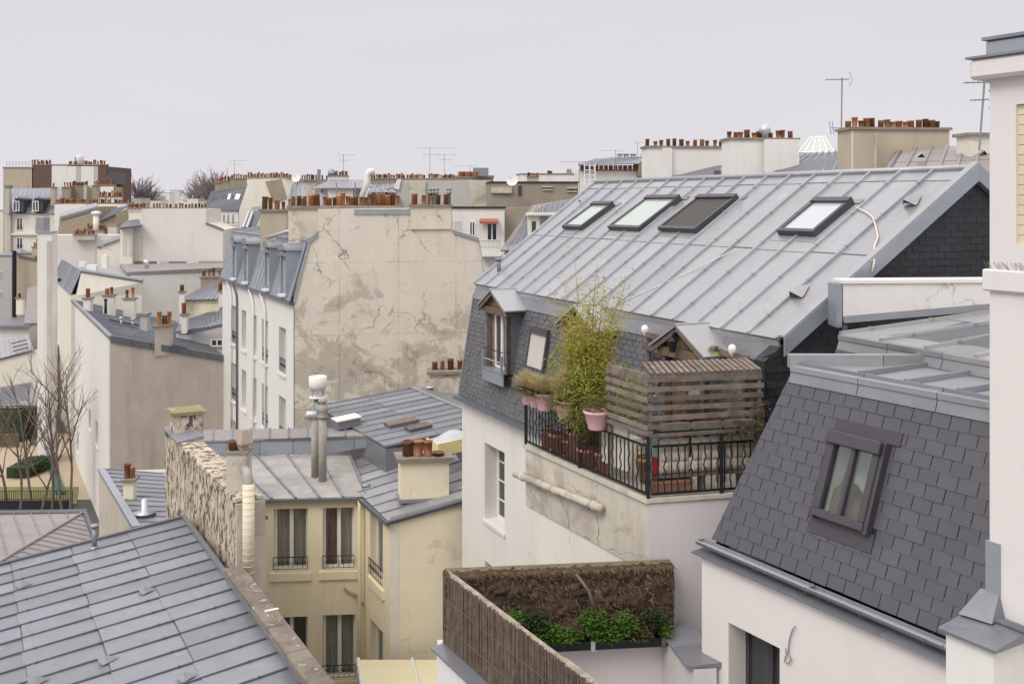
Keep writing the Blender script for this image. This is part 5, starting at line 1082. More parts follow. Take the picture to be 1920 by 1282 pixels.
# tall thin wall and stained wall to its right
T2 = blk('tall narrow pale wall end rising above the garden', 70, 97, 437, 69, 1.2, plwhite, 'wall', 'tall_wall', 0, cm=zincb)
MB().prism([v2(P(88, 440, 68.9), 0), v2(P(96, 440, 68.9), 0), v2(P(96, 440, 68.9), P(96, 452, 69).z), v2(P(88, 440, 68.9), P(88, 452, 69).z)], Vector((0, .06, 0))).build('rendered_strip', plbeige, T2)
MB().lathe(P(80, 437, 69.5), [(.5, 0), (.5, 1.1), (.42, 1.15), (.42, 1.2)], 6).build('tank', zinc, T2)
W2 = blk('wide pale party wall with yellow stains and broken roof edge', 90, 226, 441, 97, 3, pz, 'wall', 'party_wall', .1, coping_=False)
stackpx(W2, 138, 176, 441, 450, 96.5, 9, plbeige, .7, poth=.7, cap=.1, name='chimney')
MB().prism([v2(P(182, 462, 94.8), 0), v2(P(225, 447, 94.8), 0), P(225, 448, 94.8), P(182, 463, 94.8)], Vector((-.3, 2, 0))).build('lower_wall', plcream, W2)
poly(W2, [(181, 463, 94.6), (226, 447, 94.6), (226, 441, 97), (184, 455, 97)], 'side_roof', zinc2, .15)
a = antenna(P(180, 494, 82), 2.4, 'bent aerial on a stay pole in front of the stained wall', boom=1.2, els=5); MB().tube([P(180, 457, 82), P(211, 469, 82)], .04, 5).build('stay', steel, a)

# roofs stepping up beside the white house
R_ = thing('courtyard_house', 'small pink-white house with ribbed zinc roofs and short chimneys behind the beige house', 'house', Wp(-19, 62, -18))
zr(R_, (330, 622, 60), (420, 608, 60.5), (420, 566, 65), (352, 590, 65), 12, (.5,), zinc2, 'lower_roof')
zr(R_, (338, 563, 63), (408, 561, 63), (414, 535, 67), (392, 534, 67), 8, (), zinc2, 'upper_roof')
MB().prism([v2(P(330, 625, 60.2), 0), v2(P(425, 612, 60.5), 0), P(425, 612, 60.5), P(330, 626, 60.2)], Vector((0, 4, 0))).build('wall', pllav, R_)
MB().prism([v2(P(337, 565, 63.2), 0), v2(P(410, 564, 63.2), 0), P(410, 563, 63.2), P(337, 564, 63.2)], Vector((0, 4, 0))).build('upper_wall', plyel2, R_)
R_['D'] = 60.2; R_['x0'] = 330.; R_['sl'] = .05
fwin(R_, 395, 419, 635, 650, glassd, whitep)
poly(R_, [(352, 627, 60), (420, 612, 60), (420, 606, 60), (345, 622, 60)], 'verge_flashing', zincd, .2)
stackpx(R_, 376, 414, 521, 560, 68, 4, plbrown, .7, poth=.5); stackpx(R_, 336, 345, 549, 585, 62.5, 1, plwhite, .4, poth=.5); stackpx(R_, 340, 350, 592, 625, 59.5, 1, plwhite, .4, poth=.6); stackpx(R_, 410, 420, 548, 575, 62, 2, plwhite, .4, poth=.6)
poly(R_, [(345, 562, 66), (377, 541, 66), (377, 534, 66), (345, 556, 66)], 'stone_gable', pltan, .3, Vector((0, 1, 0)))

# ---------------------------------------------------------------- far left
Q_ = blk('tall tan and brick block with white chimney breasts and roof-top railing far beyond the garden', 6, 62, 315, 150, 12, pltan, 'building', 'apartment_block', 0)
for x0, x1, yt, m in ((60, 97, 311, brick), (97, 125, 311, plwhite), (125, 143, 312, plwhite), (143, 152, 312, plgrey), (152, 176, 312, plwhite), (176, 184, 312, plgrey), (184, 199, 312, brick)):
    q = P(x0, yt, 150); MB().box(v2(q, 0), Vector(((x1-x0)/F*150-.02, 0, 0)), Vector((0, 10, 0)), UP*q.z).build('chimney_breast', m, Q_)
c = stackpx(Q_, 60, 199, 310, 313, 150.5, 0, brick, 1.2, cap=.15, sl=0)
for k in range(34):
    px = 62+k*4.05
    if 96 < px < 128: continue
    pot(c, P(px+RN.uniform(-1, 1), 309, 151), RN.uniform(.45, .8), None, .28)
q = P(151, 310, 151); MB().lathe(q, [(.4, 0), (.4, .2), (.52, .22), (.52, 1.45), (.45, 1.55)], 14).build('water_tank', plwhite, Q_, True); MB().tube([q-Vector((.8, 0, 0)), q+Vector((-.8, 0, 1.2))], .1, 6).build('tank_pipe', steel, Q_)
MB().prism([P(199, 345, 150), P(207, 345, 150), P(207, 322, 150), P(199, 330, 150)], Vector((0, 6, 0))).build('roof_shed', slate, Q_)
for z in (303.5, 308): MB().tube([P(12, z, 150), P(60, z, 150)], .04, 4).build('roof_rail', galv, Q_)
for k in range(9): MB().tube([P(12+k*6, 303.5, 150), P(12+k*6, 315, 150)], .04, 4).build('rail_post', galv, Q_)
Q2 = thing('dormered_house', 'cream house with grey zinc mansard and two pedimented dormers far beyond the garden', 'house', P(60, 600, 122))
zr(Q2, (10, 400, 120), (118, 400, 120), (118, 366, 122), (16, 368, 122), 16, (), zinc2, 'mansard'); zr(Q2, (14, 368, 122), (118, 366, 122), (118, 352, 128), (22, 354, 128), 12, (), zinc2, 'upper_roof')
MB().prism([v2(P(10, 400, 120.2), 0), v2(P(118, 400, 120.2), 0), P(118, 401, 120.2), P(10, 401, 120.2)], Vector((0, 8, 0))).build('wall', plcream, Q2)
Q2['D'] = 120.2; Q2['x0'] = 10.; Q2['sl'] = 0.
for x0, x1, y0, y1 in ((31, 43, 408, 432), (67, 79, 408, 432), (31, 43, 445, 467), (67, 79, 445, 467)): fwin(Q2, x0, x1, y0, y1, framed if x0 > 40 or y0 > 440 else woodw, whitep, rail=True)
MB().box(P(10, 441, 119.9), Vector((7, 0, 0)), Vector((0, .3, 0)), UP*.25).build('string_course', plcream, Q2); MB().box(P(12, 462, 119.8)-UP*2, Vector((.5, 0, 0)), Vector((0, .3, 0)), UP*8).build('down_pipe', plgrey, Q2)
for x in (36, 72):
    d = MB().box(P(x-8, 398, 119.6), Vector((1.03, 0, 0)), Vector((0, 2, 0)), UP*1.7).build('dormer', framed, Q2); MB().prism([P(x-10, 374, 119.4), P(x+10, 374, 119.4), P(x, 369.5, 119.4)], Vector((0, 2, 0))).build('pediment', zincd, d); fwin(Q2, x-6, x+6, 377, 396, glassd, whitep, par=d, off=.75, rail=False, nm='dormer_window')
stackpx(Q2, 95, 103, 352, 385, 120, 1, pltan, .8, poth=.8); stackpx(Q2, 10, 17, 352, 400, 119, 0, plgrey, .8, cap=.3)
def stonegable(lbl, pts, D, m=stone, dep=1.2): t = thing('stone_gable', lbl, 'wall', v2(P(pts[0][0], 400, D), 0), 'rough stone gables'); MB().prism([v2(P(*pts[0], D), 0)]+[P(x, y, D) for x, y in pts]+[v2(P(*pts[-1], D), 0)], Vector((-.2, dep, 0))).build('wall', m, t); return t
t = stonegable('rough stone chimney wall with long row of pots in front of the brick block', [(120, 372), (132, 350), (187, 352), (187, 375)], 118); stackpx(t, 116, 132, 352, 385, 117, 3, plbrown, 1, poth=.8); stackpx(t, 133, 162, 350, 354, 118.2, 9, stone, .9, poth=.8, cap=.12); stackpx(t, 172, 187, 349, 380, 117, 3, stone, .9, poth=.7)
MB().tube([P(161, 347, 117), P(161, 380, 117)], .25, 8).build('flue', galv, t)
t = stonegable('rough stone chimney wall with whitewashed panel and red pots', [(186, 400), (186, 349), (226, 351), (228, 400)], 116); MB().prism([P(x, y, 115.9) for x, y in ((188, 372), (188, 350), (213, 350), (213, 372))], Vector((0, .05, 0))).build('white_panel', plwhite, t); stackpx(t, 187, 214, 348, 352, 116, 8, stone, .8, poth=.9, cap=.12); stackpx(t, 184, 226, 370, 380, 113, 11, plwhite, .8, poth=.9)
t = blk('low whitewashed chimney wall with a long line of red pots', 102, 162, 383, 112, 1, plwhite, 'wall', 'chimney_wall', 0, coping_=False); stackpx(t, 102, 162, 382.5, 384, 112, 19, plwhite, 1, poth=.8, cap=.1, skip=.05)
t = blk('second whitewashed chimney wall with red pots beside the stone gable', 164, 236, 383, 110, 1, plwhite, 'wall', 'chimney_wall', 0, coping_=False); stackpx(t, 164, 240, 382.5, 384, 110, 18, plwhite, 1, poth=.8, cap=.1, skip=.15)
t = stonegable('wide rough stone gable with zinc verge rising behind the stained party wall', [(108, 446), (112, 406), (180, 387), (180, 446)], 104, dep=6); poly(t, [(112, 408, 103.8), (181, 388, 103.8), (181, 380, 106), (112, 400, 106)], 'verge_flashing', zinc, .3)
stackpx(t, 162, 194, 432, 446, 102, 9, plgrey, .8, poth=.8); MB().tube([P(180, 432, 101), P(180, 402, 101)], .3, 8).lathe(P(180, 402, 101), [(.5, 0), (.5, .25), (.1, .35)], 8).build('white_flue', plwhite, t, True)
t = stonegable('rough stone gable under a dark zinc slope beside the white flue', [(186, 445), (186, 414), (238, 392), (266, 392), (266, 425)], 103, dep=5); zr(t, (186, 415, 102.8), (214, 403, 102.8), (240, 386, 108), (212, 392, 108), 6, (), zincd)
stackpx(t, 202, 218, 424, 447, 100, 0, plgrey, .8, cap=.2); stackpx(t, 240, 268, 391, 395, 103, 6, plgrey, .8, poth=.7); poly(t, [(241, 395, 102.6), (266, 395, 102.6), (266, 424, 102.6), (241, 424, 102.6)], 'rendered_panel', plcream, .1, Vector((0, .1, 0)))

# left edge, above the garden
t = blk('small grey-white house with two plain windows at the garden edge', -30, 22, 480, 112, 8, plgrey, sl=0); fwin(t, 0, 6, 508, 528, glassd); fwin(t, 0, 6, 546, 562, glassd)
t = blk('tan blank house wall with a black soil pipe beside the tall pale wall', 30, 71, 476, 104, 6, pltan, sl=0); MB().tube([P(27, 470, 103), P(27, 600, 103)], .22, 6).build('soil_pipe', iron, t); poly(t, [(33, 478, 103.8), (70, 486, 103.8), (60, 472, 109), (40, 468, 109)], 'roof', zincd, .15); stackpx(t, 60, 71, 464, 480, 103.5, 2, pltan, .7, poth=.8)
poly(t, [(45, 606, 88), (70, 606, 88), (70, 535, 92), (52, 540, 92)], 'mansard_slope', zincbrown, .2); stackpx(t, 30, 42, 560, 590, 86, 1, plcream, .5, poth=.5)
t = thing('garden_house', 'low cream house with pale zinc roof and roof lights behind the garden', 'house', P(20, 700, 84)); zr(t, (-30, 680, 82), (62, 656, 82), (52, 627, 88), (-30, 648, 88), 9, (), zinc, 'roof')
MB().prism([v2(P(-30, 681, 82.2), 0), v2(P(76, 656, 82.2), 0), P(76, 656, 82.2), P(-30, 682, 82.2)], Vector((0, 5, 0))).build('wall', plcream, t)
for k in range(3): poly(t, [(22+k*2, 645+k*7, 83.8-k*.9), (50+k*2, 638+k*7, 83.8-k*.9), (50+k*2, 636+k*7, 83.8-k*.9), (22+k*2, 643+k*7, 83.8-k*.9)], 'roof_light', framed, .1)
zr(t, (-30, 762, 76), (72, 760, 76), (60, 716, 80), (-30, 730, 80), 6, (), zincbrown, 'lean_to_roof')
t = blk('white low house with a flat zinc roof behind the cream garden house', -30, 55, 612, 96, 8, plwhite, sl=0); poly(t, [(-30, 610, 95.5), (56, 610, 95.5), (52, 594, 103), (-30, 597, 103)], 'roof', zinc2, .2)

# ---------------------------------------------------------------- middle distance, left to right
S1 = thing('mansard_apartment_house', 'pale house with steep dark zinc mansard, slim roof windows and balcony', 'house', P(420, 450, 105))
zr(S1, (380, 394, 104), (452, 395, 104), (463, 350, 106.5), (397, 359, 106.5), 22, (), zincd, 'mansard')
S1['D'] = 104.2; S1['x0'] = 380.; S1['sl'] = 0.
MB().prism([v2(P(382, 396, 104.2), 0), v2(P(447, 396, 104.2), 0), P(447, 396, 104.2), P(382, 396, 104.2)], Vector((0, 8, 0))).build('wall', plwhite, S1)
for x in (392, 397, 403, 412, 418, 426, 431, 440, 445): q = P(x, 372, 105.1); MB().box(q-Vector((.1, .12, .45)), Vector((.2 if x % 2 else .28, 0, 0)), Vector((.25, .6, 1.4))*.02, Vector((.16, .42, .9))).build('roof_window', glassw if x in (440, 445, 426) else framed, S1)
for x in (389, 396, 404, 412, 420, 428, 437): fwin(S1, x-2.2, x+2.2, 402, 420, glassd, whitep if x % 8 else plgrey)
MB().box(P(392, 431, 103.2), Vector((3.1, 0, 0)), Vector((0, .9, 0)), UP*.12).build('balcony_floor', plgrey, S1); ironrail(S1, v2(P(392, 430, 103.2), 0), Vector((1, 0, 0)), 3.1, P(392, 430, 103.2).z, .7, 'balcony_rail')
for x in (420, 428, 437): fwin(S1, x-3, x+3, 436, 466, glassd, whitep)
MB().prism([P(x, y, 103.9) for x, y in ((448, 470), (448, 396), (463, 349), (471, 336), (528, 336), (540, 372), (540, 470))], Vector((-.3, 7, 0))).build('gable_wall', plcream, S1)
MB().prism([P(x, y, 103.8) for x, y in ((497, 340), (527, 336), (538, 372), (512, 380))], Vector((0, .08, 0))).build('rendered_patch', plbrown, S1)
for x0, x1, yt in ((403, 417, 344), (417, 431, 340), (431, 462, 336)): stackpx(S1, x0, x1, yt, 362, 108, 4 if x1 < 440 else 7, plbrown, 1, poth=.75, cap=.12, cowl=.2)
stackpx(S1, 463, 540, 335, 345, 106, 20, plcream, 1, poth=.8, cap=.14, cowl=.08)
poly(S1, [(454, 430, 98), (476, 430, 98), (490, 396, 101), (470, 396, 101)], 'lower_slope', zincd, .15); poly(S1, [(470, 396, 101), (486, 396, 101), (486, 386, 104), (474, 388, 104)], 'lower_roof', zinc2, .15)
for x in (463, 470): MB().tube([P(x-8, 428, 97.6), P(x+3, 398, 100.4)], .16, 6).build('roof_pipe', galv, S1)
antenna(P(440, 327, 106), 1.5, 'aerial above the brown chimney blocks of the mansard apartment house', boom=1.8, els=6)
S2 = blk('grey rear wall with a long line of chimney pots and satellite dish', 528, 640, 339, 112, 6, plbrown, 'house', 'rear_house_wall', 0, coping_=False)
stackpx(S2, 530, 640, 338.5, 341, 112, 26, plbrown, 1, poth=.8, cap=.12, cowl=.05, skip=.1); zr(S2, (530, 375, 104), (572, 372, 104), (570, 344, 110), (535, 346, 110), 5, (), zinc2); stackpx(S2, 570, 590, 341, 400, 103, 0, plstain, 1, cap=.1)
MB().tube([P(598, 337, 110), P(598, 318, 110)], .2, 8).build('smoke_pipe', steel, S2)
def dish(p, r, lbl, par_h=1.0):
    t = thing('satellite_dish', lbl, 'satellite dish', p, None); mb = MB(); n = Vector((-.25, -.93, .28)).normalized(); a = n.orthogonal().normalized(); b = n.cross(a); rings = [(0, 0), (.5, .05), (.8, .13), (1, .2)]
    vs = [[p+(a*math.cos(2*math.pi*j/18)+b*math.sin(2*math.pi*j/18))*r*q+n*r*h for j in range(18)] for q, h in rings[1:]]
    for j in range(18): mb.face(p, vs[0][j], vs[0][(j+1) % 18])
    for k in range(2):
        for j in range(18): mb.face(vs[k][j], vs[k+1][j], vs[k+1][(j+1) % 18], vs[k][(j+1) % 18])
    mb.build('reflector', plwhite, t, True, fix=False); MB().tube([p-b*r*.9, p+n*r*.8], .02*r/.5, 5).build('feed_arm', steel, t); MB().tube([p-n*.05, p-n*.2-UP*.2, p-n*.2-UP*par_h], .05, 6).build('mast', steel, t)
dish(P(556, 333, 109), .55, 'round white satellite dish among the pots on the grey rear wall')
S3 = thing('zinc_turret_house', 'low turret with faceted zinc roof and cream walls behind the gable chimneys', 'house', P(640, 420, 76))
tz0 = [P(584, 379, 75), P(604, 352, 75.5), P(613, 351, 74), P(672, 351, 74), P(690, 351, 77)]
MB().prism([P(x, y, D) for x, y, D in ((584, 395, 75.5), (604, 352, 76), (618, 352, 74.2), (620, 395, 74.2))], Vector((.3, 1.5, 0))).build('zinc_side', zinc, S3)
MB().prism([P(x, y, D) for x, y, D in ((613, 352, 74), (662, 352, 74), (662, 400, 74), (622, 400, 74))], Vector((0, 3, 0))).build('wall', plcream, S3); MB().prism([P(x, y, D) for x, y, D in ((662, 352, 74), (676, 352, 76), (676, 400, 76), (662, 400, 74))], Vector((0, 2, 0))).build('zinc_side', zinc2, S3)
ap = [P(620, 337, 78.5), P(682, 337, 79)]; ev = [P(583, 353, 77), P(611, 352.5, 73.7), P(676, 352.5, 73.7), P(700, 350, 77)]
for f in ((ev[0], ev[1], ap[0]), (ev[1], ev[2], ap[1], ap[0]), (ev[2], ev[3], ap[1])): MB().prism(list(f), UP*-.06).build('roof_facet', zinc2, S3)
for k in range(9): a, b = lerp(ev[1], ev[2], k/8), lerp(ap[0], ap[1], k/8); MB().tube([a, b], .04, 4).build('batten', zinc, S3)
c = stackpx(S3, 614, 652, 331, 340, 78.5, 6, plwhite, .9, poth=.55, cap=.08); MB().lathe(P(622, 329, 79), [(.3, 0), (.32, .2), (.2, .45), (.02, .55)], 10).build('round_cowl', steel, c, True)
for x in (631, 666): MB().tube([P(x, 385, 73.5), P(x, 343, 73.5)], .05, 5).build('vent_pipe', steel, S3)
MB().tube([P(672, 388, 60), P(689, 340, 60), P(689, 328, 60), P(694, 322, 60), P(702, 321, 60)], [.16, .2, .2, .22, .2], 10).build('white_bent_flue', plwhite, S3, True)
antenna(P(644, 330, 78), 1.7, 'aerial on a thin mast above the zinc turret', boom=1.3, els=6)
S4 = thing('grey_slab_house', 'plain grey-beige house end with two peeling chimney breasts and a slate mansard side', 'house', P(830, 450, 88))
MB().prism([P(x, y, 86) for x, y in ((742, 480), (742, 372), (752, 338), (920, 338), (920, 480))], Vector((0, 8, 0))).build('wall', plgrey, S4)
for x0, x1 in ((768, 798), (880, 914)): MB().prism([P(x, y, 85.7) for x, y in ((x0, 400), (x0, 339), (x1, 339), (x1+(2 if x0 > 800 else 0), 400))], Vector((0, .4, 0))).build('chimney_breast', plstain, S4)
MB().prism([P(x, y, 85.8) for x, y in ((738, 352), (745, 336), (752, 336), (748, 356))], Vector((0, .4, 0))).build('verge_stone', plwhite, S4)
zr(S4, (682, 385, 82), (748, 380, 85), (750, 348, 88), (690, 362, 85), 10, (), zincd, 'mansard'); zr(S4, (690, 362, 85), (750, 349, 88), (748, 340, 94), (700, 345, 92), 6, (), zinc2, 'upper_roof')
for x in (703, 718, 732): q = P(x, 375, 81.6); d = MB().box(q-Vector((.25, 0, .5)), Vector((.5, 0, 0)), Vector((0, 1.5, 0)), UP*1.1).build('dormer', zincd, S4); MB().prism([q+Vector((-.4, -.1, .6)), q+Vector((.4, -.1, .6)), q+Vector((0, -.1, .85))], Vector((0, 1.4, 0))).build('dormer_roof', galv, d)
stackpx(S4, 690, 760, 336, 345, 92, 15, plbrown, 1, poth=.65, cap=.1, cowl=.06); stackpx(S4, 762, 852, 336, 340, 90, 20, plbrown, 1, poth=.6, cap=.1, cowl=.08, skip=.1)
stackpx(S4, 850, 925, 333, 340, 93, 0, plbrown, 2, cap=.2); q = P(887, 330, 92); MB().box(q, Vector((1.4, 0, 0)), Vector((0, 1, 0)), UP*.75).build('air_unit', mat('grey_green_unit', (.20, .25, .25), .6), S4)
for k in range(9): pot(S4, P(862+k*4, 331, 91), .45, 1)
antenna(P(806, 325, 88), 2.3, 'large spread aerial standing tall above the grey slab house', boom=3.2, els=9); antenna(P(833, 326, 89), 1.75, 'second smaller aerial beside the large spread one', boom=1.8, els=7); antenna(P(881, 330, 91), .95, 'short aerial beside the grey-green air unit', boom=2.2, dirx=-1, els=7, second=False)
S5 = blk('brown rendered house with black flat roof edge and small louvred vents', 920, 1084, 343, 82, 9, plbrown, sl=.05, cm=slateb)
MB().box(P(921, 362, 81.8), Vector((1.7, 0, 0)), Vector((0, .5, 0)), UP*.45).build('corbel', plstain, S5)
for x0, x1, y0, y1 in ((969, 981, 346, 370), ): fwin(S5, x0, x1, y0, y1, framed, plbrown, leaves=1)
for x0, x1, y0, y1 in ((1017, 1036, 349, 357), (1063, 1082, 351, 360), (922, 958, 352, 358)):
    for k in range(3): a = wpx(S5, x0, y1-k*(y1-y0)/3, .12); MB().box(a, Vector(((x1-x0)/F*82, 0, 0)), Vector((0, .15, 0)), UP*.1).build('louvre', slateb if k % 2 else plstain, S5)
dish(P(961, 338, 80.5), .5, 'large satellite dish on the brown house roof edge', .8)
c = stackpx(S5, 990, 1010, 332, 343, 95, 5, pltan, .8, poth=.5); c = stackpx(S5, 1028, 1036, 327, 338, 100, 3, plwhite, .8, poth=.5)
t = blk('white flat roof strip beyond the brown house', 975, 1086, 327, 125, 8, plwhite, sl=0, name='far_flat_house'); stackpx(t, 1064, 1072, 323, 327, 126, 2, plwhite, .6, poth=.6)
S6 = blk('white modern apartment house with orange awning over its balcony', 846, 946, 391, 66, 8, plwhite, sl=.08, cm=slateb)
fwin(S6, 851, 866, 414, 436, curtw, pllav); fwin(S6, 880, 891, 415, 442, glassd); fwin(S6, 912, 933, 417, 452, glassd, whitep); fwin(S6, 880, 891, 470, 495, glassd)
MB().box(wpx(S6, 902, 480, .9), Vector((1.35, .1, 0)), Vector((0, .9, 0)), UP*.12).build('balcony_floor', plwhite, S6); MB().hexa([wpx(S6, 900, 416, .7), wpx(S6, 934, 416, .7), wpx(S6, 934, 411, 0), wpx(S6, 900, 411, 0)], [q+UP*.04 for q in (wpx(S6, 900, 416, .7), wpx(S6, 934, 416, .7), wpx(S6, 934, 411, 0), wpx(S6, 900, 411, 0))]).build('awning', orange, S6)
MB().box(wpx(S6, 900, 419, .7), Vector((1.2, .1, 0)), Vector((0, .02, 0)), UP*.12).build('awning_valance', orange, S6); ironrail(S6, v2(wpx(S6, 902, 478, .85), 0), Vector((1, .08, 0)).normalized(), 1.3, wpx(S6, 902, 476, .8).z, .9, 'balcony_rail', steel)
MB().prism([P(x, y, 69) for x, y in ((944, 500), (944, 391), (1000, 388), (1000, 500))], Vector((0, 5, 0))).build('side_block', plbrown, S6)
S7 = thing('dormer_roof_house', 'brown zinc roof with a cream dormer and open window behind the long roof', 'house', P(1020, 480, 58))
zr(S7, (940, 470, 57), (1010, 470, 55), (1020, 385, 62), (985, 405, 62), 7, (), zincbrown); zr(S7, (985, 407, 60), (1080, 400, 58), (1080, 372, 64), (1000, 385, 66), 9, (), zincbrown, 'upper_roof')
MB().prism([P(x, y, 57) for x, y in ((990, 460), (990, 402), (1052, 402), (1052, 460))], Vector((0, 3, 0))).build('dormer', plcream, S7); S7['D'] = 57.; S7['x0'] = 990.; S7['sl'] = 0.; fwin(S7, 995, 1007, 413, 440, framed, plcream, leaves=1); fwin(S7, 1012, 1027, 406, 430, zinc2, zinc2, leaves=1); MB().box(P(987, 404, 56.7), Vector((2.1, 0, 0)), Vector((0, 3, 0)), UP*.12).build('dormer_roof', plcream, S7)
S8 = thing('brick_attic_house', 'zinc roofed house with a band of red brick attic and small roof chimneys', 'house', P(1150, 360, 105))
MB().prism([v2(P(1086, 345, 104), 0), v2(P(1212, 345, 104), 0), P(1212, 318, 104), P(1086, 318, 104)], Vector((0, 8, 0))).build('wall', plwhite, S8)
for k in range(12): MB().box(P(1088+k*9, 320, 103.8), Vector((.4, 0, 0)), Vector((0, .4, 0)), UP*.55).build('brick_pier', orange if k % 3 else brick, S8)
zr(S8, (1084, 309, 103), (1200, 307, 103), (1212, 293, 109), (1120, 298, 109), 10, (), zinc2); MB().prism([P(x, y, 102.9) for x, y in ((1196, 330), (1198, 306), (1214, 295), (1214, 330))], Vector((0, 5, 0))).build('stone_gable', stone, S8)
for x in (1160, 1172, 1185, 1205): stackpx(S8, x, x+7, 290, 300, 108, 0, plgrey, .6, cap=.08)
lf = thing('steel_access_frame', 'white tubular access frame on the roof edge by the brick attic', 'frame', P(1108, 346, 62))
for x in (1096, 1106, 1116): MB().tube([P(x, 348, 62), P(x, 307, 62)], .035, 5).build('upright', whitep, lf)
for y in (310, 319, 328, 337): MB().tube([P(1096, y, 62), P(1116, y+1, 62)], .025, 5).build('rung', whitep, lf)
antenna(P(1086, 355, 62), 1.75, 'aerial with long boom beside the white access frame', boom=1.7, dirx=-1, els=7, second=False); antenna(P(1154, 330, 100), 2.6, 'aerial in front of the brick attic house', boom=2.2, dirx=-1, els=5); antenna(P(1195, 296, 108), 1.7, 'small aerial on the roof of the brick attic house', boom=1.0, els=4, second=False)
# the far city and its trees
DL = ['grey distant block behind the far chimney pots next to the dark skyline trees', 'low white distant block between the two clumps of skyline trees', 'white distant tower block, the nearer of a cluster on the skyline', 'lavender distant tower block, tallest of the cluster on the skyline', 'white distant tower block at the end of the skyline cluster', 'low white distant block in front of the second tree clump', 'grey distant block beside the steep dark mansard', 'low white distant block next to the stone gables', 'lavender low distant block among the skyline trees', 'grey distant block behind the air unit', 'grey distant block behind the brown house', 'cream distant block beside the tall tan and brick block']
for k, (x0, x1, yt, D, m) in enumerate(((232, 262, 372, 230, plgrey), (262, 300, 376, 260, plwhite), (296, 318, 362, 420, plwhite), (318, 338, 357, 520, pllav), (338, 352, 362, 480, plwhite), (350, 372, 372, 300, plwhite), (372, 392, 376, 280, plgrey), (226, 240, 378, 200, plwhite), (282, 300, 368, 380, pllav), (860, 905, 340, 300, plgrey), (1010, 1060, 334, 320, plgrey), (-20, 8, 395, 180, plcream))):
    blk(DL[k], x0, x1, yt, D, 10, m, 'building', 'distant_block', 0, group='distant blocks on the skyline')
def twigtree(base, h, r, n, lbl, seed, m=twig, grp='bare trees on the skyline', name='bare_tree'):
    rr = random.Random(seed); t = thing(name, lbl, 'tree', base, grp); mb = MB(); tr = MB(); tr.tube([base, base+UP*h*.45], [r*.06, r*.04], 5); tr.build('trunk', m, t)
    for k in range(n):
        a = rr.uniform(0, 6.28); e = rr.uniform(.25, 1.3); L0 = r*rr.uniform(.6, 1.1); p = base+UP*h*rr.uniform(.3, .55); d = Vector((math.cos(a)*math.cos(e), math.sin(a)*math.cos(e), math.sin(e)*1.2)); q = p+d*L0
        mb.tube([p, lerp(p, q, .5)+UP*.1*L0, q], [r*.022, r*.014, r*.006], 3, False)
        for j in range(7):
            s = lerp(p, q, rr.uniform(.3, 1)); d2 = (d+Vector((rr.uniform(-1, 1), rr.uniform(-1, 1), rr.uniform(-.2, 1)))*.8).normalized(); mb.tube([s, s+d2*L0*rr.uniform(.15, .4)], [r*.009, r*.004], 3, False)
    mb.build('crown', m, t, fix=False); return t
for k, (px, yb_, D, h, r) in enumerate(((258, 384, 260, 7, 5.5), (272, 384, 270, 6, 5), (283, 385, 262, 5, 4), (372, 384, 330, 8, 6), (385, 384, 320, 9, 7), (395, 386, 300, 8, 7), (360, 386, 340, 6, 5), (405, 386, 310, 9, 7))):
    twigtree(P(px, yb_, D)-UP*3, h+3, r, 46, 'hazy bare tree in the skyline clump behind the long pot row' if k < 3 else 'hazy bare tree in the skyline clump beside the steep dark mansard', 100+k)
# ================================================================ planting on the terrace
def leaves(mb, c, rad, n, l, w, rr, droop=.3, flat=0.):
    for _ in range(n):
        while True:
            o = Vector((rr.uniform(-1, 1), rr.uniform(-1, 1), rr.uniform(-1, 1)))
            if o.length < 1: break
        p = c+Vector((o.x*rad[0], o.y*rad[1], o.z*rad[2])); a = rr.uniform(0, 6.28)
        d = Vector((math.cos(a), math.sin(a), rr.uniform(-droop, .5))).normalized(); s = d.cross(UP if abs(d.z) < .9 else Vector((1, 0, 0))).normalized(); s = (s+UP*rr.uniform(-.5, .5)).normalized()
        k = l*rr.uniform(.6, 1.25); mb.face(p, p+d*k*.45+s*w*.5, p+d*k-UP*k*.2, p+d*k*.45-s*w*.5)
def tuft(mb, c, n, h, spread, rr, w=.004, lean=Vector((0, 0, 0))):
    for _ in range(n):
        a = rr.uniform(0, 6.28); r = rr.uniform(0, 1)*spread; o = c+Vector((math.cos(a), math.sin(a), 0))*rr.uniform(0, .08); t = c+Vector((math.cos(a)*r, math.sin(a)*r, h*rr.uniform(.5, 1.1)*(1-.35*r/spread)))+lean*rr.random(); m = lerp(o, t, .55)+UP*h*.12
        s = Vector((-math.sin(a), math.cos(a), 0))*w; mb.face(o-s, o+s, m+s*.8, m-s*.8); mb.face(m-s*.8, m+s*.8, t)
rr = random.Random(5)
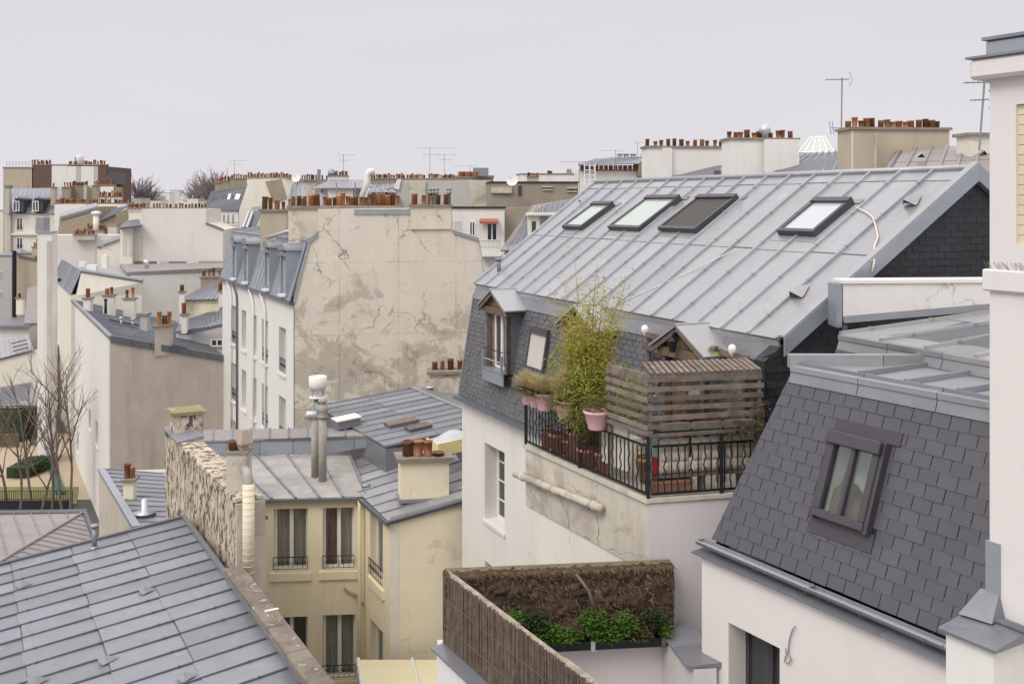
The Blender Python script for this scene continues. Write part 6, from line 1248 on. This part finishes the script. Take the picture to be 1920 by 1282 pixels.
for k, (px, sc_, gm_) in enumerate(((991, .9, dryg), (1005, .9, dryg), (1021, 1.0, dryg), (1060, 1.05, dryg), (1118, 1.12, leafo))):
    s = s_at(px, tL-ins*.1, us); c = v2(tL-ins*.09+us*s, TH+KT*.86)
    t = thing('pink_planter', ('pink straddle planter of dry grass at the far end of the terrace railing', 'pink straddle planter of dry grass second along the railing', 'pink straddle planter of drooping dry grass in the middle of the row', 'pink straddle planter of tall feathery grass below the bamboo', 'largest pink straddle planter with low green plant next to the trellis')[k], 'planter', c, 'pink planters on the railing')
    R_1 = .2*sc_*KT; o = MB().lathe(c, [(R_1*.62, 0), (R_1*.68, .02), (R_1*.95, .24), (R_1*1.06, .25), (R_1*1.06, .285), (R_1*.93, .285), (R_1*.9, .24), (.01, .235)], 18).build('pot', pinkpot, t, True)
    mb = MB(); top = c+UP*.25
    if k < 4: tuft(mb, top, 760 if k == 3 else 560, (.40, .36, .38, .62)[k], .36, rr, .0042, -ins*.14); mb.build('grass', gm_, t, fix=False); mb = MB(); tuft(mb, top-ins*.05, 380, .16, .46, rr, .0045, -ins*.22-UP*.14); mb.build('trailing_grass', leafo, t, fix=False)
    else: leaves(mb, top+UP*.1, (.24, .24, .16), 700, .05, .016, rr); mb.build('foliage', gm_, t, fix=False); mb = MB(); leaves(mb, top-us*.3-UP*.2-ins*.05, (.16, .12, .32), 420, .05, .02, rr); mb.build('trailing_foliage', leafo, t, fix=False)
# bamboo
bb = v2(tL+us*1.55+ins*.42, TH); bt = thing('bamboo_plant', 'tall yellow-green bamboo clump in a terracotta tub behind the pink planters', 'bamboo', bb)
MB().lathe(bb, [(.24, 0), (.3, .42), (.33, .43), (.33, .48), (.29, .48), (.28, .42), (.01, .41)], 16).build('tub', terrapot, bt, True)
mb = MB()
for k in range(46):
    a = rr.uniform(0, 6.28); r = rr.uniform(0, .26); p = bb+Vector((math.cos(a)*r, math.sin(a)*r, .4)); ln_ = us*rr.uniform(-.95, 1.1)+ins*rr.uniform(-.3, .35); h = rr.uniform(1.3, 2.65) if k % 4 else rr.uniform(2.3, 2.95)
    st = [p+ln_*(j/6)**1.6+UP*h*j/6 for j in range(7)]; MB().tube(st, [.009, .009, .008, .007, .006, .004, .002], 5, False).build('stem', leafb, bt, True, fix=False)
    for j in range(2, 7):
        n_ = 34 if h < 2.3 or j < 4 else 12
        leaves(mb, st[j], (.22, .22, .24), n_, .12, .02, rr, .6)
tag(mb.build('foliage', leafb, bt, fix=False), kind=None)
mb = MB(); leaves(mb, bb+UP*1.1+us*.55, (.8, .42, .66), 4600, .105, .022, rr, .6); leaves(mb, bb+UP*1.3-us*.25, (.62, .36, .75), 2400, .1, .02, rr, .6); mb.build('dense_foliage', mat('leaf_bamboo_green', (.44, .45, .09), .6, var=.5, nscale=6, dark=.5, bump=0, thin=.35), bt, fix=False)
# tubs and pots on the terrace floor
def tpot(c, r, h, lbl, m=terrapot, plant=None, grp='terracotta pots on the terrace'):
    r *= KT; h *= KT
    t = thing('plant_pot', lbl, 'plant pot', c, grp); MB().lathe(c, [(r*.7, 0), (r*.95, h*.85), (r*1.08, h*.86), (r*1.08, h), (r*.92, h), (r*.88, h*.85), (.01, h*.84)], 16).build('pot', m, t, True)
    if plant: mb = MB(); leaves(mb, c+UP*(h+plant[1]*.6), (plant[0], plant[0], plant[1]), plant[2], .07, .022, rr); mb.build('foliage', plant[3], t, fix=False)
    return t
for k, (s, o, r, h, pl) in enumerate(((.45, .25, .16, .34, (.2, .25, 260, leafd)), (.95, .2, .19, .4, (.2, .3, 300, leafd)), (1.35, .24, .17, .36, (.22, .3, 280, leafo)), (2.0, .2, .2, .34, (.22, .25, 300, leafo)), (2.5, .22, .18, .38, (.2, .22, 240, leafd)))):
    tpot(v2(tL+us*s+ins*o, TH), r, h, ('terracotta pot with dark leaves at the far end inside the railing', 'terracotta pot with dark leaves next along the railing foot', 'terracotta pot with olive leaves beneath the middle pink planter', 'wide terracotta pot with olive leaves beneath the bamboo', 'terracotta pot with dark leaves beneath the largest pink planter')[k], plant=pl)
bd = tag(MB().box(v2(tL+us*2.55+ins*.1, TH+KT*.25), us*.85, ins*.04, UP*.62).build('cream_board', mat('cream_board', (.66, .62, .53), .8, var=.15, bump=.05), None), 'cream board leaning inside the railing below the trellis', 'board')
tpot(v2(tC-us*.35+ins*.26, TH+KT*.15), .2, .42, 'large terracotta pot with dry twigs inside the railing corner', plant=(.22, .2, 260, dryg))
sh = thing('plank_bench', 'grey plank bench behind the front railing holding pots and cushions', 'bench', v2(tC+ut*.9+int_*.3, TH))
MB().box(v2(tC+ut*.1+int_*.12, TH+KT*.28), ut*1.7, int_*.1, UP*.05).build('seat_plank', wood, sh); MB().box(v2(tC+ut*.1+int_*.24, TH+KT*.28), ut*1.7, int_*.14, UP*.05).build('seat_plank', wood, sh)
for f in (.15, 1.0, 1.7): MB().box(v2(tC+ut*f+int_*.14, TH), ut*.06, int_*.2, UP*.28).build('leg', wood, sh)
for k in range(3):
    a = v2(tC+ut*(.24+k*.56)+int_*.06, TH+KT*.36); mb = MB(); nx_, nz2 = 15, 15; w_, h_ = .52, .56*KT
    def cq_(i, j, sg):
        x, z = i/nx_, j/nz2; q = abs(math.sin(x*math.pi*3))*abs(math.sin(z*math.pi*3)); e_ = min(1, 8*min(x, 1-x, z, 1-z)); return a+ut*w_*x+UP*h_*z+int_*(.06-sg*(.02+.045*q**.5)*e_**.5+.06*(1-z)*0)
    for sg in (1, -1):
        for i in range(nx_):
            for j in range(nz2): mb.face(cq_(i, j, sg), cq_(i+1, j, sg), cq_(i+1, j+1, sg), cq_(i, j+1, sg))
    o = mb.build('seat_cushion', cushion, None, True, fix=False)
    tag(o, ('beige tufted cushion tied to the front railing next to the corner post', 'beige tufted cushion in the middle of the front railing', 'beige tufted cushion on the front railing nearest the slate roof')[k], 'cushion', 'beige cushions on the railing')
    o = MB().box(a+UP*.58+ut*.02, ut*.5, int_*.09, UP*.14).build('cushion_flap', cushion, None); tag(o, ('folded cushion top above the first beige cushion by the corner post', 'folded cushion top above the middle beige cushion', 'folded cushion top above the beige cushion nearest the slate roof')[k], 'cushion', 'folded cushion tops')
tag(MB().lathe(v2(tC+ut*.16+int_*.16, TH+KT*.33), [(.05, 0), (.07, .05), (.06, .16), (.04, .24), (.02, .26)], 9).build('red_bag', redc, None, True), 'crumpled red bag beside the railing corner post', 'bag')
tag(MB().box(v2(tC+ut*.14+int_*.14, TH+KT*.6), ut*.12, int_*.1, UP*.3).build('plastic_bag', mat('pale_green_plastic', (.38, .52, .45), .4, var=.4, nscale=12), None, bevel=.03), 'pale green plastic bag above the red one', 'bag')
tag(MB().box(v2(tC+ut*1.2+int_*.02, TH+KT*.18), ut*.2, int_*.01, UP*.1).build('label_tag', mat('pink_white_card', (.65, .30, .30), .7, var=.6, nscale=30), None), 'small pink and white card tied to the front railing', 'card')
tp = thing('long_planter', 'long terracotta trough under the bench behind the front railing', 'planter', v2(tC+ut*.5+int_*.25, TH)); MB().hexa([v2(tC+ut*x+int_*y, TH+KT*.02) for x, y in ((.14, .12), (.8, .12), (.8, .3), (.14, .3))], [v2(tC+ut*x+int_*y, TH+KT*.22) for x, y in ((.11, .09), (.83, .09), (.83, .33), (.11, .33))]).build('trough', terrapot, tp); MB().box(v2(tC+ut*.1+int_*.08, TH+KT*.2), ut*.74, int_*.26, UP*.03).build('rim', terrapot, tp)
for k, (x, y, r, h, l) in enumerate(((.82, .3, .11, .22, 'small terracotta pot on the shelf behind the trellis slats'), (1.08, .35, .13, .2, 'wide terracotta bowl on the shelf behind the trellis slats'), (1.32, .3, .13, .2, 'terracotta bowl with twigs on the shelf nearest the slate roof'))): tpot(v2(tC+ut*x+int_*y, TH+KT*1.0), r, h, l, plant=(.16, .18, 130, leafo), grp='pots on the trellis shelf')
o = MB().box(v2(tC+ut*.05+int_*.2, TH+KT*.96), ut*1.8, int_*.4, UP*.035).build('shelf', wood, tr)
bl = thing('bird_feeder', 'light blue wooden bird feeder hanging inside the trellis', 'bird feeder', v2(tC+ut*.26+int_*.3, TH+KT*1.42)); q = v2(tC+ut*.26+int_*.3, TH+KT*1.42); MB().cbox(q, ut*.12, int_*.12, UP*.16).build('box', blue, bl); MB().prism([q+UP*.08-ut*.1-int_*.08, q+UP*.08+ut*.1-int_*.08, q+UP*.16-int_*.08], int_*.16).build('roof', whitep, bl); MB().tube([q+UP*.15, v2(q, zt1)], .005, 4).build('cord', cordm, bl)
tag(MB().cbox(v2(tC+ut*.95+int_*.35, TH+KT*1.62), ut*.16, int_*.12, UP*.1).build('white_box', whitep, None), 'small white box on a stake inside the trellis', 'box')
# climbers and tangle inside the trellis
cl = thing('climbing_plant', 'thin leafy climber spilling over the trellis end by the slate roof', 'climbing plant', v2(tC+ut*1.7, TH+KT*.9)); mb = MB()
for k in range(26):
    p = v2(tC+ut*rr.uniform(1.25, 2.0)+int_*rr.uniform(-.12, .1), TH+KT*rr.uniform(.75, 1.35)); q = p+ut*rr.uniform(-.3, .35)-int_*rr.uniform(0, .2)+UP*rr.uniform(-.3, .35); MB().tube([p, lerp(p, q, .5)+UP*.08, q], .004, 4, False).build('stem', bark, cl, fix=False); leaves(mb, lerp(p, q, .6), (.12, .08, .12), 30, .045, .026, rr)
mb.build('foliage', leafo, cl, fix=False)
tg = thing('potted_shrubs', 'tangle of leafless and olive shrubs growing inside the trellis', 'shrub', v2(tC+ut*.9+int_*.5, TH)); mb = MB()
for k in range(70):
    p = v2(tC+ut*rr.uniform(.1, 1.9)+int_*rr.uniform(.25, .8), TH+KT*rr.uniform(.3, .9)); q = p+ut*rr.uniform(-.3, .3)+int_*rr.uniform(-.15, .15)+UP*rr.uniform(.4, 1.0); mb.tube([p, lerp(p, q, .5)+ut*rr.uniform(-.1, .1), q], [.007, .005, .003], 4, False)
tag(mb.build('twigs', bark, tg, fix=False), kind='stuff'); mb = MB()
for k in range(46): leaves(mb, v2(tC+ut*rr.uniform(.1, 1.9)+int_*rr.uniform(.25, .8), TH+KT*rr.uniform(.8, 1.8)), (.16, .14, .16), 60, .05, .022, rr)
for k in range(8): leaves(mb, v2(tC-us*rr.uniform(.1, 1.1)+ins*rr.uniform(.15, .5), TH+KT*rr.uniform(1.0, 1.7)), (.15, .14, .16), 60, .05, .022, rr)
mb.build('foliage', mat('leaf_mixed', (.27, .27, .10), .6, var=.6, nscale=9, dark=.5, bump=0, thin=.35, hue=(.34, .24, .11)), tg, fix=False)
lp = thing('lime_pot', 'bright lime hanging pot with a small plant beside the dormer gable', 'plant pot', mplane(1365, 672)+nmA*.25); q = mplane(1365, 680)+nmA*.25; MB().lathe(q, [(.06, 0), (.085, .13), (.09, .16), (.07, .16)], 12).build('pot', limep, lp, True); mb = MB(); leaves(mb, q+UP*.2, (.12, .12, .06), 160, .05, .02, rr); mb.build('foliage', leafo, lp, fix=False)

# ================================================================ the small roof terrace below: moss wall, reed screen, parapets
V_ = thing('roof_terrace_house', 'pale lavender low house with a walled roof terrace below the planted one', 'house', Wp(1, 14, -18))
va, vb, vc, vd = [Wp(x*KT, y*KT, -6.83*KT) for x, y in ((-1.04, 15.5), (2.56, 15.9), (2.78, 14.6), (1.9, 10.2))]
uv = (v2(vb, 0)-v2(va, 0)).normalized(); nv = Vector((-uv.y, uv.x, 0)); uq = Vector((.486, -.874, 0)); nq = Vector((-.874, -.486, 0))
ve = va+uq*6.0
MB().prism([v2(q, 0) for q in (va+nq*.12, ve+nq*.12, vd+Vector((1, -1, 0)), vc, vb)], UP*(ZC-KT*8.4)).build('body_wall', pllav, V_)
MB().prism([v2(va-uv*.1, ZC-KT*8.4), v2(vb, ZC-KT*8.4), v2(vb+nv*.25, ZC-KT*8.4), v2(va-uv*.1+nv*.25, ZC-KT*8.4)], UP*1.5*KT).build('back_wall', pllav, V_)
MB().box(v2(va+nq*.13, 0), uq*6.2, -nq*.2, UP*(va.z-.05)).build('left_parapet', plpink, V_)
for k in range(4): MB().hexa([va+nq*.22+uq*(1.55*k)-UP*.04, va+nq*.22+uq*(1.55*(k+1)-.008)-UP*.04, va-nq*.12+uq*(1.55*(k+1)-.008), va-nq*.12+uq*(1.55*k)], [x+UP*.025 for x in (va+nq*.22+uq*(1.55*k)-UP*.04, va+nq*.22+uq*(1.55*(k+1)-.008)-UP*.04, va-nq*.12+uq*(1.55*(k+1)-.008), va-nq*.12+uq*(1.55*k))]).build('coping_sheet', zinc2, V_)
MB().prism([v2(vb-uv*.15, ZC-KT*8.4), v2(vc-uv*.1, ZC-KT*8.4), v2(vc+uv*.2, ZC-KT*8.4), v2(vb+uv*.2, ZC-KT*8.4)], UP*1.58*KT).build('right_parapet', pllav, V_)
for k in range(2): a, b = lerp(vb, vc, k/2-.1*(k == 0)), lerp(vb, vc, (k+1)/2-.005); MB().hexa([a-uv*.2+UP*.02, b-uv*.2+UP*.02, b+uv*.3+UP*.02, a+uv*.3+UP*.02], [x+UP*.03 for x in (a-uv*.2+UP*.02, b-uv*.2+UP*.02, b+uv*.3+UP*.05, a+uv*.3+UP*.05)]).build('coping_sheet', zinc2, V_)
mw = thing('moss_panel', 'brown dead moss plant wall with a dark planter rail along its foot', 'plant wall', v2(lerp(va, vb, .5), ZC-KT*6.83)); nx, nz_ = 110, 34; mb = MB(); gv = []
for i in range(nx+1):
    for j in range(nz_+1):
        p = va+(vb-va)*(i/nx); z = ZC-KT*6.83+1.1*KT*j/nz_+(.05*MN.noise(Vector((i*.3, 0, 5))) if j == nz_ else 0); off = .07*MN.noise(Vector((p.x*5, z*5, 1)))+.05*MN.noise(Vector((p.x*15, z*15, 4)))+.03*MN.noise(Vector((p.x*40, z*40, 9)))
        gv.append(v2(p, z)-nv*(.1+off-(.12 if j == nz_ else 0)))
mb.v = gv; mb.f = [(i*(nz_+1)+j, (i+1)*(nz_+1)+j, (i+1)*(nz_+1)+j+1, i*(nz_+1)+j+1) for i in range(nx) for j in range(nz_)]; mb.build('moss_layer', mossm, mw, True, fix=False)
MB().box(v2(va, ZC-KT*6.83)-nv*.06, vb-va, nv*.2, UP*1.07*KT).build('backing', mossm, mw); mb = MB()
for k in range(2600):
    f = rr.random(); z = KT*rr.choice((rr.uniform(0, 1.1), 1.1)); p = v2(lerp(va, vb, f), ZC-KT*6.83+z)-nv*.12; d = Vector((rr.uniform(-1, 1), rr.uniform(-1, .2), rr.uniform(-1, .7)))*.09; s = Vector((.004, 0, .003)); mb.face(p-s, p+s, p+d)
tag(mb.build('dry_roots', mat('dry_roots', (.24, .17, .11), .95, var=.5, nscale=10, bump=0), mw, fix=False), kind='stuff')
MB().box(v2(lerp(va, vb, .3), ZC-KT*6.93)-nv*.25, (vb-va)*.71, nv*.2, UP*.12).build('planter_rail', iron, mw)
for f in (.62, .93): MB().box(v2(lerp(va, vb, f), ZC-KT*6.94)-nv*.27, uv*.06, nv*.02, UP*.14).build('bracket', galv if f < .8 else woodw, mw)
q0, q1 = onplane(1080, 1075, va-nv*.2, nv), onplane(1114, 1140, va-nv*.26, nv); MB().tube([q0, lerp(q0, q1, .5)+uv*.05, q1], [.018, .022, .03], 7).build('dead_stem', bark, mw, True)
MB().prism([v2(va, ZC-KT*5.75)-nv*.0, v2(vb, ZC-KT*5.75)-nv*.0, v2(vb, ZC-KT*5.75)+nv*.16, v2(va, ZC-KT*5.75)+nv*.16], UP*.012).build('top_board', mat('mossy_felt', (.20, .17, .10), .95, var=.6, nscale=6, dark=.5, bump=.5), mw)
for k, (px, py, r1, r2, n, m, l) in enumerate(((965, 1160, .16, .12, 320, leafg, 'bright green fern nearest the reed screen'), (1003, 1165, .2, .2, 420, leafd, 'dark green fern among the bright ones'), (1022, 1185, .26, .14, 620, leafg, 'bright green low plant by the dark fern'), (1062, 1190, .22, .12, 480, leafg, 'bright green plant left of the dead stem'), (1112, 1165, .2, .2, 560, leafg, 'tallest bright green plant under the dead stem'), (1138, 1188, .24, .13, 560, leafg, 'bright green plant right of the dead stem'), (1170, 1168, .2, .18, 480, leafg, 'bright green plant with reddish stalks'), (1200, 1185, .2, .14, 400, leafo, 'olive plant trailing over the planter rail'), (1225, 1160, .2, .15, 460, leafd, 'bluish grey-green bush at the right end of the moss wall'), (1248, 1178, .1, .1, 180, leafg, 'small bright green plant at the right end of the rail'))):
    c = onplane(px, py, va-nv*.28, nv); t = thing('wall_plant', l, 'plant', c-UP*.12, 'plants along the moss wall'); mb = MB(); leaves(mb, c, (r1, .15, r2), n, .055, .03, rr, .5); mb.build('foliage', m, t, fix=False); mb = MB()
    for j in range(7): mb.tube([c-UP*.14+nv*.1, c+Vector((rr.uniform(-r1, r1), rr.uniform(-.1, .05), rr.uniform(0, r2)))], .003, 3, False)
    tag(mb.build('stalks', leafo, t, fix=False), kind='stuff')
rf = thing('reed_screen', 'brown reed screen fence with pale mossy top rail along the lower roof terrace', 'fence', v2(va+uq*2, ZC-KT*6.83)); mb = MB(); x = 0.
while x < 5.3:
    r = rr.uniform(.005, .0095); p = v2(va+uq*x+nq*(.02+rr.uniform(-.012, .012)), ZC-KT*6.82); tp_ = ZC-KT*5.74+rr.uniform(-.03, .03)+(.05 if x < .15 else 0); ln_ = uq*rr.uniform(-.02, .02)
    mb.tube([p, v2(lerp(p, p+ln_, .5)+nq*rr.uniform(-.006, .006), (p.z+tp_)/2), v2(p+ln_, tp_)], r, 5, False); x += r*rr.uniform(1.2, 1.7)
tag(mb.build('reeds', reed, rf, fix=False), kind='stuff')
MB().box(v2(va-nq*.05, ZC-KT*6.82), uq*5.3, nq*.03, UP*1.05*KT).build('backing_mat', reed, rf)
for k in range(6):
    a = v2(va-nq*.07+uq*(k*1.0), ZC-KT*5.8+RN.uniform(-.01, .01)); MB().box(a, uq*.99, nq*.085, UP*.075).build('top_rail', mat('bleached_rail', (.40, .34, .27), .95, var=.6, nscale=8, dark=.5, bump=.5), rf, bevel=.015)
for zz in (-6.5, -6.1): MB().tube([v2(va+nq*.045, ZC+zz*KT), v2(va+nq*.045+uq*5.3, ZC+zz*KT)], .004, 4).build('binding_wire', bark, rf)

# ================================================================ garden on the left with bare trees
gs = MB(); gs.face((-60, 60.5, .03), (-24, 60.5, .03), (-24, 78, .03), (-60, 78, .03)); tag(gs.build('garden_path', sand, None, fix=False), kind='structure')
gs = MB(); gs.face((-60, 59.5, .05), (-26, 59.5, .05), (-27.5, 63.2, .05), (-60, 63.2, .05)); tag(gs.build('lawn', lawn, None, fix=False), kind='structure')
def hedge(c, dx, dy, h, lbl, m=leafd, n=2600):
    t = thing('clipped_hedge', lbl, 'hedge', c); MB().prism([c+Vector((x*.88, y*.88, 0)) for x, y in ((0, 0), (dx, 0), (dx, dy), (0, dy))], UP*h*.9).build('core', leafd, t); mb = MB(); leaves(mb, c+Vector((dx/2, dy/2, h/2)), (dx*.62, dy*.62, h*.62), n, .16, .09, rr); mb.build('foliage', m, t, fix=False); return t
h0 = P(12, 898, 65.2); hedge(v2(h0, 0), 1.7, 3.5, .8, 'clipped square hedge in the middle of the sandy garden')
for k, (px, D, w, h) in enumerate(((2, 75, 2.6, 2.6), (40, 77, 2.2, 2.2))): hedge(v2(P(px-20, 800, D), 0), w, 1.6, h, ('dark evergreen shrub mass at the back of the garden', 'dark evergreen shrub beside the garden gate')[k], leafd, 2200)
gt = thing('garden_gate', 'black iron garden gate between dark posts under the tall wall', 'gate', v2(P(65, 830, 74), 0))
for k in range(9): p = v2(P(56+k*2.2, 830, 74), 0); MB().tube([p, p+UP*2.3], .025, 5).build('bar', iron, gt)
for z in (.2, 1.3, 2.2): MB().tube([v2(P(56, 830, 74), z), v2(P(74, 830, 74), z)], .03, 5).build('rail', iron, gt)
for px in (55, 75): MB().box(v2(P(px, 830, 74), 0), Vector((.12, 0, 0)), Vector((0, .12, 0)), UP*2.5).build('post', iron, gt)
wl = thing('timber_bench_wall', 'low stack of brown timber planks at the back of the garden', 'planks', v2(P(15, 835, 74), 0))
for k in range(5): MB().box(v2(P(-10, 835, 73.5), k*.2), Vector((1.7, 0, 0)), Vector((0, .3, 0)), UP*.18).build('plank', woodw, wl)
gn = mat('green_netting', (.05, .12, .085), .8, var=.3, bump=.2); nb = thing('green_netting_roll', 'long strip of dark green sheeting laid along the white side wall', 'sheeting', v2(P(95, 880, 67), 0))
for k in range(4): a, b = v2(P(80+k*3, 842, 73), 0), v2(P(104+k*4, 930, 61.5), 0); MB().hexa([a, a+Vector((.22, 0, 0)), b+Vector((.22, 0, 0)), b], [q+UP*(.12+.05*(k % 2)) for q in (a, a+Vector((.22, 0, 0)), b+Vector((.22, 0, 0)), b)]).build('strip', gn, nb)
fe = thing('garden_fence', 'low black iron fence with dark fabric below it at the near edge of the lawn', 'fence', v2(P(60, 935, 60), 0)); fa_, fb_ = v2(P(-30, 935, 59), 0), v2(P(136, 935, 59), 0)
for k in range(40): p = lerp(fa_, fb_, k/39); MB().tube([p, p+UP*1.0], .018, 4).build('bar', iron, fe)
for z in (.5, 1.0): MB().tube([fa_+UP*z, fb_+UP*z], .02, 4).build('rail', iron, fe)
MB().prism([fa_-Vector((0, .3, 0)), fb_-Vector((0, .3, 0)), fb_-Vector((0, .2, 0)), fa_-Vector((0, .2, 0))], UP*.5).build('fabric', mat('dark_fabric', (.03, .03, .035), .9), fe)
def baretree(base, h, lean, seed, lbl, r0=.085):
    q = random.Random(seed); t = thing('bare_tree', lbl, 'tree', base, 'bare garden trees'); br = MB(); tw = MB()
    def grow(mb, p, d, L_, r, lev):
        pts = [p]; dd = d.copy(); n = 5
        for j in range(n): dd = (dd+Vector((q.uniform(-1, 1), q.uniform(-1, 1), q.uniform(-.2, .6)))*.11).normalized(); pts.append(pts[-1]+dd*L_/n)
        mb.tube(pts, [r*(1-.55*j/n) for j in range(n+1)], 6 if lev == 0 else 4, False)
        if lev >= 3: return
        for k in range((5, 4, 2)[lev]):
            f = q.uniform(.35, 1.0) if lev else q.uniform(.3, 1); i = min(n-1, int(f*n)); s = lerp(pts[i], pts[i+1], f*n-i); a = q.uniform(0, 6.28); o = Vector((math.cos(a), math.sin(a), 0)); nd = (dd*.75+o*.55+UP*.25).normalized()
            grow(br if lev == 0 else tw, s, nd, L_*q.uniform(.42, .62), r*.5, lev+1)
    tm = MB(); grow(tm, base, (UP+lean).normalized(), h*.62, r0, 0); tm.build('trunk', bark, t, True, fix=False); br.build('limbs', bark, t, True, fix=False); tag(tw.build('twigs', bark, t, fix=False), kind=None); return t
for k, (px, D, h, lx) in enumerate(((131, 57.5, 10.5, .02), (119, 57, 10.0, -.12), (98, 58, 9.5, .05), (60, 59, 9.0, -.05), (38, 58, 8.5, .1), (14, 59.5, 8.5, -.08), (76, 57.2, 7.5, .14), (-8, 58, 8.5, .12))):
    baretree(v2(P(px, 950, D), 0), h, Vector((lx, 0, 0)), 40+k, ('slender bare tree closest to the white side wall', 'slender bare tree leaning away from the white side wall', 'slender bare tree in front of the green sheeting', 'bare tree in front of the square hedge', 'bare tree leaning over the square hedge', 'bare tree at the planks end of the fence', 'short bare tree leaning towards the tall wall', 'bare tree leaning from beyond the plank stack')[k])
